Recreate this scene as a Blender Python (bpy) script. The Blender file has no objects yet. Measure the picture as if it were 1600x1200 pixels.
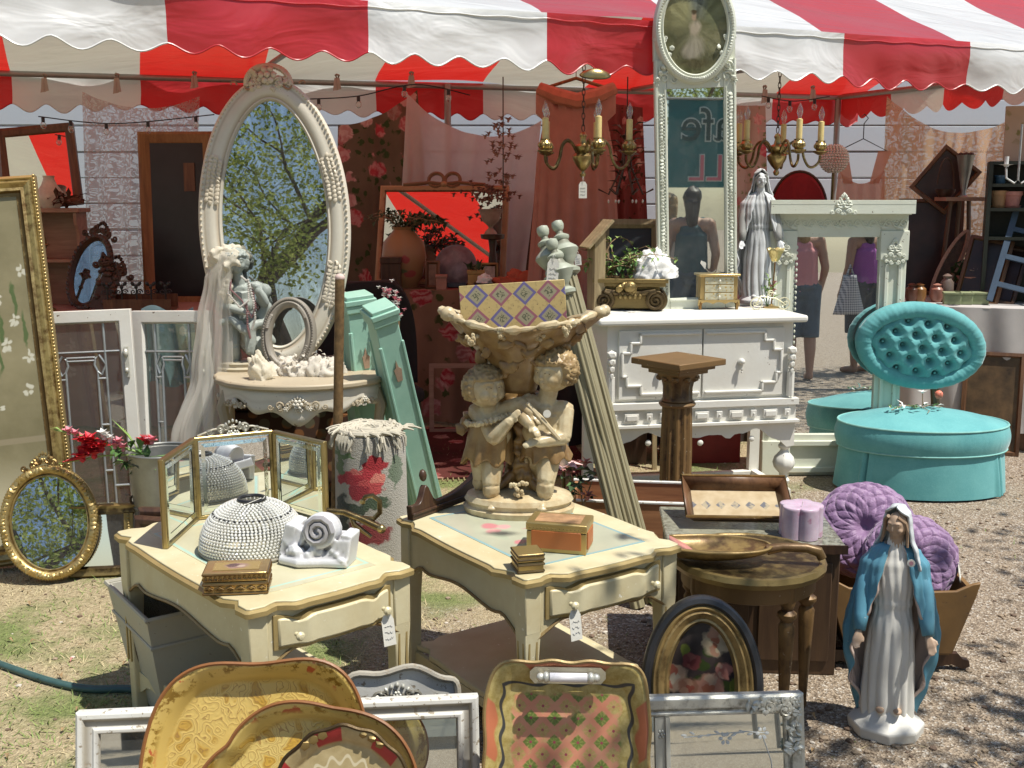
import bpy, bmesh, math, random
from mathutils import Vector, Matrix, noise, Euler
R=random.Random(7)
PI=math.pi; rad=math.radians; sin=math.sin; cos=math.cos
sc=bpy.context.scene
COL=sc.collection
# ---------------------------------------------------------------- camera
EYE=1.55; FPX=1716.0; PITCH=math.atan(295/1716.0)
cd=bpy.data.cameras.new('camera'); cam=bpy.data.objects.new('camera',cd); COL.objects.link(cam)
cam.location=(0,0,EYE); cam.rotation_euler=(PI/2-PITCH,0,0)
cd.sensor_width=36; cd.lens=36*FPX/1600; cd.clip_start=.05; cd.clip_end=400
sc.camera=cam
# ---------------------------------------------------------------- sky, sun, exposure
SUN=Vector((-.36,.20,-.91)).normalized()          # the way the light travels
w=bpy.data.worlds.new('World'); sc.world=w; w.use_nodes=True
wn=w.node_tree; bg=wn.nodes['Background']
sky=wn.nodes.new('ShaderNodeTexSky'); sky.sky_type='NISHITA'; sky.sun_disc=False
sky.sun_elevation=math.asin(-SUN.z); sky.sun_rotation=math.atan2(-SUN.x,-SUN.y)
sky.air_density=1.1; sky.dust_density=.7
wn.links.new(sky.outputs[0],bg.inputs[0]); bg.inputs[1].default_value=.10
sl=bpy.data.lights.new('sun','SUN'); sl.energy=5.0; sl.angle=rad(.53); sl.color=(1,.955,.87)
so=bpy.data.objects.new('sun',sl); COL.objects.link(so); so.rotation_euler=SUN.to_track_quat('-Z','Y').to_euler()
sc.view_settings.view_transform='Standard'; sc.view_settings.look='None'
sc.view_settings.exposure=.25; sc.view_settings.gamma=1; sc.view_settings.use_curve_mapping=False
sc.render.engine='CYCLES'
cy=sc.cycles; cy.use_denoising=True; cy.max_bounces=9; cy.diffuse_bounces=3; cy.glossy_bounces=4
cy.transparent_max_bounces=14; cy.transmission_bounces=5; cy.caustics_reflective=False; cy.caustics_refractive=False
cy.sample_clamp_indirect=6; cy.blur_glossy=.3
# ---------------------------------------------------------------- where a sight line of the photograph meets a height or a depth
def ray(px,py):
    v=-(py-600)/FPX
    return ((px-800)/FPX, cos(PITCH)+v*sin(PITCH), -sin(PITCH)+v*cos(PITCH))
def onz(px,py,z=0.0):
    d=ray(px,py); t=(z-EYE)/d[2]; return Vector((d[0]*t,d[1]*t,z))
def ony(px,py,y):
    d=ray(px,py); t=y/d[1]; return Vector((d[0]*t,y,EYE+d[2]*t))
def mpp(y,z=.5): return (y*cos(PITCH)+(EYE-z)*sin(PITCH))/FPX     # metres per photograph pixel there
# ---------------------------------------------------------------- mesh building
ICO={}
def ico(n):
    if n not in ICO:
        b=bmesh.new(); bmesh.ops.create_icosphere(b,subdivisions=n,radius=1)
        ICO[n]=([v.co.copy() for v in b.verts],[[v.index for v in f.verts] for f in b.faces]); b.free()
    return ICO[n]
MANY=set('carving beading leaf petal grapes relief studs spoke dress_frill rim_scrolls etched_flowers crystal_drop drops fringe bow flowers button leaves gilt_line lead_came drapery lace tulle_fold back_finial wire string handwriting'.split())
class MB:
    def __init__(s): s.v=[]; s.f=[]; s.mi=[]; s.cur=0; s.M=Matrix.Identity(4); s.st=[]
    def push(s,M): s.st.append(s.M); s.M=s.M@M; return s
    def pop(s): s.M=s.st.pop()
    def add(s,vs,fs):
        b=len(s.v); M=s.M
        s.v.extend([M@Vector(p) for p in vs]); s.f.extend([[i+b for i in f] for f in fs]); s.mi.extend([s.cur]*len(fs)); return s
    def box(s,c,d,rot=None,taper=1.0):
        x,y,z=d[0]/2,d[1]/2,d[2]/2; t=taper
        vs=[(-x,-y,-z),(x,-y,-z),(x,y,-z),(-x,y,-z),(-x*t,-y*t,z),(x*t,-y*t,z),(x*t,y*t,z),(-x*t,y*t,z)]
        m=Matrix.Translation(c)
        if rot: m=m@Euler(rot).to_matrix().to_4x4()
        return s.add([m@Vector(p) for p in vs],[(0,3,2,1),(4,5,6,7),(0,1,5,4),(1,2,6,5),(2,3,7,6),(3,0,4,7)])
    def bx(s,x0,x1,y0,y1,z0,z1): return s.box(((x0+x1)/2,(y0+y1)/2,(z0+z1)/2),(x1-x0,y1-y0,z1-z0))
    def ell(s,c,r,n=1,rot=None,jit=0):
        if not hasattr(r,'__len__'): r=(r,r,r)
        vs,fs=ico(n); m=Matrix.Translation(c)
        if rot: m=m@Euler(rot).to_matrix().to_4x4()
        o=[]
        for p in vs:
            k=1+(jit*noise.noise(Vector(c)*9+p*2.2) if jit else 0)
            o.append(m@Vector((p.x*r[0]*k,p.y*r[1]*k,p.z*r[2]*k)))
        return s.add(o,fs)
    def lathe(s,prof,n=20,c=(0,0,0),sx=1,sy=1,flute=0,fn=0,fz=None):
        vs=[];fs=[]
        for r,z in prof:
            for i in range(n):
                a=2*PI*i/n; k=1
                if flute and (fz is None or fz[0]<=z<=fz[1]): k=1-flute*(.5+.5*cos(a*fn))
                vs.append((c[0]+r*k*cos(a)*sx,c[1]+r*k*sin(a)*sy,c[2]+z))
        for j in range(len(prof)-1):
            for i in range(n):
                k=(i+1)%n; fs.append((j*n+i,j*n+k,(j+1)*n+k,(j+1)*n+i))
        if prof[0][0]>1e-5: fs.append(tuple(reversed(range(n))))
        if prof[-1][0]>1e-5: fs.append(tuple(range((len(prof)-1)*n,len(prof)*n)))
        return s.add(vs,fs)
    def tube(s,pts,r,n=8,cap=True,closed=False):
        pts=[Vector(p) for p in pts]; N=len(pts); vs=[];fs=[]
        up=None
        for i,p in enumerate(pts):
            a=pts[(i-1)%N] if (closed or i>0) else p; b=pts[(i+1)%N] if (closed or i<N-1) else p
            t=(b-a)
            if t.length<1e-9: t=Vector((0,0,1))
            t.normalize()
            if up is None:
                up=Vector((0,0,1)) if abs(t.z)<.9 else Vector((1,0,0))
            x=t.cross(up)
            if x.length<1e-6: x=t.orthogonal()
            x.normalize(); y=x.cross(t).normalized(); up=y
            rr=r[i] if hasattr(r,'__len__') else r
            for k in range(n):
                g=2*PI*k/n; vs.append(p+x*(rr*cos(g))+y*(rr*sin(g)))
        M=N if closed else N-1
        for i in range(M):
            j=(i+1)%N
            for k in range(n):
                l=(k+1)%n; fs.append((i*n+k,i*n+l,j*n+l,j*n+k))
        if cap and not closed:
            fs.append(tuple(reversed(range(n)))); fs.append(tuple(range((N-1)*n,N*n)))
        return s.add(vs,fs)
    def cap(s,a,ra,b,rb,n=10):
        s.tube([a,b],[ra,rb],n); s.ell(a,ra,1); s.ell(b,rb,1); return s
    def surf(s,f,nu,nv,cu=False,cv=False):
        vs=[f(u/(nu if cu else nu-1),v/(nv if cv else nv-1)) for v in range(nv) for u in range(nu)]; fs=[]
        for v in range(nv if cv else nv-1):
            for u in range(nu if cu else nu-1):
                a=(u+1)%nu; b=(v+1)%nv
                fs.append((v*nu+u,v*nu+a,b*nu+a,b*nu+u))
        return s.add(vs,fs)
    def prism(s,out,y0,y1,plane='xz'):
        n=len(out); mk=(lambda a,b,d:(a,d,b)) if plane=='xz' else ((lambda a,b,d:(a,b,d)) if plane=='xy' else (lambda a,b,d:(d,a,b)))
        vs=[mk(a,b,y0) for a,b in out]+[mk(a,b,y1) for a,b in out]
        fs=[tuple(range(n)),tuple(reversed(range(n,2*n)))]+[(i,i+n,(i+1)%n+n,(i+1)%n) for i in range(n)]
        return s.add(vs,fs)
    def sweep(s,path,prof,closed=True):
        """path: list of (point x,z ; inward unit x,z); prof: (inset, depth y)"""
        n=len(prof);N=len(path);vs=[];fs=[]
        for (px,pz),(ix,iz) in path:
            for a,d in prof: vs.append((px+ix*a,d,pz+iz*a))
        for i in range(N if closed else N-1):
            j=(i+1)%N
            for k in range(n-1): fs.append((i*n+k,i*n+k+1,j*n+k+1,j*n+k))
        return s.add(vs,fs)
    def leaf(s,p,d,l,wd,up=Vector((0,0,1)),bend=.25):
        p=Vector(p); d=Vector(d).normalized(); x=d.cross(up)
        if x.length<1e-5: x=d.orthogonal()
        x.normalize(); u=x.cross(d)
        m=p+d*l*.5+u*l*bend*.5
        e=p+d*l-u*l*bend*.3
        return s.add([p,m-x*wd/2-u*wd*-.15,e,m+x*wd/2+u*wd*.15,m-u*wd*.08],[(0,1,4),(1,2,4),(2,3,4),(3,0,4)])
    def build(s,name,mat,parent=None,smooth=True,ang=40,bevel=0,seg=2,remesh=0,soft=0,sub=0,kind=None,solid=0):
        me=bpy.data.meshes.new(name); me.from_pydata([tuple(p) for p in s.v],[],s.f); me.update()
        for m in (mat if isinstance(mat,(list,tuple)) else [mat]): me.materials.append(m)
        if s.cur or any(s.mi): me.polygons.foreach_set('material_index',s.mi)
        if smooth:
            me.polygons.foreach_set('use_smooth',[True]*len(me.polygons))
            if ang<180 and not remesh: me.set_sharp_from_angle(angle=rad(ang))
        o=bpy.data.objects.new(name,me); COL.objects.link(o)
        if parent: o.parent=parent
        if solid:
            m=o.modifiers.new('solid','SOLIDIFY'); m.thickness=solid; m.offset=0
        if remesh:
            m=o.modifiers.new('remesh','REMESH'); m.mode='VOXEL'; m.voxel_size=remesh; m.use_smooth_shade=True
            if soft: q=o.modifiers.new('soft','SMOOTH'); q.iterations=soft; q.factor=.5
        if sub: q=o.modifiers.new('sub','SUBSURF'); q.levels=sub; q.render_levels=sub
        if bevel:
            q=o.modifiers.new('bevel','BEVEL'); q.width=bevel; q.segments=seg; q.limit_method='ANGLE'; q.angle_limit=rad(35)
        if kind or (parent and name in MANY): o['kind']=kind or 'stuff'
        return o
def T(x,y,z): return Matrix.Translation((x,y,z))
def RX(a): return Matrix.Rotation(rad(a),4,'X')
def RY(a): return Matrix.Rotation(rad(a),4,'Y')
def RZ(a): return Matrix.Rotation(rad(a),4,'Z')
def S3(x,y,z): return Matrix.Diagonal((x,y,z,1))
def tag(o,label,cat,group=None):
    o['label']=label; o['category']=cat
    if group: o['group']=group
    return o
def thing(name,label,cat,loc=(0,0,0),rz=0,tilt=0,roll=0,group=None,size=.1):
    o=bpy.data.objects.new(name,None); COL.objects.link(o); o.empty_display_size=size
    o.matrix_world=Matrix.Translation(loc)@RZ(rz)@RX(-tilt)@RY(roll)
    return tag(o,label,cat,group)
def dup(root,M,label=None):
    r=root.copy(); COL.objects.link(r); r.matrix_world=M
    if label: r['label']=label
    for ch in list(root.children):
        c=ch.copy(); COL.objects.link(c); c.parent=r
        for g in ch.children:
            d=g.copy(); COL.objects.link(d); d.parent=c
    return r
# path helpers for frames, origin at the bottom centre, x to the side, z up, front is -y
def rect_path(wd,h):
    x=wd/2; q=1
    return [((-x,0),(1,1)),((-x,h),(1,-1)),((x,h),(-1,-1)),((x,0),(-1,1))]
def oval_path(a,b,n=72,cz=None):
    cz=b if cz is None else cz; o=[]
    for i in range(n):
        t=-2*PI*i/n; x=a*cos(t); z=b*sin(t); nx=cos(t)/a; nz=sin(t)/b; l=math.hypot(nx,nz)
        o.append(((x,cz+z),(-nx/l,-nz/l)))
    return o
def blob_line(mb,pts,r,y=0,jit=.3,n=0,flat=.6):
    for (x,z) in pts:
        k=r*(1+R.uniform(-jit,jit)); mb.ell((x,y,z),(k,k*flat,k),n)
def spiral(cx,cz,r,turns,a0=0,dirn=1,n=22,shrink=.15):
    o=[]
    for i in range(n+1):
        t=i/n; rr=r*(1-(1-shrink)*t); a=a0+dirn*turns*2*PI*t
        o.append((cx+rr*cos(a),cz+rr*sin(a)))
    return o
def scroll(mb,cx,cz,r,a0=0,dirn=1,y=0,th=.004,turns=1.4):
    p=spiral(cx,cz,r,turns,a0,dirn); N=len(p)
    mb.tube([(x,y-th*.5*(i/N),z) for i,(x,z) in enumerate(p)],[th*(1-.45*i/N) for i in range(N)],6)
def rosette(mb,cx,cz,r,y=0,n=6):
    mb.ell((cx,y-r*.25,cz),(r*.35,r*.35,r*.35),1)
    for i in range(n):
        a=2*PI*i/n; mb.ell((cx+r*.62*cos(a),y-r*.08,cz+r*.62*sin(a)),(r*.36,r*.26,r*.36),1)
def spray(mb,cx,cz,s,y=0,fl=1,th=.005,up=1):
    """carved leaf-and-scroll spray about s wide growing from (cx,cz) to +x*fl, +z*up"""
    scroll(mb,cx+fl*s*.28,cz+up*s*.16,s*.17,PI if fl>0 else 0,-fl*up,y,th)
    scroll(mb,cx+fl*s*.66,cz+up*s*.1,s*.13,PI if fl>0 else 0,fl*up,y,th*.8)
    for k in range(5):
        a=(.15+.33*k); l=s*(.34-.04*k)
        mb.ell((cx+fl*(l*cos(a)*.9+.06*s*k),y,cz+up*l*sin(a)*.9),(s*.07,th*1.2,s*.035),1,(0,-a*fl*up,0))
    rosette(mb,cx,cz,s*.13,y)
def crest(mb,cx,cz,wd,h,y=0,th=.006):
    for fl in (-1,1):
        spray(mb,cx+fl*wd*.05,cz,wd*.5,y,fl,th)
        scroll(mb,cx+fl*wd*.12,cz+h*.5,h*.24,0 if fl<0 else PI,fl,y,th)
        for k in range(4): mb.ell((cx+fl*wd*(.06+.05*k),y,cz+h*(.82-.13*k)),(h*.09,th*1.3,h*.13),1,(0,fl*.5*k,0))
    rosette(mb,cx,cz+h*.45,h*.2,y); mb.ell((cx,y,cz+h*.9),(h*.1,th*1.5,h*.14),1)
# ---------------------------------------------------------------- materials
class G:
    def __init__(s,name):
        s.m=bpy.data.materials.new(name); s.m.use_nodes=True; s.t=s.m.node_tree; s.t.nodes.clear(); s._tc=None
    def n(s,ty,ins=None,**kw):
        nd=s.t.nodes.new(ty)
        for k,v in kw.items(): setattr(nd,k,v)
        if ins:
            for k,v in ins.items():
                if isinstance(v,bpy.types.NodeSocket): s.t.links.new(v,nd.inputs[k])
                elif v is not None:
                    sk=nd.inputs[k]
                    if sk.type=='RGBA' and len(v)==3: v=(*v,1)
                    sk.default_value=v
        return nd
    def obj(s):
        if s._tc is None: s._tc=s.n('ShaderNodeTexCoord')
        return s._tc.outputs['Object']
    def sep(s,v=None):
        nd=s.n('ShaderNodeSeparateXYZ',{0:v or s.obj()}); return nd.outputs
    def comb(s,x=0.,y=0.,z=0.): return s.n('ShaderNodeCombineXYZ',{0:x,1:y,2:z}).outputs[0]
    def xy(s,plane='xz'):
        o=s.sep(); d=dict(x=0,y=1,z=2); return s.comb(o[d[plane[0]]],o[d[plane[1]]],0.)
    def scale(s,v,k):
        nd=s.n('ShaderNodeVectorMath',{0:v},operation='MULTIPLY'); nd.inputs[1].default_value=k if hasattr(k,'__len__') else (k,k,k); return nd.outputs[0]
    def noise(s,sc=10.,det=4.,rough=.55,v=None,dist=0.,out=0):
        return s.n('ShaderNodeTexNoise',{'Vector':v or s.obj(),'Scale':float(sc),'Detail':float(det),'Roughness':rough,'Distortion':dist}).outputs[out]
    def vor(s,sc=10.,v=None,feat='F1',out=0,rnd=1.):
        return s.n('ShaderNodeTexVoronoi',{'Vector':v or s.obj(),'Scale':float(sc),'Randomness':rnd},feature=feat).outputs[out]
    def math(s,op,a,b=0.,c=None,clamp=False):
        nd=s.n('ShaderNodeMath',{0:a,1:b},operation=op); nd.use_clamp=clamp
        if c is not None:
            if isinstance(c,bpy.types.NodeSocket): s.t.links.new(c,nd.inputs[2])
            else: nd.inputs[2].default_value=c
        return nd.outputs[0]
    def step(s,v,a,b):   # 0 below a, 1 above b (a>b inverts)
        if a<b: lo,hi,t0,t1=a,b,0.,1.
        else: lo,hi,t0,t1=b,a,1.,0.
        return s.n('ShaderNodeMapRange',{'Value':v,'From Min':lo,'From Max':hi,'To Min':t0,'To Max':t1}).outputs[0]
    def mix(s,f,a,b,bl='MIX'):
        nd=s.n('ShaderNodeMix',data_type='RGBA',blend_type=bl); nd.clamp_factor=True
        for k,v in ((0,f),(6,a),(7,b)):
            if isinstance(v,bpy.types.NodeSocket): s.t.links.new(v,nd.inputs[k])
            else: nd.inputs[k].default_value=v if k==0 else (*v[:3],1)
        return nd.outputs[2]
    def ramp(s,f,st,const=False):
        nd=s.n('ShaderNodeValToRGB',{0:f}); e=nd.color_ramp.elements
        if const: nd.color_ramp.interpolation='CONSTANT'
        while len(e)<len(st): e.new(.5)
        for q,(p,c) in zip(e,st): q.position=p; q.color=(*c[:3],1)
        return nd.outputs[0]
    def bump(s,h,st=.3,d=.01,nrm=None): return s.n('ShaderNodeBump',{'Height':h,'Strength':st,'Distance':d,'Normal':nrm}).outputs[0]
    def point(s): return s.n('ShaderNodeNewGeometry').outputs['Pointiness']
    def spots(s,base,lst,plane='xz',warp=.02,wsc=14.,soft=.25):
        p=s.xy(plane)
        if warp:
            nz=s.n('ShaderNodeTexNoise',{'Vector':p,'Scale':wsc,'Detail':3.}).outputs['Color']
            q=s.n('ShaderNodeVectorMath',{0:nz},operation='SUBTRACT'); q.inputs[1].default_value=(.5,.5,.5)
            q2=s.scale(q.outputs[0],(warp*2,warp*2,0)); p=s.n('ShaderNodeVectorMath',{0:p,1:q2},operation='ADD').outputs[0]
        c=base
        for (x,y,rx,ry,col) in lst:
            a=s.n('ShaderNodeVectorMath',{0:p},operation='SUBTRACT'); a.inputs[1].default_value=(x,y,0)
            b=s.scale(a.outputs[0],(1/rx,1/ry,0)); l=s.n('ShaderNodeVectorMath',{0:b},operation='LENGTH').outputs['Value']
            c=s.mix(s.step(l,1.,1.-soft),c,col)
        return c
    def bsdf(s,col,rough=.5,metal=0.,nrm=None,**kw):
        ins={'Base Color':col,'Roughness':rough,'Metallic':metal,'Normal':nrm}
        for k,v in kw.items(): ins[k.replace('_',' ')]=v
        return s.n('ShaderNodeBsdfPrincipled',ins).outputs[0]
    def mixs(s,f,a,b): return s.n('ShaderNodeMixShader',{0:f,1:a,2:b}).outputs[0]
    def transp(s,c=(1,1,1)): return s.n('ShaderNodeBsdfTransparent',{0:c}).outputs[0]
    def transl(s,c,nrm=None): return s.n('ShaderNodeBsdfTranslucent',{0:c,'Normal':nrm}).outputs[0]
    def diff(s,c,nrm=None): return s.n('ShaderNodeBsdfDiffuse',{0:c,'Normal':nrm}).outputs[0]
    def out(s,sh): s.n('ShaderNodeOutputMaterial',{0:sh}); return s.m
def mul(c,k): return tuple(x*k for x in c)
def paint(name,col,chipcol=(.16,.10,.06),chip=.72,rough=.5,dirt=(.45,.36,.22),dirtk=.35,sc=1.,recess_col=None,recess_lim=(.515,.465)):
    g=G(name); n1=g.noise(5*sc,6,.6); n2=g.noise(38*sc,5,.65)
    c=g.mix(g.math('MULTIPLY',g.step(n1,.35,.75),dirtk),col,mul(dirt,1.0) if dirt else col)
    c=g.mix(g.math('MULTIPLY',g.step(g.noise(90*sc,3),.4,.8),.12),c,mul(col,.8))
    if recess_col: c=g.mix(g.step(g.point(),*recess_lim),c,recess_col)  # blends a second colour into concave parts by mesh pointiness
    wear=n2
    c=g.mix(g.step(wear,chip,chip+.03),c,chipcol)
    h=g.math('ADD',g.math('MULTIPLY',g.noise(60*sc,4),.6),g.step(wear,chip+.03,chip))
    return g.out(g.bsdf(c,g.step(n1,.2,.9) if rough is None else rough,0.,g.bump(h,.25,.003)))
def plain(name,col,rough=.6,metal=0.,var=.18,sc=20.,bump=.15,bd=.003,**kw):
    g=G(name); n=g.noise(sc,5,.6); c=g.mix(g.step(n,.3,.75),mul(col,1-var),mul(col,1+var*.7))
    return g.out(g.bsdf(c,rough,metal,g.bump(g.noise(sc*4,4),bump,bd) if bump else None,**kw))
def gold(name,col=(.62,.42,.13),dark=(.13,.075,.03),amt=.5,rough=.38,metal=.75,sc=30.,white=0):
    g=G(name); n=g.noise(sc,6,.65); k=g.math('ADD',n,g.math('MULTIPLY',g.math('SUBTRACT',g.point(),.5),3.))
    c=g.mix(g.step(k,amt-.12,amt+.1),dark,col)
    c=g.mix(g.math('MULTIPLY',g.step(g.noise(sc*.22,3),.4,.7),.45),c,mul(col,.62))
    if white: c=g.mix(g.step(g.noise(sc*1.7,5,.7),.66,.70),c,(.7,.64,.5))
    return g.out(g.bsdf(c,rough,metal,g.bump(n,.3,.004)))
def wood(name,col,dark,rough=.45,sc=8.,axis=2):
    g=G(name); k=[30.,30.,30.]; k[axis]=3.; v=g.scale(g.obj(),tuple(x*sc/8 for x in k))
    n=g.noise(1.,6,.65,v=v,dist=.6); c=g.mix(g.step(n,.32,.7),dark,col)
    c=g.mix(g.math('MULTIPLY',g.step(g.noise(4,4),.45,.75),.4),c,mul(dark,1.2))
    return g.out(g.bsdf(c,rough,0.,g.bump(n,.2,.003)))
def mirror_mat(name,col=(.86,.89,.88),rough=.008,spk=.0):
    g=G(name); m=g.bsdf(col,rough,1.)
    if spk:
        d=g.bsdf((.16,.17,.16),.5,0.); m=g.mixs(g.math('MULTIPLY',g.step(g.noise(7,6,.7),.48,.8),spk),m,d)
    d2=g.diff((.6,.62,.62)); m=g.mixs(.05,m,d2)
    return g.out(m)
def glass_mat(name,tint=(.86,.93,.91),refl=.16,film=.06):
    g=G(name); fr=g.n('ShaderNodeLayerWeight',{'Blend':.25}).outputs['Fresnel']
    gl=g.n('ShaderNodeBsdfGlossy',{0:(.9,.95,.95),'Roughness':.01}).outputs[0]
    a=g.mixs(g.math('ADD',g.math('MULTIPLY',fr,.7),refl,clamp=True),g.transp(tint),gl)
    return g.out(g.mixs(film,a,g.diff((.62,.66,.65))))
def cloth(name,col,trans=.35,alpha=1.,sc=200.,var=.12,rough=.8):
    g=G(name); n=g.noise(12,4); c=g.mix(n,mul(col,1-var),mul(col,1+var)); b=g.bump(g.noise(sc,2),.25,.002)
    s=g.mixs(trans,g.diff(c,b),g.transl(c,b))
    if alpha<1: s=g.mixs(alpha,g.transp(),s)
    return g.out(s)
def floral(name,ground,roses,leaf=(.07,.12,.04),sc=7.,trans=.25,thr=.36,plane=None,cover=.62):
    g=G(name); v=g.obj() if not plane else g.xy(plane)
    wv=g.n('ShaderNodeVectorMath',{0:v,1:g.scale(g.noise(sc*3.,3,out=1,v=v),.5/sc)},operation='ADD').outputs[0]
    c=g.mix(g.step(g.noise(3,4,v=v),.35,.7),ground,mul(ground,.72))
    l1=g.vor(sc*2.1,wv); c=g.mix(g.math('MULTIPLY',g.step(l1,.34,.26),g.step(g.noise(sc*.6,2,v=v),.44,.52)),c,leaf)
    d=g.vor(sc,wv); cell=g.vor(sc,wv,out=1); cs=g.sep(cell)
    rc=g.mix(g.step(cs[0],.45,.55),roses[0],roses[1])
    if len(roses)>2: rc=g.mix(g.step(cs[1],.6,.7),rc,roses[2])
    pet=g.n('ShaderNodeTexWave',{'Vector':wv,'Scale':sc*1.4,'Distortion':6.,'Detail':2.},wave_type='RINGS').outputs['Fac']
    rc=g.mix(g.math('MULTIPLY',pet,.55),rc,g.mix(.5,rc,(.95,.75,.65)))
    c=g.mix(g.math('MULTIPLY',g.step(d,thr,thr-.07),g.step(cs[2],1-cover,1-cover+.02)),c,rc)
    b=g.bump(g.noise(150,2),.2,.002)
    return g.out(g.mixs(trans,g.diff(c,b),g.transl(c,b)))
def lace(name,col,sc=9.,base=.35,trans=.4,dens=.9):
    g=G(name); v=g.xy('xz')
    wv=g.n('ShaderNodeVectorMath',{0:v,1:g.scale(g.noise(sc*.9,2,out=1,v=v),.22)},operation='ADD').outputs[0]
    d=g.vor(sc,wv); e=g.vor(sc*1.6,wv,'DISTANCE_TO_EDGE')
    rings=g.math('SINE',g.math('MULTIPLY',d,26.)); pat=g.math('MAXIMUM',g.step(rings,.3,.6),g.step(e,.09,.05))
    a=g.math('ADD',g.math('MULTIPLY',pat,dens-base),base,clamp=True)
    s=g.mixs(trans,g.diff(col),g.transl(col))
    return g.out(g.mixs(a,g.transp(),s))

M={}
CREAM=(.74,.71,.60)
M['white']=paint('white_paint',(.76,.75,.69),chip=.685,dirtk=.22)
M['mantel']=paint('greenish_white_paint',(.70,.73,.62),chip=.665,dirtk=.25)
M['oldwhite']=paint('old_white_paint',(.72,.68,.58),chip=.66,dirt=(.42,.34,.22),dirtk=.3,recess_col=(.42,.35,.24))
M['ovalframe']=paint('ivory_frame_paint',(.66,.62,.52),chip=.69,dirtk=.3,recess_col=(.36,.27,.17))
M['roughwhite']=paint('flaking_white_paint',(.72,.73,.70),chipcol=(.32,.27,.2),chip=.585,dirtk=.4,sc=1.4,recess_col=(.36,.33,.27))
M['cream']=paint('cream_lacquer',(.645,.585,.385),chipcol=(.8,.77,.66),chip=.665,rough=.38,dirt=(.46,.35,.16),dirtk=.6,sc=1.3)
M['goldtrim']=gold('gold_paint_trim',(.44,.33,.14),(.26,.17,.07),.42,.4,.35)
M['gold']=gold('old_gilding',(.50,.37,.15),(.16,.09,.03),.47)
M['goldbright']=gold('bright_gilding',(.58,.42,.18),(.22,.12,.04),.45,.3,.8)
M['golddark']=gold('worn_dark_gilding',(.27,.195,.075),(.05,.03,.013),.54,.42,.6)
M['bronzewood']=gold('worn_gilt_wood',(.20,.115,.042),(.06,.03,.014),.5,.5,.2,sc=22,white=1)
M['brass']=gold('aged_brass',(.43,.335,.15),(.13,.09,.04),.42,.3,.9)
M['silver']=gold('silver_leaf',(.66,.65,.57),(.24,.22,.17),.42,.45,.45,sc=40)
M['lead']=plain('lead_came',(.42,.45,.46),.42,.6,.2)
M['mirror']=mirror_mat('mirror_glass')
M['oldmirror']=mirror_mat('clouded_mirror_glass',(.72,.77,.73),.014,.36)
M['glass']=glass_mat('window_glass')
M['plasticglass']=glass_mat('bulb_glass',(.95,.95,.93),.12,.03)
M['darkwood']=wood('dark_carved_wood',(.09,.045,.022),(.03,.015,.01),.4)
M['brownwood']=wood('brown_wood',(.20,.10,.045),(.07,.03,.014),.45)
M['orangewood']=wood('orange_pine',(.36,.19,.07),(.18,.085,.03),.5)
M['crate']=wood('orange_crate_board',(.42,.20,.09),(.25,.11,.05),.6,axis=0)
M['cabinetwood']=wood('cabinet_brown',(.10,.055,.025),(.05,.025,.012),.55)
M['pinewood']=wood('pinkish_wood',(.45,.27,.18),(.28,.15,.1),.55,axis=0)
M['palewood']=wood('weathered_pale_wood',(.42,.33,.18),(.22,.16,.08),.7)
M['rustpole']=plain('rusty_pipe',(.20,.12,.05),.6,.3,.5,40,.4)
M['post']=paint('olive_grey_paint',(.29,.26,.155),chipcol=(.55,.5,.35),chip=.7,dirt=(.2,.17,.09),dirtk=.6,recess_col=(.12,.09,.04))
M['postgrey']=paint('grey_green_finial_paint',(.40,.43,.34),chipcol=(.2,.17,.1),chip=.68,dirt=(.25,.25,.18),dirtk=.6,recess_col=(.12,.11,.07))
M['greenpillar']=paint('mint_green_paint',(.34,.56,.45),chipcol=(.3,.2,.14),chip=.72,dirt=(.16,.36,.28),dirtk=.5)
M['metalgrey']=plain('galvanised_metal',(.36,.36,.33),.42,.7,.25,9)
M['canopypole']=plain('grey_tent_pole',(.34,.33,.31),.45,.5,.1)
M['zinc']=paint('white_washed_metal',(.40,.40,.35),chipcol=(.14,.12,.1),chip=.67,dirtk=.5)
M['paper']=plain('tag_paper',(.78,.76,.68),.8,0,.05)
M['string']=plain('white_string',(.7,.68,.6),.9)
M['black']=plain('black_paint',(.02,.02,.022),.35)
M['candle']=plain('candle_sleeve_wax',(.74,.58,.24),.5,0,.12,30)
M['leafg']=plain('leaf_green',(.09,.19,.05),.5,0,.35,30,0)
M['leafd']=plain('dark_leaf',(.05,.09,.035),.55,0,.35,30,0)
M['leafl']=plain('light_leaf',(.25,.38,.10),.5,0,.3,30,0)
M['stem']=plain('dry_stem',(.30,.20,.11),.7)
M['red']=plain('red_petal',(.62,.03,.045),.55,0,.3,60,0)
M['pink']=plain('pink_petal',(.72,.25,.30),.55,0,.25,60,0)
M['palepink']=plain('pale_pink_petal',(.80,.55,.52),.55,0,.15,60,0)
M['whitepetal']=plain('white_petal',(.80,.78,.74),.55,0,.08,60,0)
M['rosewhite']=plain('rosy_white_cloth',(.6,.45,.4),.8)
M['terracotta']=plain('pale_terracotta',(.50,.28,.14),.7)
M['pinkpot']=plain('pink_pot',(.60,.26,.22),.6)
M['lavender']=None
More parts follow.
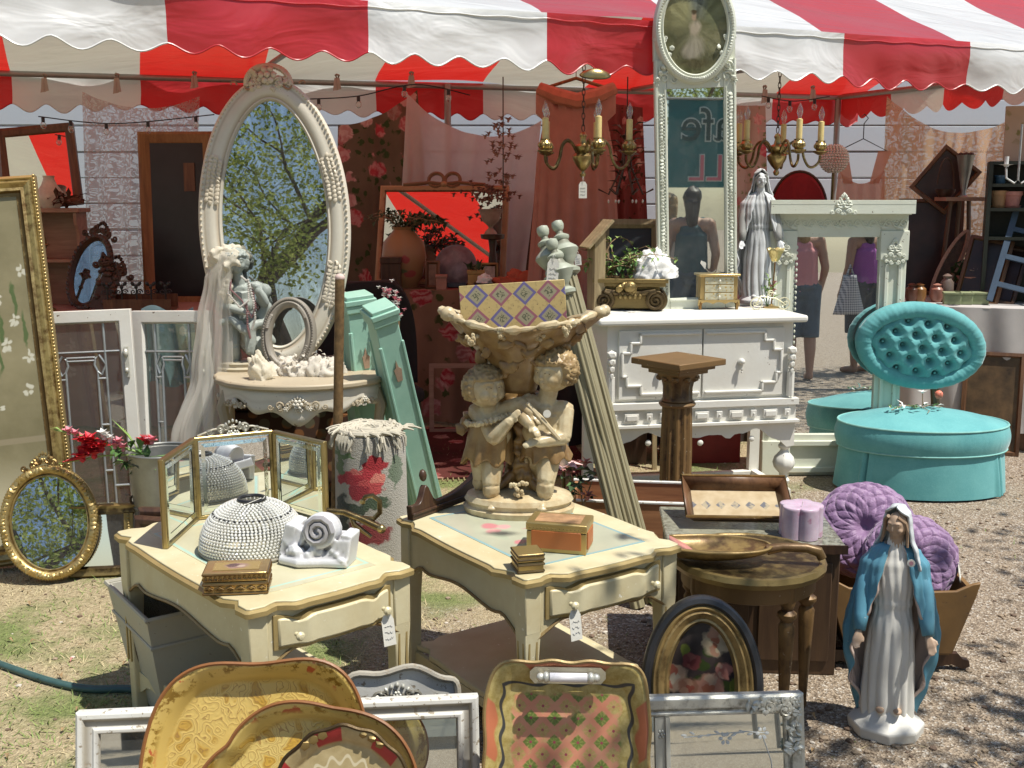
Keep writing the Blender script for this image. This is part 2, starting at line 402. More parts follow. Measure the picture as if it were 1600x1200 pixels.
# ---------------------------------------------------------------- ground
def struct(o): o['kind']='structure'; return o
g=G('ground_earth'); v=g.obj()
grav=g.vor(140.,v,out=1); gd=g.vor(140.,v)
gs=g.sep(grav)
gravel=g.mix(g.step(gs[0],.2,.8),(.175,.13,.09),(.37,.295,.215)); gravel=g.mix(g.step(gs[1],.86,.9),gravel,(.52,.47,.4))
straw=g.mix(g.step(g.noise(55,5,.7),.35,.65),(.26,.20,.11),(.50,.42,.26))
green=g.mix(g.step(g.noise(70,4,.7),.35,.65),(.10,.13,.035),(.24,.27,.10))
lawn=g.mix(g.step(g.noise(2.3,4,.6),.47,.62),straw,green)
sx=g.sep(); fld=g.math('ADD',g.math('MULTIPLY',sx[0],-.55),g.math('MULTIPLY',sx[1],.42))
fld=g.math('ADD',fld,g.math('MULTIPLY',g.noise(1.6,4,.6),1.6))
col=g.mix(g.step(fld,2.25,2.75),gravel,lawn)
h=g.math('ADD',g.math('MULTIPLY',gd,1.),g.noise(30,4))
M['ground']=g.out(g.bsdf(col,.95,0.,g.bump(h,.8,.009)))
m=MB()
def gf(u,v):
    x=-60+120*u; y=-60+120*v; return (x,y,0)
m.surf(gf,41,41); struct(m.build('ground',M['ground'],smooth=False))
# loose gravel and dry grass lying on it
def lawnness(x,y): return -.55*x+.42*y
m=MB(); q=random.Random(3)
for i in range(7000):
    y=2.0+5.2*q.random()**1.6; x=(-.6+1.25*q.random())*y*.95
    if lawnness(x,y)>1.75 and q.random()<.8: continue
    r=.004+.009*q.random()**2; m.cur=0 if q.random()<.6 else (1 if q.random()<.75 else 2)
    m.ell((x,y,r*.25),(r*(.7+.6*q.random()),r*(.7+.6*q.random()),r*.55),0,(0,0,q.random()*6))
gr=m.build('gravel',[plain('stone_tan',(.32,.245,.17),.9,0,.3,60),plain('stone_brown',(.17,.115,.08),.9,0,.3,60),plain('stone_pale',(.55,.5,.43),.9,0,.2,60)],kind='stuff',smooth=False)
m=MB()
for i in range(42000):
    y=2.3+5.4*q.random()**1.3; x=(-.62+1.3*q.random())*y
    f=lawnness(x,y)+noise.noise((x*1.1,y*1.1,0))*.9
    if f<1.5 and q.random()<.985: continue
    a=q.random()*6.283; l=.014+.034*q.random()**1.6; e=.2+.7*q.random(); d=Vector((cos(a),sin(a),e)); d.normalize()
    s=Vector((-sin(a),cos(a),0))*.0021; p=Vector((x,y,0)); m.cur=0 if noise.noise((x*1.7,y*1.7,3))+.35*q.random()<.12 else 1
    m.add([p-s,p+s,p+d*l],[(0,1,2)])
m.build('grass',[plain('straw_blade',(.50,.42,.24),.8,0,.3,40,0),plain('green_blade',(.20,.27,.07),.7,0,.35,40,0)],kind='stuff',smooth=False)
m=MB()
for i in range(330):
    y=2.5+4.6*q.random()**1.4; x=(-.6+1.25*q.random())*y; m.cur=0 if q.random()<.8 else (1 if q.random()<.75 else 2)
    l=q.uniform(.012,.035); m.leaf((x,y,.006+.006*q.random()),(q.gauss(0,1),q.gauss(0,1),q.gauss(0,.18)),l,l*q.uniform(.3,.6),bend=.5)
m.build('leaf_litter',[plain('dead_leaf',(.30,.20,.10),.9,0,.4,30,0),plain('pale_scrap',(.62,.58,.50),.9,0,.2,30,0),plain('fallen_petal',(.62,.25,.22),.8,0,.3,30,0)],kind='stuff')
# ---------------------------------------------------------------- the white boarded building behind the tent
bl=thing('boarded_building','white boarded building wall behind the striped tent','building',(0,0,0))
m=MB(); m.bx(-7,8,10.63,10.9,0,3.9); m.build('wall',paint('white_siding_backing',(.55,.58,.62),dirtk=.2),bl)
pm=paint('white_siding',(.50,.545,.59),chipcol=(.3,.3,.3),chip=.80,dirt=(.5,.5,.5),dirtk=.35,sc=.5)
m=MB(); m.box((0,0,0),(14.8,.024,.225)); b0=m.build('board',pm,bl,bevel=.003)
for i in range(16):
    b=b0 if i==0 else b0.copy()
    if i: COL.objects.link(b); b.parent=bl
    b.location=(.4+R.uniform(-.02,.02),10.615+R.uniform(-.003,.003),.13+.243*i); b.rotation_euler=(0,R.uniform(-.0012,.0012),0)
# ---------------------------------------------------------------- striped market tent
ZE=2.40; ZV=2.18
def front(x): return Vector((x,5.49+.41*x,ZE))
def backp(x):                   # matching point on the rear eave
    return Vector((x-1.22,9.0+.30*(x-1.22)+.02,ZE))
tent=thing('striped_tent','red and white striped market tent with scalloped valance','tent',(0,0,0))
def canopy(name,col,tr,k):
    g=G(name); n=g.noise(3.,5,.6); c=g.mix(g.step(n,.3,.75),mul(col,.9),col)
    wr=g.n('ShaderNodeTexNoise',{'Vector':g.scale(g.obj(),(1.2,5,5)),'Scale':1.1,'Detail':3.,'Distortion':.8}).outputs[0]
    b=g.bump(wr,.4,.05,g.bump(g.noise(5,3),.12,.01))
    s=g.bsdf(c,.33,0.,b,Specular_IOR_Level=.7,Sheen_Weight=.5,Sheen_Roughness=.45)
    return g.out(g.mixs(tr,s,g.transl(k,b)))
M['tred']=canopy('red_canvas',(.56,.028,.04),.33,(.95,.03,.02))
M['twhite']=canopy('white_canvas',(.80,.81,.80),.22,(.82,.78,.62))
PW=.822; XB=-1.475
def ridge(x):
    f=front(x); b=backp(x); return Vector(((f.x*.5+b.x*.5),(f.y*.5+b.y*.5),3.22))
for i in range(-4,7):
    x0=XB+PW*i; mt=M['tred'] if i%2==0 else M['twhite']
    for side in (0,1):
        m=MB()
        def rf(u,v,x0=x0,side=side):
            x=x0+PW*u; a=(front(x) if side==0 else backp(x)); r=ridge(x); p=a.lerp(r,v)
            w_=noise.noise((p.x*1.3,p.y*2.,side*7))*.035*(1-v*.5); p.z+=w_-.06*sin(PI*v)+.018*sin(14*v+x*1.5)*max(0,1-3*v)
            return p
        m.surf(rf,13,17); m.build('canopy_panel',mt,tent)
        m=MB()
        def vf(u,v,x0=x0,side=side,i=i):
            x=x0+PW*u; a=(front(x) if side==0 else backp(x)); sg=-1 if side==0 else 1
            sag=.045*noise.noise((x*.55,2.+side,0))
            bot=.225+(.048+.03*noise.noise((x*1.7,side,3)))*(.5-.5*cos(2*PI*4*u+.5*noise.noise((x*2,side,8))))**.85+sag*.6
            fl=.03*noise.noise((x*2.3,v*1.5,side*5.))+.05*v*noise.noise((x*1.1,0,9.+side))+.02*sin(x*9)*v
            return a+Vector((-.4*sg*(-1)*0,sg*(.012+fl+.012*v),-bot*v+.02-.0*sag))
        m.surf(vf,49,7); va=m.build('valance',mt,tent)
        m=MB(); m.tube([vf(u/48,1.) for u in range(49)],.0042,5); m.tube([vf(u/48,0.12)+Vector((0,-.004 if side==0 else .004,0)) for u in range(49)],.003,4); m.build('hem',mt,va)
# rails, poles
bx=2.82
fr=[front(x)+Vector((0,.05,-.015)) for x in (-4.9,4.05)]; bk=[backp(x)+Vector((0,-.06,-.015)) for x in (-4.9,4.05)]
for a,b in ((fr[0],fr[1]),(bk[0],bk[1]),(bk[1],fr[1])):
    m=MB(); m.tube([a,b],.021,10); m.build('rail',M['canopypole'],tent)
for x in (-.72,2.2):
    m=MB(); m.tube([front(x)+Vector((0,.05,-.0)),backp(x)+Vector((0,-.06,0))],.018,8); m.build('cross_rail',M['canopypole'],tent)
for p in (bk[1],fr[1],ony(4,400,5.4)*1,backp(.72)+Vector((0,-.1,0))):
    m=MB(); m.tube([(p.x,p.y,0),(p.x,p.y,2.40)],.026,12); m.box((p.x,p.y,.004),(.14,.14,.008)); m.build('pole',M['canopypole'],tent)
# side valance at the far end of the tent
for k in range(5):
    m=MB()
    def sf(u,v,k=k):
        t=(k+u)/5; a=bk[1].lerp(fr[1],t)
        return a+Vector((.03+.02*sin(t*40)*v,.012*sin(t*31)*v,-v*(.17+.055*abs(sin(PI*3*u)))+.03))
    m.surf(sf,31,5); m.build('valance',M['tred'] if k%2==0 else M['twhite'],tent)
# ---------------------------------------------------------------- trees behind the photographer (seen in the mirrors, shading the gravel)
bark=plain('oak_bark',(.16,.12,.085),.9,0,.4,14,.8,.02)
g=G('oak_leaves'); c=g.mix(g.step(g.noise(2.5,3),.35,.65),(.19,.26,.055),(.46,.50,.15)); M['oak']=g.out(g.mixs(.45,g.diff(c),g.transl(c)))
def tree(label,loc,h,spread,seed,nleaf,base=1.6,lean=(0,0),cl=.34):
    q=random.Random(seed); t=thing('oak_tree',label,'tree',loc)
    m=MB(); tips=[]
    def branch(p,d,l,r,dep):
        pts=[p];rs=[r]; n=5
        for k in range(n):
            d=(d+Vector((q.gauss(0,.16),q.gauss(0,.16),q.gauss(0,.08)+.02))).normalized(); p=p+d*l/n; pts.append(p); rs.append(r*(1-.42*(k+1)/n))
        m.tube(pts,rs,9 if dep<2 else 5,cap=False)
        if dep>=2:
            tips.extend(pts[1:])
        if dep<4:
            for k in range(3 if dep<3 else 2):
                a=q.random()*6.28; up=.32 if dep<2 else .12
                e=(d*.55+Vector((cos(a),sin(a),up))*.75); branch(pts[-1] if k<2 else pts[3],e.normalized(),l*q.uniform(.62,.82),rs[-1]*.72,dep+1)
    branch(Vector((0,0,0)),Vector((lean[0],lean[1],1)).normalized(),h*.30,h*.032,0)
    m.build('trunk',bark,t,ang=180)
    k=spread
    f=MB()
    for i in range(nleaf):
        p=tips[q.randrange(len(tips))]; p=p+Vector((q.gauss(0,cl),q.gauss(0,cl),q.gauss(0,cl*.75)))
        d=Vector((q.gauss(0,1),q.gauss(0,1),q.gauss(-.2,.6))).normalized(); l=q.uniform(.06,.11)
        s=d.cross(Vector((q.gauss(0,1),q.gauss(0,1),q.gauss(0,1)))).normalized()*l*.28
        f.add([p,p+d*l*.5+s,p+d*l,p+d*l*.5-s],[(0,1,2,3)])
    f.build('crown',M['oak'],t,smooth=False,kind='stuff'); return t
tree('tall spreading oak seen reflected in the big oval mirror',(-2.3,-9.2,0),8.6,1,11,11500,lean=(.03,.02),cl=.33)
tree('broad oak whose branches shade the gravel by the statue of blue mantle',(4.72,2.1,0),6.9,1,23,11000,lean=(-.42,.14),cl=.22)
tree('wide oak standing beyond the white tent, seen only in mirrors',(3.4,-13,0),9,1,31,9000,cl=.36)
tree('slim oak at the lawn edge, seen only in mirrors from the side',(-6.2,-8.2,0),8,1,47,9000,cl=.36)
tree('younger oak seen reflected in the small gilt oval mirror',(-7.5,-3.2,0),8.5,1,5,12000)
# ================================================================ white carved buffet
def bld(name,mat,par,f,**k):
    m=MB(); f(m); return m.build(name,mat,par,**k)
BRZ=10.5
bp=onz(1225,783,0); bq=Vector((-cos(rad(BRZ)),-sin(rad(BRZ)),0))
BW,BD,BH=1.0,.46,.965
bc=bp+Vector((.03,-.03,0))+bq*(BW/2)+Vector((-sin(rad(BRZ)),cos(rad(BRZ)),0))*(BD/2)
buf=thing('buffet','white painted buffet cabinet with carved doors and turned bulbous legs','buffet',bc,BRZ)
W_=M['white']; x=BW/2; y=BD/2
m=MB()
m.bx(-x+.02,x-.02,-y+.02,y-.01,.46,.93); m.build('carcass',W_,buf,bevel=.004)
out=[(-x-.035,-y-.03),(x+.035,-y-.03),(x+.035,y+.01),(-x-.035,y+.01)]
m=MB(); m.prism(out,.93,.965,'xy'); m.build('top',W_,buf,bevel=.012,seg=3)
for s in (-1,1):   # doors
    def door(m,s=s):
        a,b=(-x+.075,-.004) if s<0 else (.004,x-.075)
        m.bx(a,b,-y+.002,-y+.022,.565,.905)
    d=bld('door',W_,buf,door,bevel=.003)
    def mould(m,s=s):
        # stepped moulding that notches in at the outer corners
        o=-s; ax=s*(x-.09); z0,z1=.59,.885; st=.06
        P=[(s*.02,z0),(ax-s*st*1.6,z0),(ax-s*st*1.6,z0+st*.7),(ax-s*st*.4,z0+st*.7),(ax-s*st*.4,z0+st*1.5),(ax,z0+st*1.5),(ax,z1-st*1.5),(ax-s*st*.7,z1-st*1.5),(ax-s*st*.7,z1-st*.7),(ax-s*st*1.5,z1-st*.7),(ax-s*st*1.5,z1),(s*.02,z1)]
        for p,q in zip(P,P[1:]):
            lo=(min(p[0],q[0])-.0065,min(p[1],q[1])-.0065); hi=(max(p[0],q[0])+.0065,max(p[1],q[1])+.0065)
            m.bx(lo[0],hi[0],-y-.012,-y+.004,lo[1],hi[1])
    bld('moulding',W_,d,mould,bevel=.004)
    def knob(m,s=s):
        m.lathe([(.002,0),(.017,.002),(.018,.006),(.008,.01),(.007,.014)],14,(0,0,0)); m.ell((0,0,.02),(.014,.014,.011),2)
        m.push(T(0,-.034,.016)); m.ell((0,0,0),(.008,.016,.007),1); m.ell((0,-.018,0),(.006,.006,.006),1); m.pop(); m.tube([(0,-.004,.02),(0,-.03,.018)],.004,6)
    k=bld('handle',W_,d,knob); k.matrix_local=T(s*(.2 if s>0 else .21),-y,.74)@RX(90)
def frz(m):
    m.bx(-x-.008,x+.008,-y-.02,-y+.02,.515,.548); m.bx(-x-.012,x+.012,-y-.028,-y+.02,.425,.44)
    m.bx(-x,x,-y-.004,-y+.02,.44,.515)
    for i in range(11):
        c=-x+.05+i*(2*x-.1)/10
        if i%2==0: m.box((c,-y-.01,.478),(.03,.02,.034)); m.ell((c,-y-.021,.478),(.006,.005,.006),1)
        else: m.box((c,-y-.009,.475),(.072,.018,.042)); m.box((c,-y-.018,.475),(.055,.012,.026),taper=1)
bld('frieze',W_,buf,frz,bevel=.004)
def apron(m):
    pts=[(-x,.43),(-x,.30),(-x+.04,.295)]
    N=40
    for i in range(N+1):
        t=i/N; xx=-x+.05+(2*x-.1)*t; u=abs(t-.5)*2
        z=.385-.05*math.exp(-((u-.33)/.07)**2)-.09*max(0,(u-.72)/.28)**1.2+.012*sin(t*40)
        z-=.035*math.exp(-(u/.1)**2)
        pts.append((xx,z))
    pts+=[(x-.04,.295),(x,.30),(x,.43)]
    m.prism(pts,-y-.0,-y+.018)
    for c in (-.27,.27,-.0): m.ell((c,-y-.002,.345 if c else .335),(.016,.008,.016),2)
bld('apron',W_,buf,apron)
leg=[(.028,0),(.03,.07),(.03,.075),(.018,.085),(.03,.10),(.033,.115),(.02,.135),(.022,.15),(.05,.18),(.058,.205),(.05,.235),(.022,.265),(.018,.275),(.03,.285),(.032,.295),(.018,.315),(.016,.35),(.028,.38),(.034,.405),(.034,.43)]
for sx in (-1,1):
    o=bld('leg',W_,buf,lambda m:(m.lathe(leg,24,flute=.10,fn=8,fz=(.16,.25)),m.box((0,0,.035),(.062,.062,.07))))
    o.location=(sx*(x-.035),-y+.035,0)
    o=bld('leg',W_,buf,lambda m:m.box((0,0,.23),(.055,.04,.46))); o.location=(sx*(x-.035),y-.03,0)
    def cor(m):
        for k in range(4): m.ell((0,-.012,.79-.035*k),(.028-.005*k,.022,.022),1)
        m.tube([(0,-.008,.56),(0,-.008,.68)],.02,8)
    o=bld('corbel',W_,buf,cor); o.location=(sx*(x-.035),-y+.005,0)
    bld('stretcher',W_,buf,lambda m:m.bx(sx*(x-.035)-.02,sx*(x-.035)+.02,-y+.06,y-.05,.035,.075),bevel=.003)
bld('stretcher',W_,buf,lambda m:m.bx(-x+.055,x-.055,y-.065,y-.025,.03,.072),bevel=.003)
Mb=buf.matrix_world.copy()
def onbuf(lx,ly): return Mb@Vector((lx,ly,BH))
def bufpx(px,py):     # spot on the buffet top under that sight line
    return onz(px,py,BH)

# ================================================================ mantel-framed mirror behind the stool
mp=onz(1318,752,0); mp=Vector((mp.x,6.02,0))
man=thing('mantel_mirror','tall mirror in a greenish white mantelpiece frame behind the turquoise stool','mirror',mp,1.0,1.5)
k=mpp(6.05,.9); MW=205*k; ML=(1232-1318)*k; MRt=(1412-1318)*k; MH=1.53
G1=M['mantel']
GL,GR=(1240-1318)*k,(1370-1318)*k
bld('mirror_pane',M['mirror'],man,lambda m:m.bx(GL-.02,GR+.02,-.012,-.004,.22,1.34))
def stile(m,a,b):
    m.bx(a,b,-.03,.03,.0,1.36)
    c=(a+b)/2; w_=(b-a)
    m.bx(c-w_*.32,c-w_*.18,-.045,-.028,.24,1.18); m.bx(c+w_*.18,c+w_*.32,-.045,-.028,.24,1.18); m.bx(a-.004,b+.004,-.05,.02,.0,.2); m.bx(a-.004,b+.004,-.045,.02,1.2,1.36)
for a,b in ((GL-.15,GL-.002),(GR+.002,GR+.15)):
    s=bld('stile',G1,man,lambda m:stile(m,a,b),bevel=.004)
    def orn(m):
        c=(a+b)/2; crest(m,c,1.22,.13,.1,-.05,.007); spray(m,c,1.2,.07,-.05,1,.006,-1); spray(m,c,1.2,.07,-.05,-1,.006,-1); rosette(m,c,.93,.025,-.048)
    bld('carving',G1,s,orn)
bld('bottom_rail',G1,man,lambda m:(m.bx(GL,GR,-.03,.03,0,.235),m.bx(GL-.02,GR+.02,-.05,.0,.17,.2),m.bx(GL-.02,GR+.02,-.055,.0,.02,.05)),bevel=.004)
bld('frieze',G1,man,lambda m:(m.bx(GL,GR,-.032,.03,1.325,1.45),m.bx(GL-.15,GR+.15,-.03,.03,1.36,1.45)),bevel=.003)
def cor(m):
    a,b=GL-.16,GR+.16
    m.sweep([((a,1.445),(0,1)),((b,1.445),(0,1))],[(0,.0),(0,-.04),(.012,-.045),(.02,-.06),(.05,-.085),(.055,-.10),(.075,-.10),(.078,.03)],closed=False)
    m.bx(a,b,-.099,.03,1.45,1.523)
bld('cornice',G1,man,cor)
def fo(m):
    for i in range(9):
        xx=GL-.1+i*(GR-GL+.2)/8
        for fl in (-1,1): scroll(m,xx+.02*fl,1.40,.022,0,fl,-.034,.004)
        m.ell((xx,-.034,1.375),(.02,.005,.01),1)
    crest(m,(GL+GR)/2,1.45,.16,.11,-.1,.008)
    n=34
    for i in range(n): m.ell((GL+.006,-.034,.26+1.04*i/n),(.006,.006,.011),0)
bld('carving',G1,man,fo)

# ================================================================ turquoise tufted stool
M['teal']=None
g=G('turquoise_velvet'); c=g.mix(g.step(g.noise(5,5,.6),.3,.7),(.085,.32,.335),(.145,.43,.43)); fr=g.n('ShaderNodeLayerWeight',{'Blend':.35}).outputs['Facing']
c=g.mix(g.math('MULTIPLY',g.step(g.noise(120,2),.45,.8),.25),c,(.2,.52,.52))
M['teal']=g.out(g.bsdf(c,.85,0.,g.bump(g.noise(240,3),.35,.002),Sheen_Weight=.35,Sheen_Roughness=.4))
sp=onz(1440,786,0); sp=Vector((sp.x+.09,sp.y+.30,0)); ks=mpp(sp.y,.3)
stl=thing('vanity_stool','turquoise velvet vanity stool with buttoned oval back and pleated skirt','stool',sp,-4)
A=128*ks; B=.30
def skirt(m):
    def f(u,v):
        a=2*PI*u; pl=0
        for p0 in (1.3,.2,.8,.5):
            d=(a/PI-p0+1)%2-1
        fold=.012*math.exp(-(((a-PI*1.30)/.05)**2))+.012*math.exp(-(((a-PI*1.86)/.05)**2))
        k=1+.05*(1-v)+.010*noise.noise((a*2.2,v*1.1,4))+.006*sin(a*23)*noise.noise((a*.8,v,7)); k+=sum(.045*(1-v*.7)*math.exp(-(((a-c0+.05)/.035)**2))-.07*math.exp(-(((a-c0)/.014)**2))+.03*(1-v*.6)*math.exp(-(((a-c0-.05)/.04)**2)) for c0 in (PI*1.225,PI*1.80,PI*.3,PI*.7))
        return (A*.97*k*cos(a),B*.97*k*sin(a),.012+.225*v)
    m.surf(f,520,8,cu=True)
bld('skirt',M['teal'],stl,skirt)
def seat(m):
    def f(u,v):
        a=2*PI*u; t=v
        if t<.45: s=t/.45; r=1.0+.03*sin(PI*s)+.006*abs(sin(a*46+2*noise.noise((cos(a)*4,sin(a)*4,1))))*sin(PI*s); z=.237+.125*s+.003*sin(a*74+3*noise.noise((cos(a)*3,sin(a)*3,0)))*sin(PI*s)
        elif t<.55: s=(t-.45)/.1; r=1.0-.02*s; z=.362+.008*sin(PI*s*.5)
        else: s=(t-.55)/.45; r=.98*(1-s); z=.366+.07*(1-(1-s)**2)
        return (A*r*cos(a),B*r*sin(a),z)
    m.surf(f,200,30,cu=True)
st=bld('seat',M['teal'],stl,seat)
bld('piping',plain('pale_turquoise_welt',(.24,.52,.48),.8),st,lambda m:(m.tube([(A*1.0*cos(2*PI*i/90),B*1.0*sin(2*PI*i/90),.366) for i in range(90)],.0055,6,closed=True),m.tube([(A*1.0*cos(2*PI*i/90),B*1.0*sin(2*PI*i/90),.237) for i in range(90)],.005,6,closed=True)))
bk=105*ks; bh=71*ks; BZ=.795
LAT=[]
for j in range(-3,4):
    for i in range(-4,5):
        LAT.append(((i+.5*(j%2))*.108,j*.066))
LAT=[(a,b) for a,b in LAT if (a/(bk*.86))**2+(b/(bh*.84))**2<1]
def backf(u,v):
    a=2*PI*u; r=v
    X=bk*.84*r*cos(a); Z=bh*.82*r*sin(a)
    dome=.06*(1-r**3)**.7 if r<1 else 0
    d=0
    for (bx_,bz_) in LAT:
        e=math.hypot(X-bx_,Z-bz_); d=max(d,.05*math.exp(-(e/.017)**2)+.022*math.exp(-(e/.045)**2))
        for (cx_,cz_) in ((bx_+.054,bz_+.066),(bx_-.054,bz_+.066)):
            if math.hypot(X-bx_,Z-bz_)<.11:
                vx,vz=cx_-bx_,cz_-bz_; L=math.hypot(vx,vz); t=((X-bx_)*vx+(Z-bz_)*vz)/L/L
                if -.0<t<1.0:
                    dd=abs((X-bx_)*vz-(Z-bz_)*vx)/L; d=max(d,.014*math.exp(-(dd/.009)**2))
    return (X,-.045-dome+d,Z)
bo=bld('backrest',M['teal'],stl,lambda m:(m.surf(backf,220,46,cu=True),),ang=180)
bo.matrix_local=T(.035,.27,BZ-.055)@RX(7)@RZ(3)@RY(9)
def rimf(u,v):
    a=2*PI*u; t=2*PI*v; rr=.058
    cxx=bk-.045; czz=bh-.045; wob=1+.02*sin(a*26)+.012*sin(a*63)
    return ((cxx+rr*.78*cos(t)*wob)*cos(a),-.035+rr*.8*sin(t)*wob,(czz+rr*.78*cos(t)*wob)*sin(a))
bld('back_rim',M['teal'],bo,lambda m:m.surf(rimf,260,14,True,True),ang=180)
bld('back_panel',M['teal'],bo,lambda m:m.lathe([(0,0),(.6,0),(.97,.004),(1,.02)],60,sx=bk*.97,sy=bh*.97)).matrix_local=RX(90)@S3(1,1,-1)
bld('button',M['teal'],bo,lambda m:[m.ell((a,-.052,b),(.008,.005,.008),1) for a,b in LAT])
for s in (-1,1):
    bld('back_post',M['brownwood'],stl,lambda m:m.tube([(s*.16,.30,.2),(s*.16,.31,.4),(s*.13,.30,.62),(s*.1,.27,.78)],[.024,.024,.021,.016],8))
    bld('leg',M['brownwood'],stl,lambda m:(m.tube([(s*.3,-.16,.0),(s*.3,-.16,.2)],[.014,.02],8),m.tube([(s*.3,.16,.0),(s*.3,.16,.2)],[.014,.02],8)))
# vine with one bud lying on the seat
vn=thing('flower_spray','artificial vine with one pink and yellow bud lying on turquoise seat','flower spray',Vector((sp.x-.01,sp.y-.02,.432)),5)
def vine(m):
    m.tube([(-.17,0,.0),(-.1,.02,.02),(0,.0,.012),(.06,.02,.02),(.1,.0,.012)],.003,5)
    m.tube([(0,.0,.01),(.01,-.06,.005),(-.02,-.1,.0)],.002,5); m.tube([(0,0,.01),(-.005,.0,.09)],.0025,5); m.tube([(.08,0,.01),(.085,0,.06)],.003,5)
bld('stem',M['stem'],vn,vine)
def lv(m):
    for i in range(26):
        xx=R.uniform(-.19,.12); m.cur=i%2; m.leaf((xx,R.uniform(-.05,.04),.012),(R.gauss(0,1),R.gauss(0,1),R.uniform(0,.7)),R.uniform(.03,.06),.016)
    for i in range(6): m.leaf((-.005,0,.085),(cos(i),sin(i),.6),.035,.012)
bld('leaf',[M['leafg'],M['whitepetal']],vn,lv)
bld('bud',plain('coral_bud',(.75,.22,.14),.6,0,.4,30,0),vn,lambda m:(m.ell((.085,0,.078),(.022,.022,.024),2),[m.leaf((.085,0,.06),(cos(k*1.2),sin(k*1.2),1.6),.04,.022) for k in range(5)]))

# ================================================================ tall oval mirror
dz=.75
om_p=ony(441,598,5.09); 
OA=118*mpp(5.1,1.4); OB=.668
om=thing('oval_mirror','tall oval mirror in ivory carved frame standing on the console table','mirror',Vector((om_p.x,5.09,dz)),3,5.0,-1.2)
prof=[(0,.0),(0,-.02),(.012,-.034),(.03,-.03),(.045,-.04),(.075,-.036),(.09,-.026),(.098,-.03),(.106,-.018),(.106,-.006)]
fo_=bld('frame',M['ovalframe'],om,lambda m:m.sweep(oval_path(OA,OB,110),prof),ang=60)
bld('mirror_pane',M['mirror'],om,lambda m:m.lathe([(0,0),(1,.0)],80,sx=OA-.1,sy=OB-.1)).matrix_local=T(0,-.01,OB)@RX(90)
bld('back_board',M['palewood'],om,lambda m:m.lathe([(0,0),(1,.0)],60,sx=OA-.01,sy=OB-.01)).matrix_local=T(0,.002,OB)@RX(-90)
def omc(m):
    n=150
    for i in range(n):
        a=2*PI*i/n; m.ell(((OA-.014)*cos(a),-.034,OB+(OB-.014)*sin(a)),(.0065,.0065,.0065),0)
    c=2*OB
    for i in range(26):
        a=PI*(.02+.96*i/25); m.ell((.1*cos(a),-.03,c-.035+.085*sin(a)),(.016,.018,.016),1,jit=.5)
    for i in range(30): m.ell((R.uniform(-.085,.085),-.03+R.uniform(-.01,.01),c-.03+R.uniform(-.03,.06)),(R.uniform(.012,.026),.018,R.uniform(.01,.018)),1,(0,R.uniform(-1,1),0),.4)
    rosette(m,0,c+.005,.045,-.045)
    for s in (-1,1): spray(m,s*.05,c-.03,.17,-.038,s,.006,-.35)
    for ang in (20,160,-28,208):
        a=rad(ang); px_,pz_=(OA-.06)*cos(a),OB+(OB-.06)*sin(a); fl=1 if cos(a)>0 else -1
        for k in range(34):
            t=(k-16.5)/16.5*.18; b=a+t; m.ell(((OA-.06+.026*sin(k*2.1))*cos(b),-.040,OB+(OB-.06+.026*sin(k*2.1))*sin(b)),(.010,.007,.015),1,(0,R.uniform(-1,1),0),.4)
bld('carving',paint('ivory_carving_paint',(.64,.57,.45),chip=.69,dirtk=.5,recess_col=(.36,.2,.12)),om,omc)

# ================================================================ demilune console table
ct=onz(455,598,dz); ct=Vector((ct.x,4.98,0)); kt=mpp(4.8,.75)
con=thing('console_table','white half round console table with carved apron under oval mirror','console table',ct,6)
CA=.40; CB=.37
def demi(a,b,n=40): return [(a*cos(PI+PI*i/n)*(1+.012*sin(i*1.6)),b*sin(PI+PI*i/n)) for i in range(n+1)]+[(a,.15),(-a,.15)]
bld('top',M['oldwhite'],con,lambda m:m.prism(demi(CA,CB),dz-.028,dz,'xy'),bevel=.008)
def cap_(m):
    N=72
    def f(u,v):
        a=PI+PI*u; r=.93; t=abs(math.cos(2*PI*u*1.0))
        dep=.075+.06*math.exp(-((u-.5)/.13)**2)+.02*cos(u*PI*12)-.012*math.exp(-((u-.25)/.07)**2)+.03*(math.exp(-(u/.04)**2)+math.exp(-((1-u)/.04)**2))
        return (CA*r*cos(a),CB*r*sin(a),dz-.028-dep*v)
    m.surf(f,N,5)
ap=bld('apron',M['oldwhite'],con,cap_,solid=.014)
def cc(m):
    for u,s in ((.5,.1),(.24,.06),(.76,.06),(.08,.045),(.92,.045)):
        a=PI+PI*u; p=(CA*.96*cos(a),CB*.96*sin(a),0); th=math.degrees(a)+90
        m.push(T(p[0],p[1],dz-.085)@RZ(th)); crest(m,0,-.025,s*2,s*.62,0,.006); rosette(m,0,.0,s*.25,-.005)
        for fl in (-1,1): spray(m,fl*s*.5,-.02,s,-.002,fl,.005,1)
        m.pop()
bld('carving',M['oldwhite'],ap,cc)
for u in (.13,.87):
    a=PI+PI*u; p=Vector((CA*.88*cos(a),CB*.88*sin(a),0)); o=Vector((p.x,p.y,0)).normalized()
    pts=[p+o*d+Vector((0,0,z)) for d,z in ((.0,.69),(.03,.62),(.01,.5),(-.03,.3),(-.04,.12),(.0,.03),(.03,.0))]
    bld('leg',M['oldwhite'],con,lambda m:m.tube(pts,[.03,.026,.02,.015,.013,.014,.018],8))
for s in (-1,1): bld('leg',M['oldwhite'],con,lambda m:m.tube([(s*.34,.1,0),(s*.36,.1,.7)],[.014,.024],8))
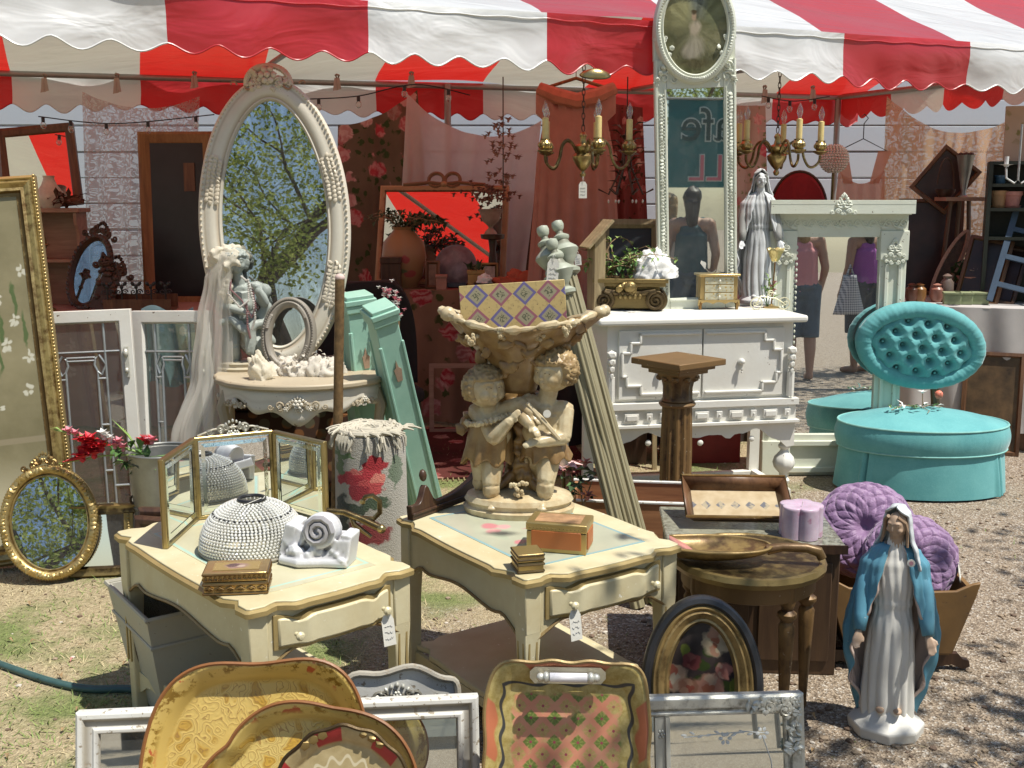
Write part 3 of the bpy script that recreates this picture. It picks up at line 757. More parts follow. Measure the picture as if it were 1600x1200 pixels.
# ================================================================ figures
def hand(m,p,d,up,s):
    """palm with four unequal bent fingers and a thumb; p wrist, d along the fingers, up = back of the hand, s = hand length"""
    p=Vector(p); d=Vector(d).normalized(); u=Vector(up); u=(u-d*u.dot(d)).normalized(); x=d.cross(u)
    c=p+d*s*.27
    for k in (-1,0,1): m.cap(p+x*k*s*.05,s*.12,p+d*s*.5+x*k*s*.15,s*.105,6)
    for k,l in ((-1.5,.36),(-.5,.46),(.5,.43),(1.5,.33)):
        a=p+d*s*.5+x*k*s*.115; b=a+d*s*l*.5-u*s*.03; e=b+d*s*l*.45-u*s*.11; m.tube([a,b,e],[s*.062,s*.056,s*.045],6); m.ell(e,s*.045,1)
    a=p+d*s*.15+x*s*.14; b=a+(x*.75+d*.6)*s*.22; e=b+(d*.9+x*.1-u*.2)*s*.17; m.tube([a,b,e],[s*.075,s*.065,s*.05],6); m.ell(e,s*.05,1)
def interp(tab,z):
    if z<=tab[0][0]: return tab[0][1:]
    for a,b in zip(tab,tab[1:]):
        if z<=b[0]:
            t=(z-a[0])/(b[0]-a[0]); t=t*t*(3-2*t); return tuple(p+(q-p)*t for p,q in zip(a[1:],b[1:]))
    return tab[-1][1:]
def madonna(t,h,mt,base='round',turn=0,lean=0):
    """robed standing figure, arms lowered and open; mt: gown, mantle, lining, veil, skin, base"""
    GOWN=[(.05,.10,.088),(.12,.105,.085),(.3,.098,.078),(.45,.09,.07),(.575,.072,.056),(.66,.086,.062),(.74,.092,.055),(.79,.068,.042),(.825,.038,.034),(.87,.03,.03)]
    def gown(m):
        def f(u,v):
            z=.05+.82*v; rx,ry=interp(GOWN,z); a=2*PI*u; k=max(0,(.62-z))/.6; e=abs(sin(a*6.5+1.2*sin(z*5)+2*noise.noise((a,z*2,1))))
            r=1+(.17*e-.06)*k**.7+.03*max(0,1-k*2)*sin(a*17+z*20)
            if abs(z-.578)<.012: r*=1.06
            return (h*rx*r*cos(a),h*ry*r*sin(a),h*z)
        m.surf(f,150,70,cu=True)
    bld('gown',mt[0],t,gown,ang=180)
    MAN=[(.085,.12,.085,78),(.2,.152,.095,70),(.34,.185,.10,62),(.44,.19,.112,54),(.50,.18,.122,45),(.58,.165,.116,36),(.66,.148,.10,28),(.74,.138,.085,22),(.80,.10,.066,22),(.83,.05,.045,30)]
    def man_(m):
        def f(u,v):
            z=.085+.745*v; rx,ry,gap=interp(MAN,z); g=rad(gap); a=-PI/2+g+(2*PI-2*g)*u
            ed=min(u,1-u); k=1+.07*sin(a*11+z*9+1.5*noise.noise((a*1.5,z*4,2)))*(1-v*.7)+.02*sin(a*25+z*13)
            k+=.10*math.exp(-(ed/.03)**2)*(1-v)*sin(z*38)
            zz=z-.05*(1-v)*sin(a*5)*.6
            return (h*rx*k*cos(a),h*ry*k*sin(a)+h*.012,h*zz)
        m.surf(f,110,60)
    o=bld('mantle',[mt[1],mt[2]],t,man_,ang=180)
    sm=o.modifiers.new('solid','SOLIDIFY'); sm.thickness=.014*h; sm.offset=-1; sm.material_offset=1; sm.material_offset_rim=1
    for s in (-1,1):
        def arm(m):
            m.tube([(s*.085*h,0,.765*h),(s*.125*h,-.02*h,.63*h),(s*.130*h,-.06*h,.53*h),(s*.135*h,-.095*h,.475*h)],[.03*h,.034*h,.032*h,.024*h],12)
            m.ell((s*.085*h,0,.765*h),.03*h,2)
        bld('sleeve',mt[1],t,arm,ang=180)
        bld('hand',mt[4],t,lambda m:hand(m,(s*.137*h,-.10*h,.472*h),(s*.22,-.55,-.8),(s*.2,.75,-.3),.085*h),remesh=.0026*h/.6,soft=3)
        bld('foot',mt[4],t,lambda m:m.ell((s*.035*h,-.088*h,(.128 if base=='oct' else .062)*h),(.018*h,.030*h,.013*h),2))
    hd=thing_sub('head',t)
    def head(m):
        q=T(0,-.012*h,.918*h)@RZ(turn)@RX(lean); m.push(q)
        m.ell((0,0,0),(.040*h,.047*h,.055*h),3); m.ell((0,-.018*h,-.030*h),(.026*h,.028*h,.026*h),2)
        m.tube([(0,-.045*h,.012*h),(0,-.054*h,-.012*h)],[.0035*h,.006*h],8); m.ell((0,-.051*h,-.013*h),.0065*h,2)
        m.ell((0,-.044*h,-.027*h),(.011*h,.006*h,.0035*h),2); m.ell((0,-.042*h,-.033*h),(.009*h,.006*h,.0035*h),2)
        for s in (-1,1):
            m.ell((s*.0165*h,-.040*h,.008*h),(.0095*h,.006*h,.0045*h),2); m.tube([(s*.006*h,-.046*h,.017*h),(s*.018*h,-.0445*h,.021*h),(s*.03*h,-.033*h,.015*h)],.0026*h,6)
            m.ell((s*.022*h,-.033*h,-.014*h),(.014*h,.011*h,.012*h),2)
        m.pop(); m.tube([(0,0,.80*h),(0,-.006*h,.90*h)],[.034*h,.030*h],12)
    bld('face',mt[4],t,head,remesh=.0028*h/.6,soft=2)
    VE=[(.74,.108,.072),(.80,.09,.07),(.86,.068,.064),(.92,.058,.062),(.96,.05,.056),(.99,.03,.036),(1.0,.004,.004)]
    def veil(m):
        def f(u,v):
            z=.735+.265*v; rx,ry=interp(VE,z); g=rad(80*(1-max(0,(z-.955)/.045))) if z>.955 else rad(80); g=max(g,.02) ; a=-PI/2+g+(2*PI-2*g)*u
            ed=min(u,1-u); k=1+.05*sin(a*13+z*20)*(1-v)+.08*math.exp(-(ed/.04)**2)
            return (h*rx*k*cos(a),h*ry*k*sin(a)-.0*h,h*z+h*.004)
        m.push(T(0,0,.9*h)@RZ(turn)@T(0,0,-.9*h)); m.surf(f,70,34); m.pop()
    o=bld('veil',mt[3],t,veil,ang=180); sm=o.modifiers.new('solid','SOLIDIFY'); sm.thickness=.01*h; sm.offset=-1
    bld('hair',mt[6] if len(mt)>6 else mt[4],t,lambda m:[m.tube([(s*.02*h,-.045*h,.955*h),(s*.044*h,-.022*h,.93*h),(s*.050*h,-.010*h,.89*h),(s*.058*h,-.02*h,.83*h)],[.008*h,.009*h,.008*h,.005*h],7) for s in (-1,1)]).matrix_local=T(0,0,.9*h)@RZ(turn)@T(0,0,-.9*h)
    def bs(m):
        if base=='oct': m.lathe([(.155*h,0),(.16*h,.045*h),(.145*h,.06*h),(.12*h,.075*h),(.10*h,.105*h),(.07*h,.125*h),(0,.13*h)],8)
        else: m.lathe([(.13*h,0),(.13*h,.03*h),(.115*h,.045*h),(.10*h,.06*h),(0,.07*h)],28)
    bld('base',mt[5],t,bs,bevel=.004)
def thing_sub(n,t): return t
def infant(par,nm,mat,J,s,hairmat,look=(0,-1,0),hairn=70,rem=.0042,curl=.26):
    """chubby child, one continuous surface; J joint positions, s head radius"""
    V=lambda k:Vector(J[k])
    m=MB(); pe,ch,hd=V('pelvis'),V('chest'),V('head')
    m.cap(pe,s*.92,ch,s*.86,14); m.ell((pe+ch)/2+Vector(look).normalized()*s*.15,(s*.98,s*.92,s*.95),2)
    m.cap(ch,s*.5,hd,s*.46,10)
    for sd in 'lr':
        a,b,c=V('sh'+sd),V('el'+sd),V('ha'+sd)
        m.cap(ch,s*.6,a,s*.47); m.cap(a,s*.46,b,s*.40); m.cap(b,s*.42,c,s*.29)
        d=(c-b).normalized(); hand(m,c,d,J.get('up'+sd,(0,0,1)),s*.85)
        a,b,c=V('hi'+sd),V('kn'+sd),V('an'+sd)
        m.cap(pe,s*.7,a,s*.62); m.cap(a,s*.64,b,s*.46); m.cap(b,s*.46,(b*.55+c*.45),s*.47); m.cap((b*.55+c*.45),s*.46,c,s*.28)
        t=V('to'+sd); m.cap(c,s*.29,t,s*.2)
        q=(t-c).normalized().cross(Vector((0,0,1)))
        for k in range(-2,3): m.ell(t+(t-c).normalized()*s*(.2-.03*abs(k))+q*s*.1*k,(s*.09,)*3,1)
    L=Vector(look).normalized(); X=L.cross(Vector((0,0,1))).normalized(); U=X.cross(L)
    m.ell(hd,(s,s,s*1.03),3); f=lambda x,u,l:hd+X*(x*s)+U*(u*s)+L*(l*s)
    for k in (-1,1): m.ell(f(k*.38,-.28,.60),s*.37,2); m.ell(f(k*.95,-.1,0),(s*.2,)*3,2); m.ell(f(k*.33,.10,.86),(s*.13,s*.13,s*.09),2); m.tube([f(k*.12,.3,.95),f(k*.4,.36,.86),f(k*.62,.22,.7)],s*.1,6)
    m.ell(f(0,-.55,.66),s*.34,2); m.ell(f(0,-.13,1.02),s*.13,2); m.tube([f(0,.2,.94),f(0,-.1,1.02)],[s*.08,s*.10],6)
    m.ell(f(0,-.40,.97),s*.12,2); m.ell(f(.1,-.36,.95),s*.09,1); m.ell(f(-.1,-.36,.95),s*.09,1)
    o=m.build(nm,mat,par,remesh=rem*.72,soft=5)
    hm=MB(); vs,fs=ico(5); out=[]; sd=s*1e3
    for p in vs:
        dl,du=p.dot(L),p.dot(U); side=abs(p.dot(X))
        face=max(0,min(1,(dl-.30-.28*max(0,du-.1)*0)/.18))*max(0,min(1,(.48-du)/.14))
        low=max(0,min(1,(-.50-du)/.2))
        q3=p*3.2+Vector((sd,0,0)); w_=noise.noise(q3)*.5; rid=1-abs(noise.noise(p*(4.5+curl*14)+Vector((w_*2,w_,sd))))*2
        cu_=1-2*abs(noise.noise(p*8+Vector((0,sd,w_*3))))
        k=1.045+curl*.32*rid+curl*.22*cu_
        out.append(hd+p*s*(k*(1-face)*(1-low)+.86*(1-(1-face)*(1-low))))
    hm.add(out,fs); hm.build('hair',hairmat,o,ang=180)
    em=MB()
    for k in (-1,1): em.tube([f(k*.20,.08,.945),f(k*.33,.11,.93),f(k*.46,.06,.86)],s*.035,5)
    em.tube([f(-.15,-.41,.96),f(0,-.43,1.0),f(.15,-.41,.96)],s*.028,5)
    em.build('face_lines',FACE,o,kind='stuff')
    return o
FACE=plain('brown_glaze_line',(.16,.08,.03),.5)
# ================================================================ things on the buffet
g=G('painted_park_lady')   # little print behind glass in the overmantel: flat picture
base=g.mix(g.step(g.noise(6,5,.6),.35,.7),(.16,.16,.07),(.34,.31,.17)); base=g.mix(g.step(g.sep()[1],.02,.22),base,(.30,.36,.38)) 
c=g.spots(base,[(-.09,.09,.10,.13,(.40,.37,.18)),(.1,.1,.07,.12,(.22,.23,.12)),(.0,-.09,.055,.07,(.56,.50,.36)),(-.03,-.11,.05,.05,(.6,.53,.4)),(.0,.0,.035,.05,(.6,.5,.36)),(-.005,.055,.018,.022,(.55,.38,.25)),(-.005,.075,.022,.014,(.12,.08,.04)),(.0,-.17,.09,.03,(.2,.17,.08))],'xy',warp=.018,soft=.5)
M['ladyprint']=g.out(g.bsdf(c,.25,0.,None,Coat_Weight=.5,Coat_Roughness=.03))
tb=bufpx(1076,474); kt=mpp(5.85,1.6)
tru=thing('trumeau_mirror','tall narrow white trumeau mirror with oval lady picture at its top','trumeau mirror',tb+Vector((0,-.28,0)),2,.3,-2.2)
TW=.415; TH=1.47; TO=1.12   # opening of the mirror ends at TO
G1=M['mantel']
for s in (-1,1):
    def st_(m):
        m.bx(s*(TW/2)-(.062 if s>0 else 0),s*(TW/2)+(0 if s>0 else .062),-.02,.02,0,TO+.14)
    o=bld('stile',G1,tru,st_,bevel=.004)
    def be(m):
        for i in range(62):
            z=.06+i*(TO-.08)/62; m.ell((s*(TW/2-.03),-.024,z),(.012,.008,.011),1,(0,R.uniform(-1,1),0),.5); m.ell((s*(TW/2-.045)+R.uniform(-.004,.004),-.023,z+.008),(.007,.006,.006),0)
        m.bx(s*(TW/2-.052)-.003,s*(TW/2-.052)+.003,-.028,-.015,.05,TO); m.bx(s*(TW/2-.01)-.004,s*(TW/2-.01)+.004,-.028,-.015,.02,TO+.14)
    bld('carving',G1,o,be)
bld('bottom_rail',G1,tru,lambda m:(m.bx(-TW/2+.063,TW/2-.063,-.02,.02,0,.06),m.bx(-TW/2+.06,TW/2-.06,-.028,-.018,.045,.055)),bevel=.003)
def hdp(m):
    m.bx(-TW/2+.063,TW/2-.063,-.018,.018,TO,TO+.14)
    n=40; o=[(-TW/2,TO+.14)]+[(-(TW/2)*cos(PI*i/n),TO+.22+.36*sin(PI*i/n)**.8) for i in range(n+1)]+[(TW/2,TO+.14)]
    m.prism(o,.0,.03)
bld('headboard',G1,tru,hdp)
bld('mirror_pane',M['oldmirror'],tru,lambda m:m.bx(-TW/2+.05,TW/2-.05,-.006,.0,.05,TO+.01))
oz=TO+.29; oa=.168; ob=.225
of=bld('oval_frame',G1,tru,lambda m:m.sweep(oval_path(oa+.028,ob+.035,90,oz),[(-.012,.0),(-.012,-.025),(-.004,-.045),(.006,-.05),(.02,-.04),(.03,-.045),(.036,-.035),(.036,.0)]))
def oc(m):
    n=110
    for i in range(n):
        a=2*PI*i/n; m.ell(((oa+.018)*cos(a),-.046,oz+(ob+.022)*sin(a)),(.0085,.007,.0085),1,jit=.5)
    for s in (-1,1):
        for (ax,az,ss) in ((.19,.17,.075),(.2,-.05,.07),(.195,.07,.05)): 
            spray(m,s*ax*.98,oz+az,ss,-.03,-s,.007,1); spray(m,s*ax,oz+az,ss,-.03,-s,.006,-1)
        for k in range(6): m.ell((s*(TW/2-.015-.03*k*.5),-.03,TO+.045+.03*k),(.014,.01,.014),1,jit=.5)
        spray(m,s*(TW/2-.01),TO+.03,.14,-.022,-s,.006,1); scroll(m,s*(TW/2-.045),TO+.10,.03,0,s,-.022,.006)
    crest(m,0,oz+ob+.0,.26,.09,-.04,.008)
bld('carving',G1,of,oc)
bld('picture',M['ladyprint'],tru,lambda m:m.lathe([(0,0),(1,0)],60,sx=oa,sy=ob)).matrix_local=T(0,-.024,oz)@RX(90)

STONE=paint('weathered_grey_stone',(.68,.70,.71),chipcol=(.72,.55,.52),chip=.72,dirt=(.34,.34,.31),dirtk=.5,recess_col=(.30,.30,.28))
ms=bufpx(1181,474)
mst=thing('madonna_statue','weathered grey stone madonna statue standing on white buffet','statue',ms,-2)
madonna(mst,.725,[STONE]*7,'round',turn=8,lean=6)

# miniature chest of drawers
cm=bufpx(1118,482); ck=mpp(5.5,1.0)
mc=thing('miniature_chest','miniature gilded chest with three painted drawers on white buffet','jewellery chest',cm,4)
CW,CD,CHh=.195,.12,.185
bld('body',M['goldbright'],mc,lambda m:(m.bx(-CW/2,CW/2,-CD/2,CD/2,.045,CHh-.012)),bevel=.002)
bld('top',M['goldbright'],mc,lambda m:m.bx(-CW/2-.012,CW/2+.012,-CD/2-.014,CD/2+.005,CHh-.012,CHh),bevel=.004)
g=G('drawer_paint'); ab=g.math('ABSOLUTE',g.sep()[0]); c=g.mix(g.step(g.vor(60,out=0),.35,.25),(.50,.47,.33),(.42,.28,.08)); c=g.mix(g.step(g.noise(50,3),.5,.6),c,(.40,.38,.27)); dm=g.out(g.bsdf(c,.4,.1))
d0=None
for i in range(3):
    m=MB(); m.bx(-CW/2+.022,CW/2-.022,-.006,0,.0,.036); d=m.build('drawer',dm,mc,bevel=.001); d.location=(0,-CD/2,.05+.041*i)
    m=MB(); m.ell((0,-.012,.018),.007,2); k=m.build('knob',M['silver'],d)
bld('skirt',M['goldbright'],mc,lambda m:m.prism([(-CW/2-.01,.052),(-CW/2-.012,.02)]+[(-CW/2+CW*t/12,.03+.01*abs(sin(t*PI/4))) for t in range(13)]+[(CW/2+.012,.02),(CW/2+.01,.052)],-CD/2-.008,-CD/2+.004))
for sx in (-1,1):
    for sy in (-1,1): bld('leg',M['goldbright'],mc,lambda m:m.tube([(sx*CW*.46,sy*CD*.45,.05),(sx*CW*.5,sy*CD*.5,.03),(sx*CW*.49,sy*CD*.48,0)],[.014,.011,.008],6))
# wire spectacles-like bow and a tag on the chest
sw=thing('wire_ornament','little silver wire bow ornament lying on the miniature chest','wire ornament',cm+Vector((.0,.0,CHh+.001)),4)
bld('wire',M['silver'],sw,lambda m:[m.tube([(a+.026*cos(2*PI*i/16),.0+.01*sin(2*PI*i/16),.026+.024*sin(2*PI*i/16)) for i in range(16)],.0022,5,closed=True) for a in (-.03,.03)])
bld('tag',M['paper'],sw,lambda m:m.prism([(-.055,.01),(-.04,.005),(-.06,.055),(-.085,.065),(-.088,.05)],-.003,-.001))
# tulip candle holders
def tulip(lbl,p,n,s=1.,tall=.19):
    t=thing('tulip_candleholder',lbl,'candleholder',p,0,group='gilt tulip candleholders on the buffet')
    bld('base',M['goldbright'],t,lambda m:m.lathe([(.045,0),(.045,.006),(.012,.014),(.005,.02)],20))
    st=bld('stem',M['goldbright'],t,lambda m:[m.tube([(0,0,.01),(.02*i,.0,tall*.5),(.035*i,.0,tall)],.004,6) for i in n])
    for i in n:
        b=MB()
        for k in range(6):
            a=k*PI/3
            def pf(u,v,a=a): 
                w=(u-.5)*1.15*sin(PI*min(1,.25+.75*(1-v)))**.7; r=.012+.032*v**.8; return (.035*i+r*cos(a+w),r*sin(a+w),tall+.075*v-.012*(abs(u-.5)*2)**2*v)
            b.surf(pf,6,6)
        b.build('flower_cup',gilt_pale,t,solid=.002)
    def lf(m):
        for k in range(5): m.leaf((0,0,.03+.02*k),(cos(k*2.2),sin(k*2.2),1.),.07,.022)
    bld('leaf',M['leafl'],t,lf)
gilt_pale=gold('pale_gilding',(.72,.60,.26),(.35,.25,.08),.42,.35,.5)
tulip('twin gilt tulip candleholder behind the miniature chest',bufpx(1096,471)+Vector((0,.03,0)),(-1.3,1.2))
tulip('single gilt tulip candleholder by the madonna with pink flowers',bufpx(1196,481)+Vector((.03,-.0,0)),(.3,),tall=.24)
ft=bufpx(1197,480)
fl_=thing('flower_sprig','small sprig of dusty pink silk flowers beside grey madonna','flower sprig',ft+Vector((.0,-.04,0)))
bld('stem',M['leafg'],fl_,lambda m:[m.tube([(0,0,0),(R.uniform(-.03,.03),0,.06),(R.uniform(-.04,.04),R.uniform(-.02,.02),.12)],.002,4) for k in range(5)])
def blossom(m,c,r,n=7,d=(0,-1,.3)):
    for k in range(n):
        a=2.4*k; v=Vector((cos(a),sin(a)*.8,.4+.1*k)).normalized()+Vector(d)*.6; m.leaf(c,v,r,r*.7)
    m.ell(c,r*.25,0)
bld('petal',plain('dusty_pink',(.50,.26,.24),.7),fl_,lambda m:[blossom(m,(R.uniform(-.03,.03),-.01,.07+.02*k),.022) for k in range(4)])
bld('leaf',M['leafl'],fl_,lambda m:[m.leaf((0,0,.03+.015*k),(R.gauss(0,1),R.gauss(0,1),1),.05,.014) for k in range(9)])
# little wire tricycle
tr=thing('wire_tricycle','tiny cream wire tricycle ornament at front edge of buffet','ornament',bufpx(1200,483)+Vector((0,-.035,0)),3)
CW_=plain('cream_wire',(.74,.70,.48),.45,.2)
for xx in (-.07,.075): 
    w0=bld('wheel',CW_,tr,lambda m:m.tube([(xx+.03*cos(2*PI*i/22),0,.033+.03*sin(2*PI*i/22)) for i in range(22)],.003,5,closed=True))
    bld('spoke',CW_,w0,lambda m:[scroll(m,xx+.008*q,.033,.013,0,q,0,.0022) for q in (-1,1)])
bld('frame',CW_,tr,lambda m:(m.tube([(-.07,0,.033),(-.05,0,.07),(.03,0,.06),(.075,0,.033)],.0032,5),m.tube([(-.02,0,.066),(.0,0,.09),(.03,0,.085)],.003,5),scroll(m,.0,.085,.018,0,1,0,.003)))
# ionic capital planter, ivy, white shell bundle
cp=bufpx(985,484)
GD=M['golddark']
ca=thing('capital_planter','gilded ionic capital planter with scrolled corners on white buffet','planter',cp+Vector((-.0,.03,0)),-6)
cw,cdp,chh=.36,.20,.165
def cb(m):
    m.bx(-cw/2+.03,cw/2-.03,-cdp/2+.03,cdp/2-.03,.01,.13); m.bx(-cw/2+.0,cw/2-.0,-cdp/2-.0,cdp/2,.125,.145); m.bx(-cw/2-.012,cw/2+.012,-cdp/2-.012,cdp/2+.012,.145,chh)
    for s in (-1,1):
        m.tube([(s*(cw/2-.05),-cdp/2-.005,.055),(s*(cw/2-.05),cdp/2+.005,.055)],.052,24)
    m.tube([(-cw/2+.05,-cdp/2+.0,.10),(-.06,-cdp/2+.01,.092),(.06,-cdp/2+.01,.092),(cw/2-.05,-cdp/2,.10)],.018,8)
bld('body',GD,ca,cb,bevel=.003)
def cs(m):
    for y_ in (-cdp/2-.012,):
        for s in (-1,1): scroll(m,s*(cw/2-.05),.055,.046,PI/2,s,y_,.011,2.1)
        for k in range(5): m.ell((-.05+.025*k,-cdp/2-.004,.075),(.012,.012,.017),1)
        for k in range(7): m.ell((-.02+.04*sin(k),-cdp/2-.012,.12+.01*cos(k*2)),(.02,.014,.02),1,jit=.4)
        m.ell((0,-cdp/2-.02,.125),(.035,.02,.03),2); m.ell((0,-cdp/2-.04,.128),(.011,.006,.011),1)
    for y_ in (-.06,0,.06): m.tube([(cw/2-.05+.055*cos(a*.2),y_,.055+.055*sin(a*.2)) for a in range(-8,10)],.008,6)
bld('volute',GD,ca,cs)
iv=thing('ivy_plant','leafy ivy plant in the gilded capital planter','plant',cp+Vector((-.07,.03,chh)),0)
def ivs(m,out=[]):
    q=random.Random(4)
    for i in range(22):
        a=q.uniform(0,PI*2); l=q.uniform(.16,.40); p=[Vector((q.uniform(-.08,.08),q.uniform(-.05,.05),-.01))]
        d=Vector((cos(a)*.55,sin(a)*.4,1.5))
        for k in range(6): p.append(p[-1]+d.normalized()*l/6); d+=Vector((q.gauss(0,.25)+cos(a)*.25,q.gauss(0,.2),-.42))
        m.tube(p,.0022,4); out.extend(p[1:])
    return out
IVP=[]; bld('stem',M['stem'],iv,lambda m:IVP.extend(ivs(m)))
def ivl(m):
    q=random.Random(9)
    for p in IVP:
        for k in range(2): m.cur=0 if q.random()<.5 else 1; m.leaf(p,(q.gauss(0,1),q.gauss(-.5,.8),q.gauss(.1,.6)),q.uniform(.025,.048),q.uniform(.016,.028))
bld('leaf',[M['leafg'],M['leafl']],iv,ivl,kind='stuff')
WL=plain('white_satin',(.80,.79,.76),.45,0,.05,30,.3)
sb=thing('white_cloth_bundle','crumpled white satin bundle on the gilded capital planter','cloth bundle',cp+Vector((.12,.02,chh)),0)
def crum(m,a,b,c,seed,amp=.28,nu=60,nv=26):
    def f(u,v):
        t=2*PI*u; ph=PI*v*.5; d=Vector((cos(t)*cos(ph),sin(t)*cos(ph),sin(ph)))
        k=1+amp*(noise.noise(d*2.4+Vector((seed,0,0)))+.6*abs(noise.noise(d*5+Vector((0,seed,0))))+.3*noise.noise(d*11))
        return (a*d.x*k,b*d.y*k,c*d.z*k)
    m.surf(f,nu,nv,cu=True)
bld('cloth',WL,sb,lambda m:crum(m,.11,.08,.13,3,.24),ang=180)
# wooden birdhouse with sloped roof behind the ivy
bh_=thing('birdhouse','rough wooden birdhouse with slanted roof behind the ivy','birdhouse',onbuf(-.435,.185),14)
bld('body',M['palewood'],bh_,lambda m:m.prism([(-.03,0),(.03,0),(.03,.36),(.026,.42),(-.03,.35)],-.06,.06),bevel=.002)
for k in range(3):
    o=bld('roof_board',M['palewood'],bh_,lambda m:m.box((0,0,0),(.19,.055,.012))); o.matrix_local=T(-.0,-.05+.05*k,.39)@RY(-47)
fo2=thing('framed_chalkboard','pale wood framed dark board standing behind birdhouse','framed board',Vector((ony(985,470,6.15).x,6.15,.9)),4,6)
def rframe(m,w,h,prof): m.sweep(rect_path(w,h),prof)
bld('frame',M['palewood'],fo2,lambda m:rframe(m,.34,.52,[(0,.01),(0,-.02),(.03,-.026),(.05,-.012),(.05,.01)]))
bld('board',plain('dark_slate',(.03,.035,.04),.5),fo2,lambda m:m.bx(-.13,.13,-.002,.004,.04,.48))
bld('easel_leg',M['palewood'],fo2,lambda m:[m.box((s*.15,.06,-.3),(.025,.025,1.25)) for s in (-1,1)])
# ================================================================ on the console table
def onct(px,py): return onz(px,py,.75)
PAT=paint('verdigris_stone',(.38,.41,.37),chipcol=(.5,.5,.43),chip=.7,dirt=(.18,.21,.19),dirtk=.75)
cs_=onct(383,578); 
vc=thing('boy_statue','grey green boy statue wearing a lace veil and strings of beads','statue',cs_+Vector((-.005,.03,0)),12)
h=.60/.6
J=dict(pelvis=(0,.01,.24),chest=(-.005,0,.365),head=(-.03,-.015,.50),shl=(-.075,0,.385),ell=(-.085,-.03,.30),hal=(.01,-.085,.275),shr=(.07,0,.385),elr=(.10,-.03,.31),har=(.065,-.085,.375),hil=(-.045,0,.20),knl=(-.045,-.03,.115),anl=(-.04,-.01,.035),tol=(-.045,-.06,.022),hir=(.045,0,.20),knr=(.06,-.05,.125),anr=(.075,-.02,.05),tor=(.085,-.07,.035),upl=(0,-.3,1),upr=(0,-1,.2))
bo_=infant(vc,'boy',PAT,J,.054,PAT,look=(.28,-.95,-.05),rem=.0042,curl=.6)
def sash(m):
    for k in range(26):
        t=k/25; a=-.09+.19*t; m.ell((a,-.035-.03*sin(t*PI),.225+.02*sin(t*9)-.03*t),(.03,.035,.022),1,(0,.4*sin(k*2),0),.4)
    for k in range(14): m.ell((.03+.01*sin(k*3),-.07,.2-.009*k),(.03-.001*k,.022,.016),1,jit=.4)
    for k in range(22): m.ell((.095+.012*sin(k),.01,.38-.012*k),(.025+.0012*k,.04,.02),1,jit=.4)
    m.cap((-.06,.05,.03),.05,(-.07,.05,.2),.035)
bld('drapery',PAT,bo_,sash,remesh=.006,soft=4)
bld('base',paint('mossy_stone_base',(.45,.42,.33),chip=.68,dirtk=.8),vc,lambda m:m.lathe([(.125,0),(.13,.012),(.115,.02),(.12,.035),(.10,.04),(.06,.042)],20,sx=1,sy=.8))
PB=plain('pearl_bead',(.62,.58,.52),.2,.1,.2); RB=plain('rose_bead',(.30,.16,.16),.2,.2,.2)
bd=thing('bead_necklaces','pearl and rose bead strings hung round the grey boy statue','bead strings',cs_+Vector((-.005,.03,0)),12)
def beads(m,pts,r,n):
    L=len(pts)-1
    for i in range(n):
        t=i/(n-1)*L; k=min(int(t),L-1); f=t-k
        p=Vector(pts[k]).lerp(Vector(pts[k+1]),f); m.ell(p,(r,)*3,1)
bld('pearl_string',PB,bd,lambda m:(beads(m,[(-.05,-.03,.43),(-.06,-.085,.36),(-.01,-.115,.30),(.03,-.115,.33),(.03,-.075,.41),(.0,-.06,.435)],.0055,46),beads(m,[(.03,-.08,.42),(.05,-.115,.33),(.055,-.115,.25),(.04,-.11,.20)],.0065,24)),kind='stuff')
bld('rose_string',RB,bd,lambda m:(beads(m,[(-.045,-.035,.44),(-.05,-.09,.38),(.0,-.11,.33),(.04,-.11,.25),(.06,-.12,.30),(.045,-.08,.40)],.005,50),beads(m,[(.02,-.11,.32),(.02,-.115,.21),(.03,-.11,.16)],.006,22)),kind='stuff')
# veil and lace cap
VEIL=cloth('ivory_tulle',(.90,.87,.80),.55,.46,300,.1); LC=lace('ivory_lace',(.80,.74,.60),40,.75,.3,1.)
ve=thing('lace_veil','long ivory lace veil falling from the head of boy statue','veil',cs_+Vector((-.035,.03,0)),12)
def vl(m):
    T_=[(-.60,-.165,-.075,.18,.075),(-.3,-.125,-.06,.15,.068),(0,-.07,-.01,.105,.058),(.25,-.055,.0,.085,.058),(.42,-.04,.0,.072,.06),(.53,-.005,.0,.056,.058),(.56,.0,0,.03,.035),(.575,.0,0,.002,.002)]
    def f(u,v):
        z=-.60+1.175*v; cx,cy_,rx,ry=[interp(T_,z)[k] for k in (1,1,2,3)]; cx=interp(T_,z)[0]-.03*0
        a=rad(-70)+rad(285)*(1-u) if False else rad(200)-rad(255)*(u-.5)+rad(-20)
        k=1+(.16*sin(u*46+2*noise.noise((u*5,z*2,1)))+.07*sin(u*97+z*6))*min(1,(.56-z)*3)
        return (cx-.02+rx*k*cos(a),cy_*.5+.0+ry*k*sin(a)-.02,z)
    m.surf(f,150,60)
bld('tulle',VEIL,ve,vl,ang=180)
def capf(m):
    q=random.Random(2)
    for i in range(70):
        a=q.uniform(.3,5.2); z=q.uniform(-.2,1); c=(-.0+.062*cos(a)*math.sqrt(1-min(.99,z*z)),-.015+.06*sin(a)*math.sqrt(1-min(.99,z*z)),.50+.068*z)
        m.ell(c,(q.uniform(.012,.024),q.uniform(.012,.022),q.uniform(.008,.018)),1,(q.random()*3,q.random()*3,0),.7)
    for i in range(36): m.ell((-.07+q.gauss(0,.022),-.02+q.gauss(0,.02),.50+q.gauss(0,.028)),(.026,.022,.022),1,(q.random()*3,q.random()*3,0),.9)
    for i in range(24): m.ell((-.045+q.gauss(0,.01),-.05,.46-.006*i),(.022,.014,.02),1,(q.random()*3,q.random(),0),.9)
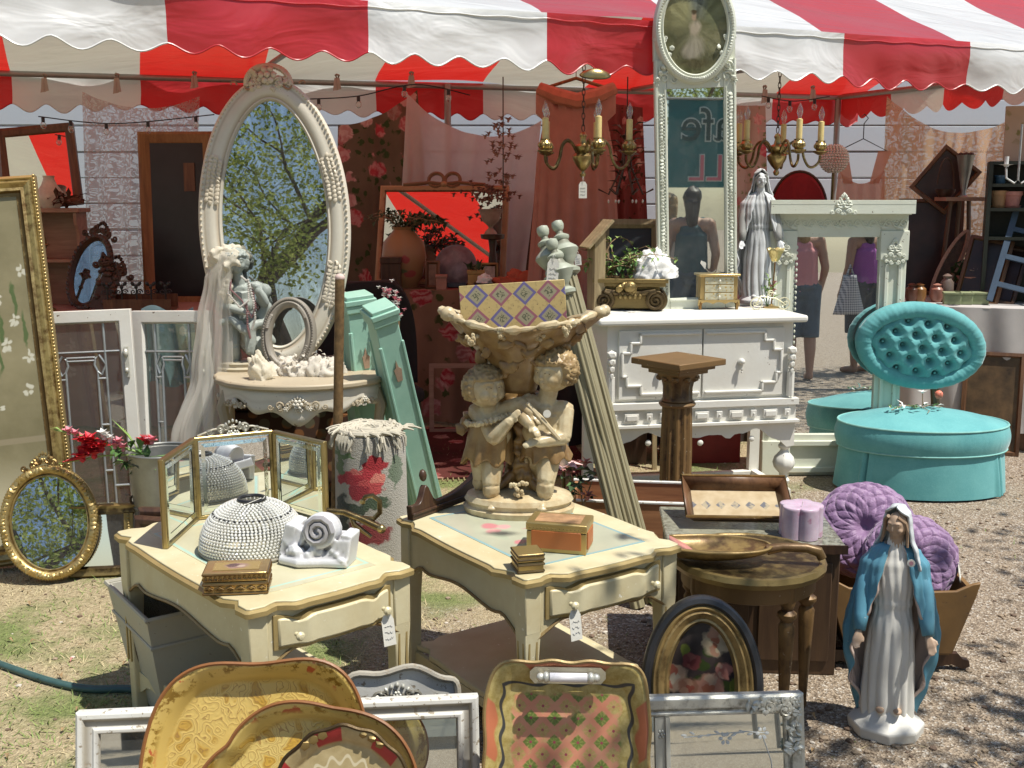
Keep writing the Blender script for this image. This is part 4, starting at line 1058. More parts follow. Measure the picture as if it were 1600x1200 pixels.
bld('lace_cap',LC,ve,capf,remesh=.006,soft=2)
# two weathered oval frames leaning against the big mirror
SF=paint('weathered_silver_brown',(.30,.27,.22),chipcol=(.55,.5,.42),chip=.66,dirt=(.12,.1,.08),dirtk=.8,recess_col=(.10,.08,.06))
for (px,py,a,b,rz,tl,lb,yy) in ((452,582,.128,.175,-8,14,'weathered silver brown oval frame in front of its pair',.0),(512,572,.17,.19,10,10,'rounder empty silver brown frame behind its oval pair',.06)):
    p=onct(px,py); o=thing('empty_oval_frame',lb,'picture frame',Vector((p.x,p.y+yy-.05,.752)),rz,tl,0,'empty oval frames on the console table')
    fr_=bld('frame',SF,o,lambda m:m.sweep(oval_path(a,b,72),[(0,.01),(0,-.012),(.008,-.022),(.018,-.018),(.026,-.026),(.038,-.022),(.046,-.012),(.046,.008)]),ang=60)
    def of_(m):
        for i in range(80): t=2*PI*i/80; m.ell(((a-.012)*cos(t),-.022,b+(b-.012)*sin(t)),(.0045,.004,.0045),0)
        for t0 in (.6,2.5,3.9,5.5):
            for k in range(8): t=t0+.06*k; m.ell(((a-.03)*cos(t),-.027,b+(b-.03)*sin(t)),(.010,.006,.008),1,jit=.5)
    bld('beading',SF,fr_,of_)
lp=onct(462,582)
lh=thing('lace_heap','crumpled heap of white lace doilies on console table','lace doilies',Vector((lp.x,lp.y-.03,.751)),0)
def heap(m):
    q=random.Random(8)
    for i in range(10):
        m.push(T(-.11+.032*i,q.uniform(-.05,.02),0)@RZ(q.uniform(0,180))); crum(m,.06,.05,q.uniform(.045,.085),i*3.3,.30,44,16); m.pop()
    for i in range(40):
        a=q.uniform(-.10,.21); m.leaf((a,q.uniform(-.09,-.0),q.uniform(.02,.10)),(q.gauss(0,1),q.gauss(-.6,.5),q.gauss(.3,1)),.022,.02)
bld('lace',lace('white_lace',(.72,.67,.58),60,.8,.2,1.),lh,heap,ang=180)
lg=thing('lace_glove','cream crocheted cloth folded against statue base on console table','cloth',Vector((onct(415,590).x,onct(415,590).y-.03,.751)),20)
bld('cloth',LC,lg,lambda m:(m.push(RY(-18)),crum(m,.05,.05,.11,7.7,.32,50,20),m.pop()),ang=180)

# ================================================================ standing between console and tables
pp=ony(531,436,4.42); pb=Vector((ony(523,800,4.42).x,4.36,0))
pl=thing('wooden_staff','rusty brown wooden staff standing upright before the console table','staff',pb)
def stf(m): m.tube([(0,0,0),((pp.x-pb.x)*.5+.004,.03,pp.z*.5),(pp.x-pb.x,.06,pp.z)],[.021,.02,.0195],12)
bld('shaft',M['rustpole'],pl,stf); bld('tip',M['rosewhite'],pl,lambda m:m.ell((pp.x-pb.x,.06,pp.z+.005),(.021,.021,.018),2))
# green pillars
def pillar(lbl,top,bot,s0,s1,rz,nm='green_pillar'):
    ax=(top-bot); L=ax.length; q=ax.to_track_quat('Z','Y').to_matrix().to_4x4()
    t=bpy.data.objects.new(nm,None); COL.objects.link(t); t.matrix_world=Matrix.Translation(bot)@q@RZ(rz); tag(t,lbl,'pedestal','mint green pillars')
    bld('shaft',M['greenpillar'],t,lambda m:m.box((0,0,L/2-.03),(s1,s1,L-.06),taper=s0/s1),bevel=.004)
    def pn(m):
        for a in (-1,1):
            for z0 in (.0,):
                m.box((a*s1*.34,-(s1+(s0-s1)*.47)/2,L*.47),(.012,.012,L*.78),(-math.atan((s1-s0)/2/L),0,0)); m.box((-(s1+(s0-s1)*.47)/2,a*s1*.34,L*.47),(.012,.012,L*.78),(0,math.atan((s1-s0)/2/L),0))
    bld('moulding',M['greenpillar'],t,pn,bevel=.003)
    bld('cap',M['greenpillar'],t,lambda m:(m.box((0,0,L-.05),(s0+.02,s0+.02,.035)),m.box((0,0,L-.02),(s0+.03,s0+.03,.025)),m.box((0,0,L),(s0+.01,s0+.01,.02))),bevel=.004)
    bld('scar',plain('bare_wood_scar',(.38,.26,.18),.8),t,lambda m:m.prism([(-.012,L*.70),(.012,L*.70),(.018,L*.75),(.006,L*.76),(.0,L*.79),(-.008,L*.76),(-.018,L*.75)],-s0/2-.012,-s0/2-.006))
    return t
pillar('leaning mint green square pillar with a bare wood scar',ony(592,480,4.75),onz(668,812,0),.105,.155,52)
pillar('shadowed mint green square pillar behind the leaning scarred one',ony(556,462,5.05),Vector((ony(585,700,5.15).x,5.2,0)),.12,.17,46)
# fringe of dried pinkish flowers behind the pillars
dfw=thing('dried_flowers','dried pink and white flowers peeping out behind the mint pillars','flowers',ony(612,470,5.0))
def dfl(m):
    for i in range(46):
        t=R.random(); p=(-.04+.08*t+R.gauss(0,.015),R.gauss(0,.02),.04-.11*t*t+R.gauss(0,.015)); m.cur=R.choice((0,0,1)); blossom(m,p,.016,5,(0,-.6,.2))
bld('petal',[M['whitepetal'],M['pink']],dfw,dfl,kind='stuff'); bld('stem',M['stem'],dfw,lambda m:[m.tube([(.03,0,-.08),(.02,.03,-.3),(.05,.06,-ony(612,470,5.0).z)],.006,5)])
# rolled hooked rug
rp=ony(581,800,4.25); RR=55*mpp(4.25,.4); rtop=ony(581,672,4.25).z
rr=thing('rolled_rug','rolled grey hooked rug with red roses and fringed end','rug',Vector((rp.x,4.25,0)),0)
g=G('rug_pile'); sp_=[(-.065,.34,.06,.035,(.33,.02,.03)),(.0,.36,.055,.03,(.42,.03,.04)),(.04,.40,.05,.035,(.30,.015,.02)),(.02,.31,.05,.035,(.45,.06,.06)),(-.03,.29,.05,.03,(.28,.02,.03)),(.05,.34,.03,.02,(.6,.2,.15)),(-.04,.37,.03,.012,(.5,.12,.1)),(-.11,.40,.02,.06,(.12,.17,.08)),(-.10,.43,.06,.012,(.12,.18,.08)),(.03,.24,.06,.03,(.06,.09,.05)),(-.06,.22,.06,.03,(.05,.07,.045)),(.11,.36,.02,.07,(.12,.16,.1)),(.0,.12,.1,.05,(.2,.03,.03)),(-.1,.2,.03,.08,(.05,.06,.05))]
z0=rtop-.535
c=g.spots((.36,.34,.29),[(x,y+z0+.03,a,b,k) for x,y,a,b,k in sp_],warp=.034,wsc=30,soft=.16)
c=g.mix(g.step(g.noise(160,2),.35,.7),mul((1,1,1),.0),c) if False else c
M['rug']=g.out(g.bsdf(c,.95,0.,g.bump(g.noise(190,3),.9,.006),Sheen_Weight=.2))
bld('pile',M['rug'],rr,lambda m:m.lathe([(RR*.97,0),(RR,.05),(RR*1.02,rtop*.5),(RR*.99,rtop-.05),(RR*.93,rtop-.008),(RR*.7,rtop+.004),(0,rtop+.004)],48))
def frg(m):
    q=random.Random(6)
    for i in range(150):
        th=q.uniform(0,6.28*2.3); r=RR*(.25+.72*th/14.45); p=Vector((r*cos(th),r*sin(th),rtop)); d=Vector((-sin(th)+q.gauss(0,.4),cos(th)+q.gauss(0,.4),0)).normalized()
        m.tube([p,p+d*.03+Vector((0,0,.014)),p+d*.06+Vector((0,0,.008)),p+d*.075*1+Vector((q.gauss(0,.01),q.gauss(0,.01),-.0))],[.0065,.006,.005,.003],5)
    for i in range(22):
        a=q.uniform(PI,2*PI); p=Vector((RR*.98*cos(a),RR*.98*sin(a),rtop+.0)); m.tube([p*1,p+Vector((cos(a)*.012,sin(a)*.012,-.02)),p+Vector((cos(a)*.012+q.gauss(0,.01),sin(a)*.012,-.055))],[.006,.006,.004],5)
    for k in range(3):
        m.tube([((RR*(.3+.28*k))*cos(t*.25)*(1+.03*sin(t*3)),(RR*(.3+.28*k))*sin(t*.25),rtop+.006) for t in range(26)],.011,6)
bld('fringe',plain('wool_fringe',(.52,.48,.38),.95,0,.15,60,.4),rr,frg,kind='stuff')
# fluted bedposts with urn finials, each leaning
POSTS=[((846,352,4.42),(968,800),.0,'fluted bedpost with urn finial, first of its sheaf from the cherubs'),((869,344,4.50),(1000,805),1,'tallest fluted bedpost with urn finial behind its sheaf'),((860,372,4.34),(985,812),2,'fluted bedpost with urn finial carrying the paper tag')]
for (tp,bt,k,lbl) in POSTS:
    top=ony(*tp); dirx=bt[0]-tp[0]; 
    bot=ony(bt[0]+30,905,3.98+.03*k); bot.z=0
    ax=top-bot; L=ax.length; t=bpy.data.objects.new('bedpost',None); COL.objects.link(t); t.matrix_world=Matrix.Translation(bot)@ax.to_track_quat('Z','Y').to_matrix().to_4x4(); tag(t,lbl,'bedpost','fluted bedposts leaning together')
    bld('shaft',M['post'],t,lambda m:m.lathe([(.030,0),(.030,.3),(.029,L*.5),(.026,L-.235)],40,flute=.22,fn=8))
    bld('finial',M['postgrey'],t,lambda m:m.lathe([(.030,L-.235),(.042,L-.228),(.044,L-.215),(.024,L-.20),(.024,L-.19),(.045,L-.16),(.058,L-.135),(.054,L-.125),(.032,L-.105),(.026,L-.09),(.034,L-.08),(.034,L-.072),(.015,L-.06),(.013,L-.05),(.022,L-.038),(.0255,L-.022),(.022,L-.008),(.0,L)],24))
def pricetag(lbl,p,wd,hh,rz=0,tilt=0,roll=0,loop=.03,txt=True):
    t=thing('price_tag',lbl,'price tag',p,rz,tilt,roll)
    bld('card',M['paper'],t,lambda m:m.prism([(-wd/2,-loop-hh),(wd/2,-loop-hh),(wd/2,-loop-hh*.18),(wd*.28,-loop),(-wd*.28,-loop),(-wd/2,-loop-hh*.18)],-.0006,.0006))
    bld('string',M['string'],t,lambda m:m.tube([(0,.002,.0),(-.004,-.003,-loop*.5),(0,-.003,-loop-hh*.12),(.004,-.003,-loop*.5),(0,.002,0)],.0009,4))
    if txt:
        def ink(m):
            q=random.Random(int(p.x*999))
            for r in range(3):
                pts=[(-wd*.32+wd*.64*i/9,-.0016,-loop-hh*(.38+.19*r)+q.uniform(-1,1)*hh*.04) for i in range(10)]
                m.tube(pts,.0006,4)
        bld('handwriting',plain('grey_pencil',(.42,.41,.40),.8),t,ink)
    return t
pricetag('paper price tag tied to the bedpost finials',ony(866,396,4.26),.045,.10,0,0,4,.02)
pricetag('small pinkish price tag hanging in shade beyond the bedposts',ony(902,392,5.0),.03,.05,0,0,-5,.015)
# gilded pedestal column
pt=ony(1060,560,4.88); PZ=pt.z
pd=thing('column_pedestal','worn gilt wooden column pedestal with square top','pedestal',Vector((pt.x,4.88,0)),38)
BWd=M['bronzewood']
bld('top',BWd,pd,lambda m:(m.box((0,0,PZ-.012),(.30,.30,.028)),m.box((0,0,PZ-.035),(.235,.235,.02)),m.box((0,0,PZ-.055),(.19,.19,.02))),bevel=.004)
bld('capital',BWd,pd,lambda m:(m.lathe([(.066,PZ-.20),(.072,PZ-.19),(.068,PZ-.18),(.068,PZ-.13),(.075,PZ-.10),(.092,PZ-.075),(.095,PZ-.062)],32,flute=.12,fn=10,fz=(PZ-.185,PZ-.09)),[m.ell((.082*cos(a*.628),.082*sin(a*.628),PZ-.085),(.02,.02,.016),1) for a in range(10)],m.lathe([(.078,PZ-.215),(.084,PZ-.205),(.078,PZ-.195)],28)))
bld('shaft',BWd,pd,lambda m:m.lathe([(.073,.06),(.073,PZ*.5),(.068,PZ-.21)],60,flute=.13,fn=12))
bld('base',BWd,pd,lambda m:(m.box((0,0,.025),(.24,.24,.05)),m.lathe([(.1,.05),(.105,.065),(.095,.08),(.08,.09)],28)),bevel=.003)
# candle lamp with glass petals and pink blossoms behind the cherubs
fl0=ony(882,640,4.35)
fc=thing('candle_lamp','cream candle lamp stem with pink petal dish behind cherub planter','candle lamp',Vector((fl0.x,4.35,0)))
bld('candle',plain('pale_wax',(.66,.62,.44),.5),fc,lambda m:m.lathe([(.017,fl0.z-.24),(.017,fl0.z-.06),(0,fl0.z-.06)],16))
bld('socket',M['silver'],fc,lambda m:m.lathe([(.019,fl0.z-.065),(.022,fl0.z-.055),(.02,fl0.z-.045),(.023,fl0.z-.03),(.02,fl0.z-.01),(.021,fl0.z),(0,fl0.z)],18))
bld('stem',M['brass'],fc,lambda m:m.tube([(0,0,0),(0,0,fl0.z-.24)],.008,8))
bld('petal_dish',M['palepink'],fc,lambda m:[m.leaf((0,0,fl0.z-.245),(cos(k*.9),sin(k*.9),.25),.085,.05) for k in range(7)])
bld('base',M['brass'],fc,lambda m:m.lathe([(.09,0),(.09,.01),(.03,.025),(.008,.04)],20))
rs=thing('silk_roses','faded pink silk roses with leaves behind the cherub planter','flowers',Vector((ony(905,760,4.2).x,4.2,0)))
zr=ony(905,760,4.2).z
bld('stem',M['stem'],rs,lambda m:[m.tube([(0,0,0),(R.uniform(-.03,.03),0,zr*.6),(x_,y_,zr+z_)],.003,5) for x_,y_,z_ in ((.03,-.02,-.04),(-.04,0,.03),(.0,.02,.05),(-.02,-.02,-.01),(.05,.0,.02))])
bld('leaf',[M['leafd'],M['leafg']],rs,lambda m:[(setattr(m,'cur',k%2),m.leaf((R.uniform(-.05,.04),R.uniform(-.03,.03),zr+R.uniform(-.06,.07)),(R.gauss(0,1),R.gauss(-.5,.6),R.uniform(0,.6)),.065,.04)) for k in range(22)])
bld('petal',plain('faded_rose',(.62,.28,.25),.7),rs,lambda m:[blossom(m,c_,.04,9) for c_ in ((.03,-.03,zr-.04),(-.045,-.01,zr+.05),(.02,-.02,zr+.09))])
# wooden crate behind the pedestal
cr0=onz(1062,862,0)
cr=thing('wooden_crate','orange brown wooden crate with white edge beside column pedestal','crate',Vector((ony(1020,800,4.3).x+.02,4.42,0)),-7)
zc=ony(1000,782,4.28).z
for (a,b,c_,d_) in ((-.34,.34,-.17,-.155),(-.34,.34,.155,.17),(-.34,-.325,-.15,.15),(.325,.34,-.15,.15)):
    bld('side',M['crate'],cr,lambda m:m.bx(a,b,c_,d_,0,zc-.006),bevel=.002)
bld('bottom',M['crate'],cr,lambda m:m.bx(-.32,.32,-.15,.15,.01,.02))
bld('edging',M['roughwhite'],cr,lambda m:(m.bx(-.345,.345,-.175,-.152,zc-.006,zc),m.bx(-.345,.345,.152,.175,zc-.006,zc)))
# ================================================================ pair of cream end tables
def endtable(lbl,F,Rt,Lf,h,topmat,seed):
    """F front corner, Rt right corner, Lf left corner of the top, on the plan"""
    ux=(Rt-F); ux.z=0; W=ux.length; ux.normalize(); uy=Vector((-ux.y,ux.x,0)); D=(Lf-F).dot(uy); rz=math.degrees(math.atan2(ux.y,ux.x))
    c=F+ux*W/2+uy*D/2; c.z=0
    t=thing('end_table',lbl,'end table',c,rz,0,0,'cream French provincial end tables'); x=W/2; y=D/2
    def outl(o,cut=.0,n=14):
        P=[]; 
        def side(a,b,nrm,bul):
            a=Vector(a); b=Vector(b); L=(b-a).length
            for i in range(n+1):
                s=.05/L+(1-.10/L)*i/n; p=a.lerp(b,s); e=min(s,1-s)*L
                w_=bul*sin(PI*s)**2*.5 - .020*math.exp(-((e-.085)/.024)**2)+.008*math.exp(-((e-.13)/.02)**2)
                P.append((p.x+nrm[0]*(w_+o),p.y+nrm[1]*(w_+o)))
            q=b-(b-a).normalized()*.011; P.append((q.x+nrm[0]*(o*.75-.004)+(b-a).normalized().x*o*.75,q.y+nrm[1]*(o*.75-.004)+(b-a).normalized().y*o*.75))
            P.append((b.x-(b-a).normalized().x*.004+nrm[0]*(o*.75-.011)+(b-a).normalized().x*o*.75,b.y-(b-a).normalized().y*.004+nrm[1]*(o*.75-.011)+(b-a).normalized().y*o*.75))
        side((-x,-y),(x,-y),(0,-1),.035); side((x,-y),(x,y),(1,0),.02); side((x,y),(-x,y),(0,1),0.01); side((-x,y),(-x,-y),(-1,0),.02)
        return P
    C=M['cream']; g_=M['goldtrim']
    m=MB(); o0=outl(0,n=22); n=len(o0); m.prism(o0,h-.022,h-.006,'xy'); top=m.build('top',C,t,bevel=.003)
    m=MB(); oo=[outl(d,n=22) for d in (-.006,.008,.008,-.004)]; zs=(h-.026,h-.022,h-.010,h-.004)
    vs=[(p[0],p[1],z) for o,z in zip(oo,zs) for p in o]; fs=[(j*n+i,j*n+(i+1)%n,(j+1)*n+(i+1)%n,(j+1)*n+i) for j in range(3) for i in range(n)]
    m.add(vs,fs); m.build('gilt_edge',g_,top)
    m=MB(); m.prism(outl(-.002,n=22),h-.006,h,'xy'); m.build('top_lip',C,top,bevel=.002)
    m=MB(); m.prism([(-x+.075,-y+.075),(x-.075,-y+.075),(x-.075,y-.075),(-x+.075,y-.075)],h,h+.0012,'xy'); m.build('painted_panel',topmat,top)
    # apron boards, serpentine at the bottom
    ah=.125
    def apr(m,L,yy,bul):
        N=30; pts=[(-L,h-.022)]
        vs=[];fs=[]
        for i in range(N+1):
            s=i/N; xx=-L+2*L*s; e=min(s,1-s)*2*L
            zb=h-.022-ah-.0+.030*math.exp(-((s-.5)/.22)**2)-.035*math.exp(-(e/.05)**2)+.012*math.exp(-((e-.10)/.03)**2)
            yb=yy-bul*sin(PI*s)
            vs+=[(xx,yb,h-.022),(xx,yb,zb),(xx,yb+.018,zb),(xx,yb+.018,h-.022)]
        for i in range(N):
            b=i*4
            for k in range(4): fs.append((b+k,b+(k+1)%4,b+4+(k+1)%4,b+4+k))
        m.add(vs,fs)
        return [(vs[i*4][0],vs[i*4+1][1]-.003,vs[i*4+1][2]) for i in range(N+1)]
    for (L,yy,ang) in ((x-.03,-y+.02,0),(y-.03,-x+.02,-90),(x-.03,-y+.02,180),(y-.03,-x+.02,90)):
        E=[]; m=MB(); E=apr(m,L,yy,.02 if ang in (0,) else .008); o=m.build('apron',C,t); o.matrix_local=RZ(ang)
        m=MB(); m.tube(E,.0045,6); q=m.build('gilt_line',g_,o)
    # drawer
    def drf(m,x0,x1,z0,z1,d):
        N=20; vs=[];fs=[]
        for i in range(N+1):
            s=i/N; xx=x0+(x1-x0)*s; yy=-y+.012-.024*sin(PI*s)-d-.010*(math.exp(-((s-.22)/.05)**2)+math.exp(-((s-.78)/.05)**2))*1.
            zt=z1-.012*(math.exp(-((s-.16)/.06)**2)+math.exp(-((s-.84)/.06)**2))
            vs+=[(xx,yy,zt),(xx,yy,z0),(xx,yy+.03,z0),(xx,yy+.03,zt)]
        for i in range(N):
            b=i*4
            for k in range(4): fs.append((b+k,b+(k+1)%4,b+4+(k+1)%4,b+4+k))
        fs+=[(0,3,2,1),(N*4,N*4+1,N*4+2,N*4+3)]; m.add(vs,fs)
    dr=bld('drawer',C,t,lambda m:drf(m,-x+.085,x-.085,h-.118,h-.044,.012),bevel=.005)
    bld('gilt_line',g_,dr,lambda m:drf(m,-x+.075,x-.075,h-.126,h-.036,.004))
    KN=[]
    for s in (-1,1):
        k=bld('knob',C,dr,lambda m:(m.lathe([(.006,0),(.005,.008),(.011,.016),(.012,.022),(.007,.028),(0,.029)],16))); k.matrix_local=T(s*(x*.52),-y-.024,h-.083)@RX(90); KN.append(Vector((s*x*.52,-y-.05,h-.083)))
    for sx in (-1,1):
        for sy in (-1,1):
            def lg(m):
                a,b=sx*(x-.035),sy*(y-.035)
                m.box((a,b,h-.09),(.052,.052,.14)); m.add([(a+q*w_,b+r*w_,z) for z,w_ in ((h-.15,.026),(.30,.021),(.0,.019)) for q,r in ((-1,-1),(1,-1),(1,1),(-1,1))],[(j*4+i,j*4+(i+1)%4,j*4+4+(i+1)%4,j*4+4+i) for j in range(2) for i in range(4)]+[(3,2,1,0)])
            l=bld('leg',C,t,lg,bevel=.004)
            bld('gilt_line',g_,l,lambda m:[m.bx(a-.003,a+.003,b-.003,b+.003,.16,h-.05) for a,b in ((sx*(x-.035)+.012*1,sy*(y-.035)+sy*.0215),(sx*(x-.035)-.012,sy*(y-.035)+sy*.0215),(sx*(x-.035)+sx*.0215,sy*(y-.035)+.012),(sx*(x-.035)+sx*.0215,sy*(y-.035)-.012))])
    m=MB(); m.prism([(p[0]*.93,p[1]*.95) for p in outl(-.02)],.125,.145,'xy'); sh=m.build('shelf',C,t,bevel=.004)
    for (L,yy,ang) in ((x-.04,-y+.03,0),(y-.04,-x+.03,-90)):
        def sk(m):
            pts=[(-L,.124)]+[(-L+2*L*i/24,.085-.035*math.exp(-(min(i,24-i)/24*2*L/.05)**2)+.012*sin(i/24*PI*4)) for i in range(25)]+[(L,.124)]
            m.prism(pts,yy,yy+.014)
        o=bld('skirt',C,t,sk); o.matrix_local=RZ(ang)
    return t,W,D,KN
def tabletop(name,base,lst,line=(.25,.42,.44),W=.3,D=.4,warp=.012):
    g=G(name); b=g.mix(g.step(g.noise(7,4),.35,.7),base,mul(base,.86)); c=g.spots(b,lst,'xy',warp,20,.35)
    o=g.sep(); ax=g.math('ABSOLUTE',o[0]); ay=g.math('ABSOLUTE',o[1]); e=g.math('MINIMUM',g.math('SUBTRACT',W/2-.075,ax),g.math('SUBTRACT',D/2-.075,ay))
    c=g.mix(g.math('MULTIPLY',g.step(e,.004,.006),g.step(e,.016,.013)),c,line)
    return g.out(g.bsdf(c,.32,0.,g.bump(g.noise(40,3),.08,.002),Coat_Weight=.3,Coat_Roughness=.15))
HT=.56
F,Rt,Lf=onz(820,908,HT),onz(1066,850,HT),onz(600,810,HT)
PK=(.58,.22,.24); PG=(.42,.46,.34); SC=(.46,.22,.24)
lst=[(-.09,.10,.03,.035,PK),(-.06,.07,.025,.025,(.66,.35,.35)),(-.11,.05,.03,.022,(.62,.3,.3)),(-.03,.12,.035,.015,PG),(-.12,.0,.02,.05,PG),(-.10,-.08,.025,.02,PK),(-.06,-.05,.03,.012,PG),(.03,-.10,.05,.01,SC),(.08,-.05,.012,.05,SC),(.11,-.12,.03,.012,(.5,.3,.2)),(.02,.02,.05,.01,SC),(.10,.10,.03,.03,PK),(.06,.13,.05,.012,PG),(.12,.03,.012,.05,SC),(.09,-.0,.03,.01,(.6,.4,.3)),(-.02,-.15,.06,.012,PG),(.05,.2,.05,.012,SC),(-.05,.2,.04,.012,PG)]
et1,W1,D1,KN1=endtable('cream end table with floral painted top carrying the cherub planter',F,Rt,Lf,HT,tabletop('floral_table_paint',(.47,.48,.36),lst,W=.56,D=.72),1)
F2,Rt2,Lf2=onz(385,955,HT),onz(648,885,HT),onz(199,826,HT)
lst2=[(-.08,.12,.04,.05,(.62,.5,.36)),(.0,.05,.06,.05,(.60,.53,.36)),(.08,-.12,.05,.04,(.55,.46,.28)),(-.1,-.05,.03,.06,(.58,.42,.34)),(.1,.14,.05,.03,(.5,.46,.3))]
et2,W2,D2,KN2=endtable('cream end table carrying the folding mirror and crystal shade',F2,Rt2,Lf2,HT,tabletop('plain_table_paint',(.58,.54,.36),lst2,(.42,.60,.50),W=.50,D=.80),2)
E1=et1.matrix_world.copy(); E2=et2.matrix_world.copy()
def on1(px,py): return onz(px,py,HT+.0015)
for Mx,K,lb in ((E1,KN1[0],'white price tag hung on drawer knob of cherub table'),(E2,KN2[1],'white price tag hung on drawer knob of folding mirror table')):
    pricetag(lb,Mx@(K+Vector((0,.012,.0))),.034,.085,25,4,-4,.012)
# ---- triple folding mirror
tm0=on1(432,806); tz=HT+.0015
def seg(a,b,za,zb,par):
    """one mirror wing between two upright lines"""
    a=Vector(a); b=Vector(b); d=(b-a); L=d.length; rz=math.degrees(math.atan2(d.y,d.x))
    o=bpy.data.objects.new('mirror_panel',None); COL.objects.link(o); o.parent=par
    return a,L,rz
A_=on1(258,858); B_=on1(308,812); C_=on1(432,796); D_=on1(512,820)
tmr=thing('folding_mirror','brass framed triple folding vanity mirror standing on the cream table','vanity mirror',C_)
inv=tmr.matrix_world.inverted()
hm=ony(432,672,C_.y).z-tz
BE=plain('bevelled_mirror_edge',(.82,.9,.86),.02,1.,.02)
for (a,b,nm,tl,ht) in ((A_,B_,'wing',0,.34),(B_,C_,'centre_panel',2,.335),(C_,D_,'wing',0,.315)):
    d=b-a; L=d.length; rz=math.degrees(math.atan2(d.y,d.x)); ml=inv@Matrix.Translation((a+b)/2)@RZ(rz)@RX(-tl)
    hh=hm
    f=bld('panel_frame' if nm!='wing' else 'wing_frame',M['brass'],tmr,lambda m:(m.sweep(rect_path(L-.004,hh),[(0,.008),(0,-.006),(.004,-.009),(.010,-.009),(.013,-.004)]),m.bx(-L/2+.002,L/2-.002,.003,.008,.002,hh-.002)),bevel=.001); f.matrix_local=ml
    gl=bld('mirror_pane',M['mirror'],f,lambda m:m.bx(-L/2+.016,L/2-.016,-.0045,-.001,.016,hh-.016))
    def bev(m):
        i0,i1=.012,.034; p=[(-L/2+i0,i0),(L/2-i0,i0),(L/2-i0,hh-i0),(-L/2+i0,hh-i0)]; q=[(-L/2+i1,i1),(L/2-i1,i1),(L/2-i1,hh-i1),(-L/2+i1,hh-i1)]
        for k in range(4):
            k2=(k+1)%4; m.add([(p[k][0],-.003,p[k][1]),(p[k2][0],-.003,p[k2][1]),(q[k2][0],-.0062,q[k2][1]),(q[k][0],-.0062,q[k][1])],[(0,1,2,3)])
    bld('bevelled_edge',BE,f,bev)
    if nm!='wing':
        bld('crest',M['silver'],f,lambda m:(crest(m,0,hh,.19,.045,0,.005),m.tube([(-.11,0,hh+.002),(-.06,0,hh+.018),(0,0,hh+.02),(.06,0,hh+.018),(.11,0,hh+.002)],.004,6)))
# ---- beaded crystal lamp shade
sc_=on1(383,868); SR=82*mpp(sc_.y,HT)
g=G('cut_crystal'); fr=g.n('ShaderNodeLayerWeight',{'Blend':.4}).outputs['Fresnel']
cb_=g.bsdf((.95,.94,.87),.08,0.,None,Specular_IOR_Level=.9,Coat_Weight=.6,Coat_Roughness=.03)
M['crystal']=g.out(g.mixs(.35,cb_,g.mixs(g.math('ADD',fr,.25,clamp=True),g.transp((.93,.95,.92)),g.n('ShaderNodeBsdfGlossy',{0:(1,1,1),'Roughness':.03}).outputs[0])))
sd=thing('crystal_lampshade','dome lamp shade strung with clear crystal beads on cream table','lamp shade',sc_+Vector((.01,.06,.0)))
def dome(t): a=t*1.32; return SR*cos(a)**.9*1.0 if t<1 else .2*SR, .016+.128*sin(a)
def crs(m):
    for r in range(21):
        t=r/20*.985; rr,z=dome(t); rr=max(rr,.03); n=max(16,int(2*PI*rr/.0108))
        for i in range(n):
            a=2*PI*(i+.5*(r%2))/n; m.ell((rr*cos(a),rr*sin(a),z),(.0051,.0051,.0058),1,(a,a*3,0))
bld('crystal_beads',M['crystal'],sd,crs,kind='stuff')
bld('wire_frame',M['lead'],sd,lambda m:[m.tube([(dome(k*.07)[0]*.97*cos(a),dome(k*.07)[0]*.97*sin(a),dome(k*.07)[1]) for k in range(14)],.0018,4) for a in [i*PI/6 for i in range(12)]])
bld('rim',M['silver'],sd,lambda m:(m.tube([(SR*1.0*cos(i*.13),SR*1.0*sin(i*.13),.008) for i in range(48)],.006,6,closed=True),))
bld('collar',M['black'],sd,lambda m:m.tube([(.036*cos(i*.26),.036*sin(i*.26),.147) for i in range(24)],.005,6,closed=True))
bld('drops',plain('dark_glass_drop',(.03,.03,.03),.1),sd,lambda m:[m.ell((dome(.62)[0]*1.03*cos(a),dome(.62)[0]*1.03*sin(a),dome(.62)[1]),.0045,1) for a in [i*.16 for i in range(40)]],kind='stuff')
pricetag('white price tag curling off the crystal lamp shade',sc_+Vector((.05,.05,.155)),.022,.06,60,-60,60,.012,False)
# ---- white scrolled corbel fragment
WPL=paint('chalky_white_plaster',(.66,.67,.68),chipcol=(.3,.27,.24),chip=.69,dirt=(.4,.38,.38),dirtk=.4,recess_col=(.33,.32,.33))
wc=thing('corbel','chalky white scrolled capital fragment lying beside the crystal shade','architectural fragment',on1(500,884)+Vector((-.01,.05,0)),-12)
def cob(m):
    m.box((0,0,.055),(.17,.07,.03),(.35,0,0)); m.box((-.075,0,.06),(.03,.09,.10),(0,.25,0)); m.box((.09,-.01,.045),(.03,.07,.09),(0,.15,0))
    m.lathe([(.0,-.03),(.045,-.03),(.048,0),(.045,.03),(0,.03)],28,(0.02,0,0)) if False else None
    m.push(T(.02,-.02,.092)@RX(80)); m.lathe([(0,-.03),(.046,-.03),(.05,0),(.046,.03),(0,.03)],30); m.pop()
    m.push(T(-.055,-.02,.07)@RX(80)@RZ(20)); m.lathe([(0,-.025),(.03,-.025),(.034,0),(.03,.025),(0,.025)],24); m.pop()
    for k in range(14): m.ell((-.06+.011*k,-.05-.01*sin(k*.5),.03+.012*sin(k*1.3)),(.018,.016,.018),1,(0,k,0),.5)
    m.tube([(-.09,-.05,.012),(-.03,-.075,.014),(.03,-.055,.012),(.10,-.05,.014)],.014,8)
    for k in range(6): m.tube([(.055+.009*k,-.05,.02),(.06+.009*k,-.045,.075)],.0045,5)
bld('fragment',WPL,wc,cob,remesh=.0034,soft=2)
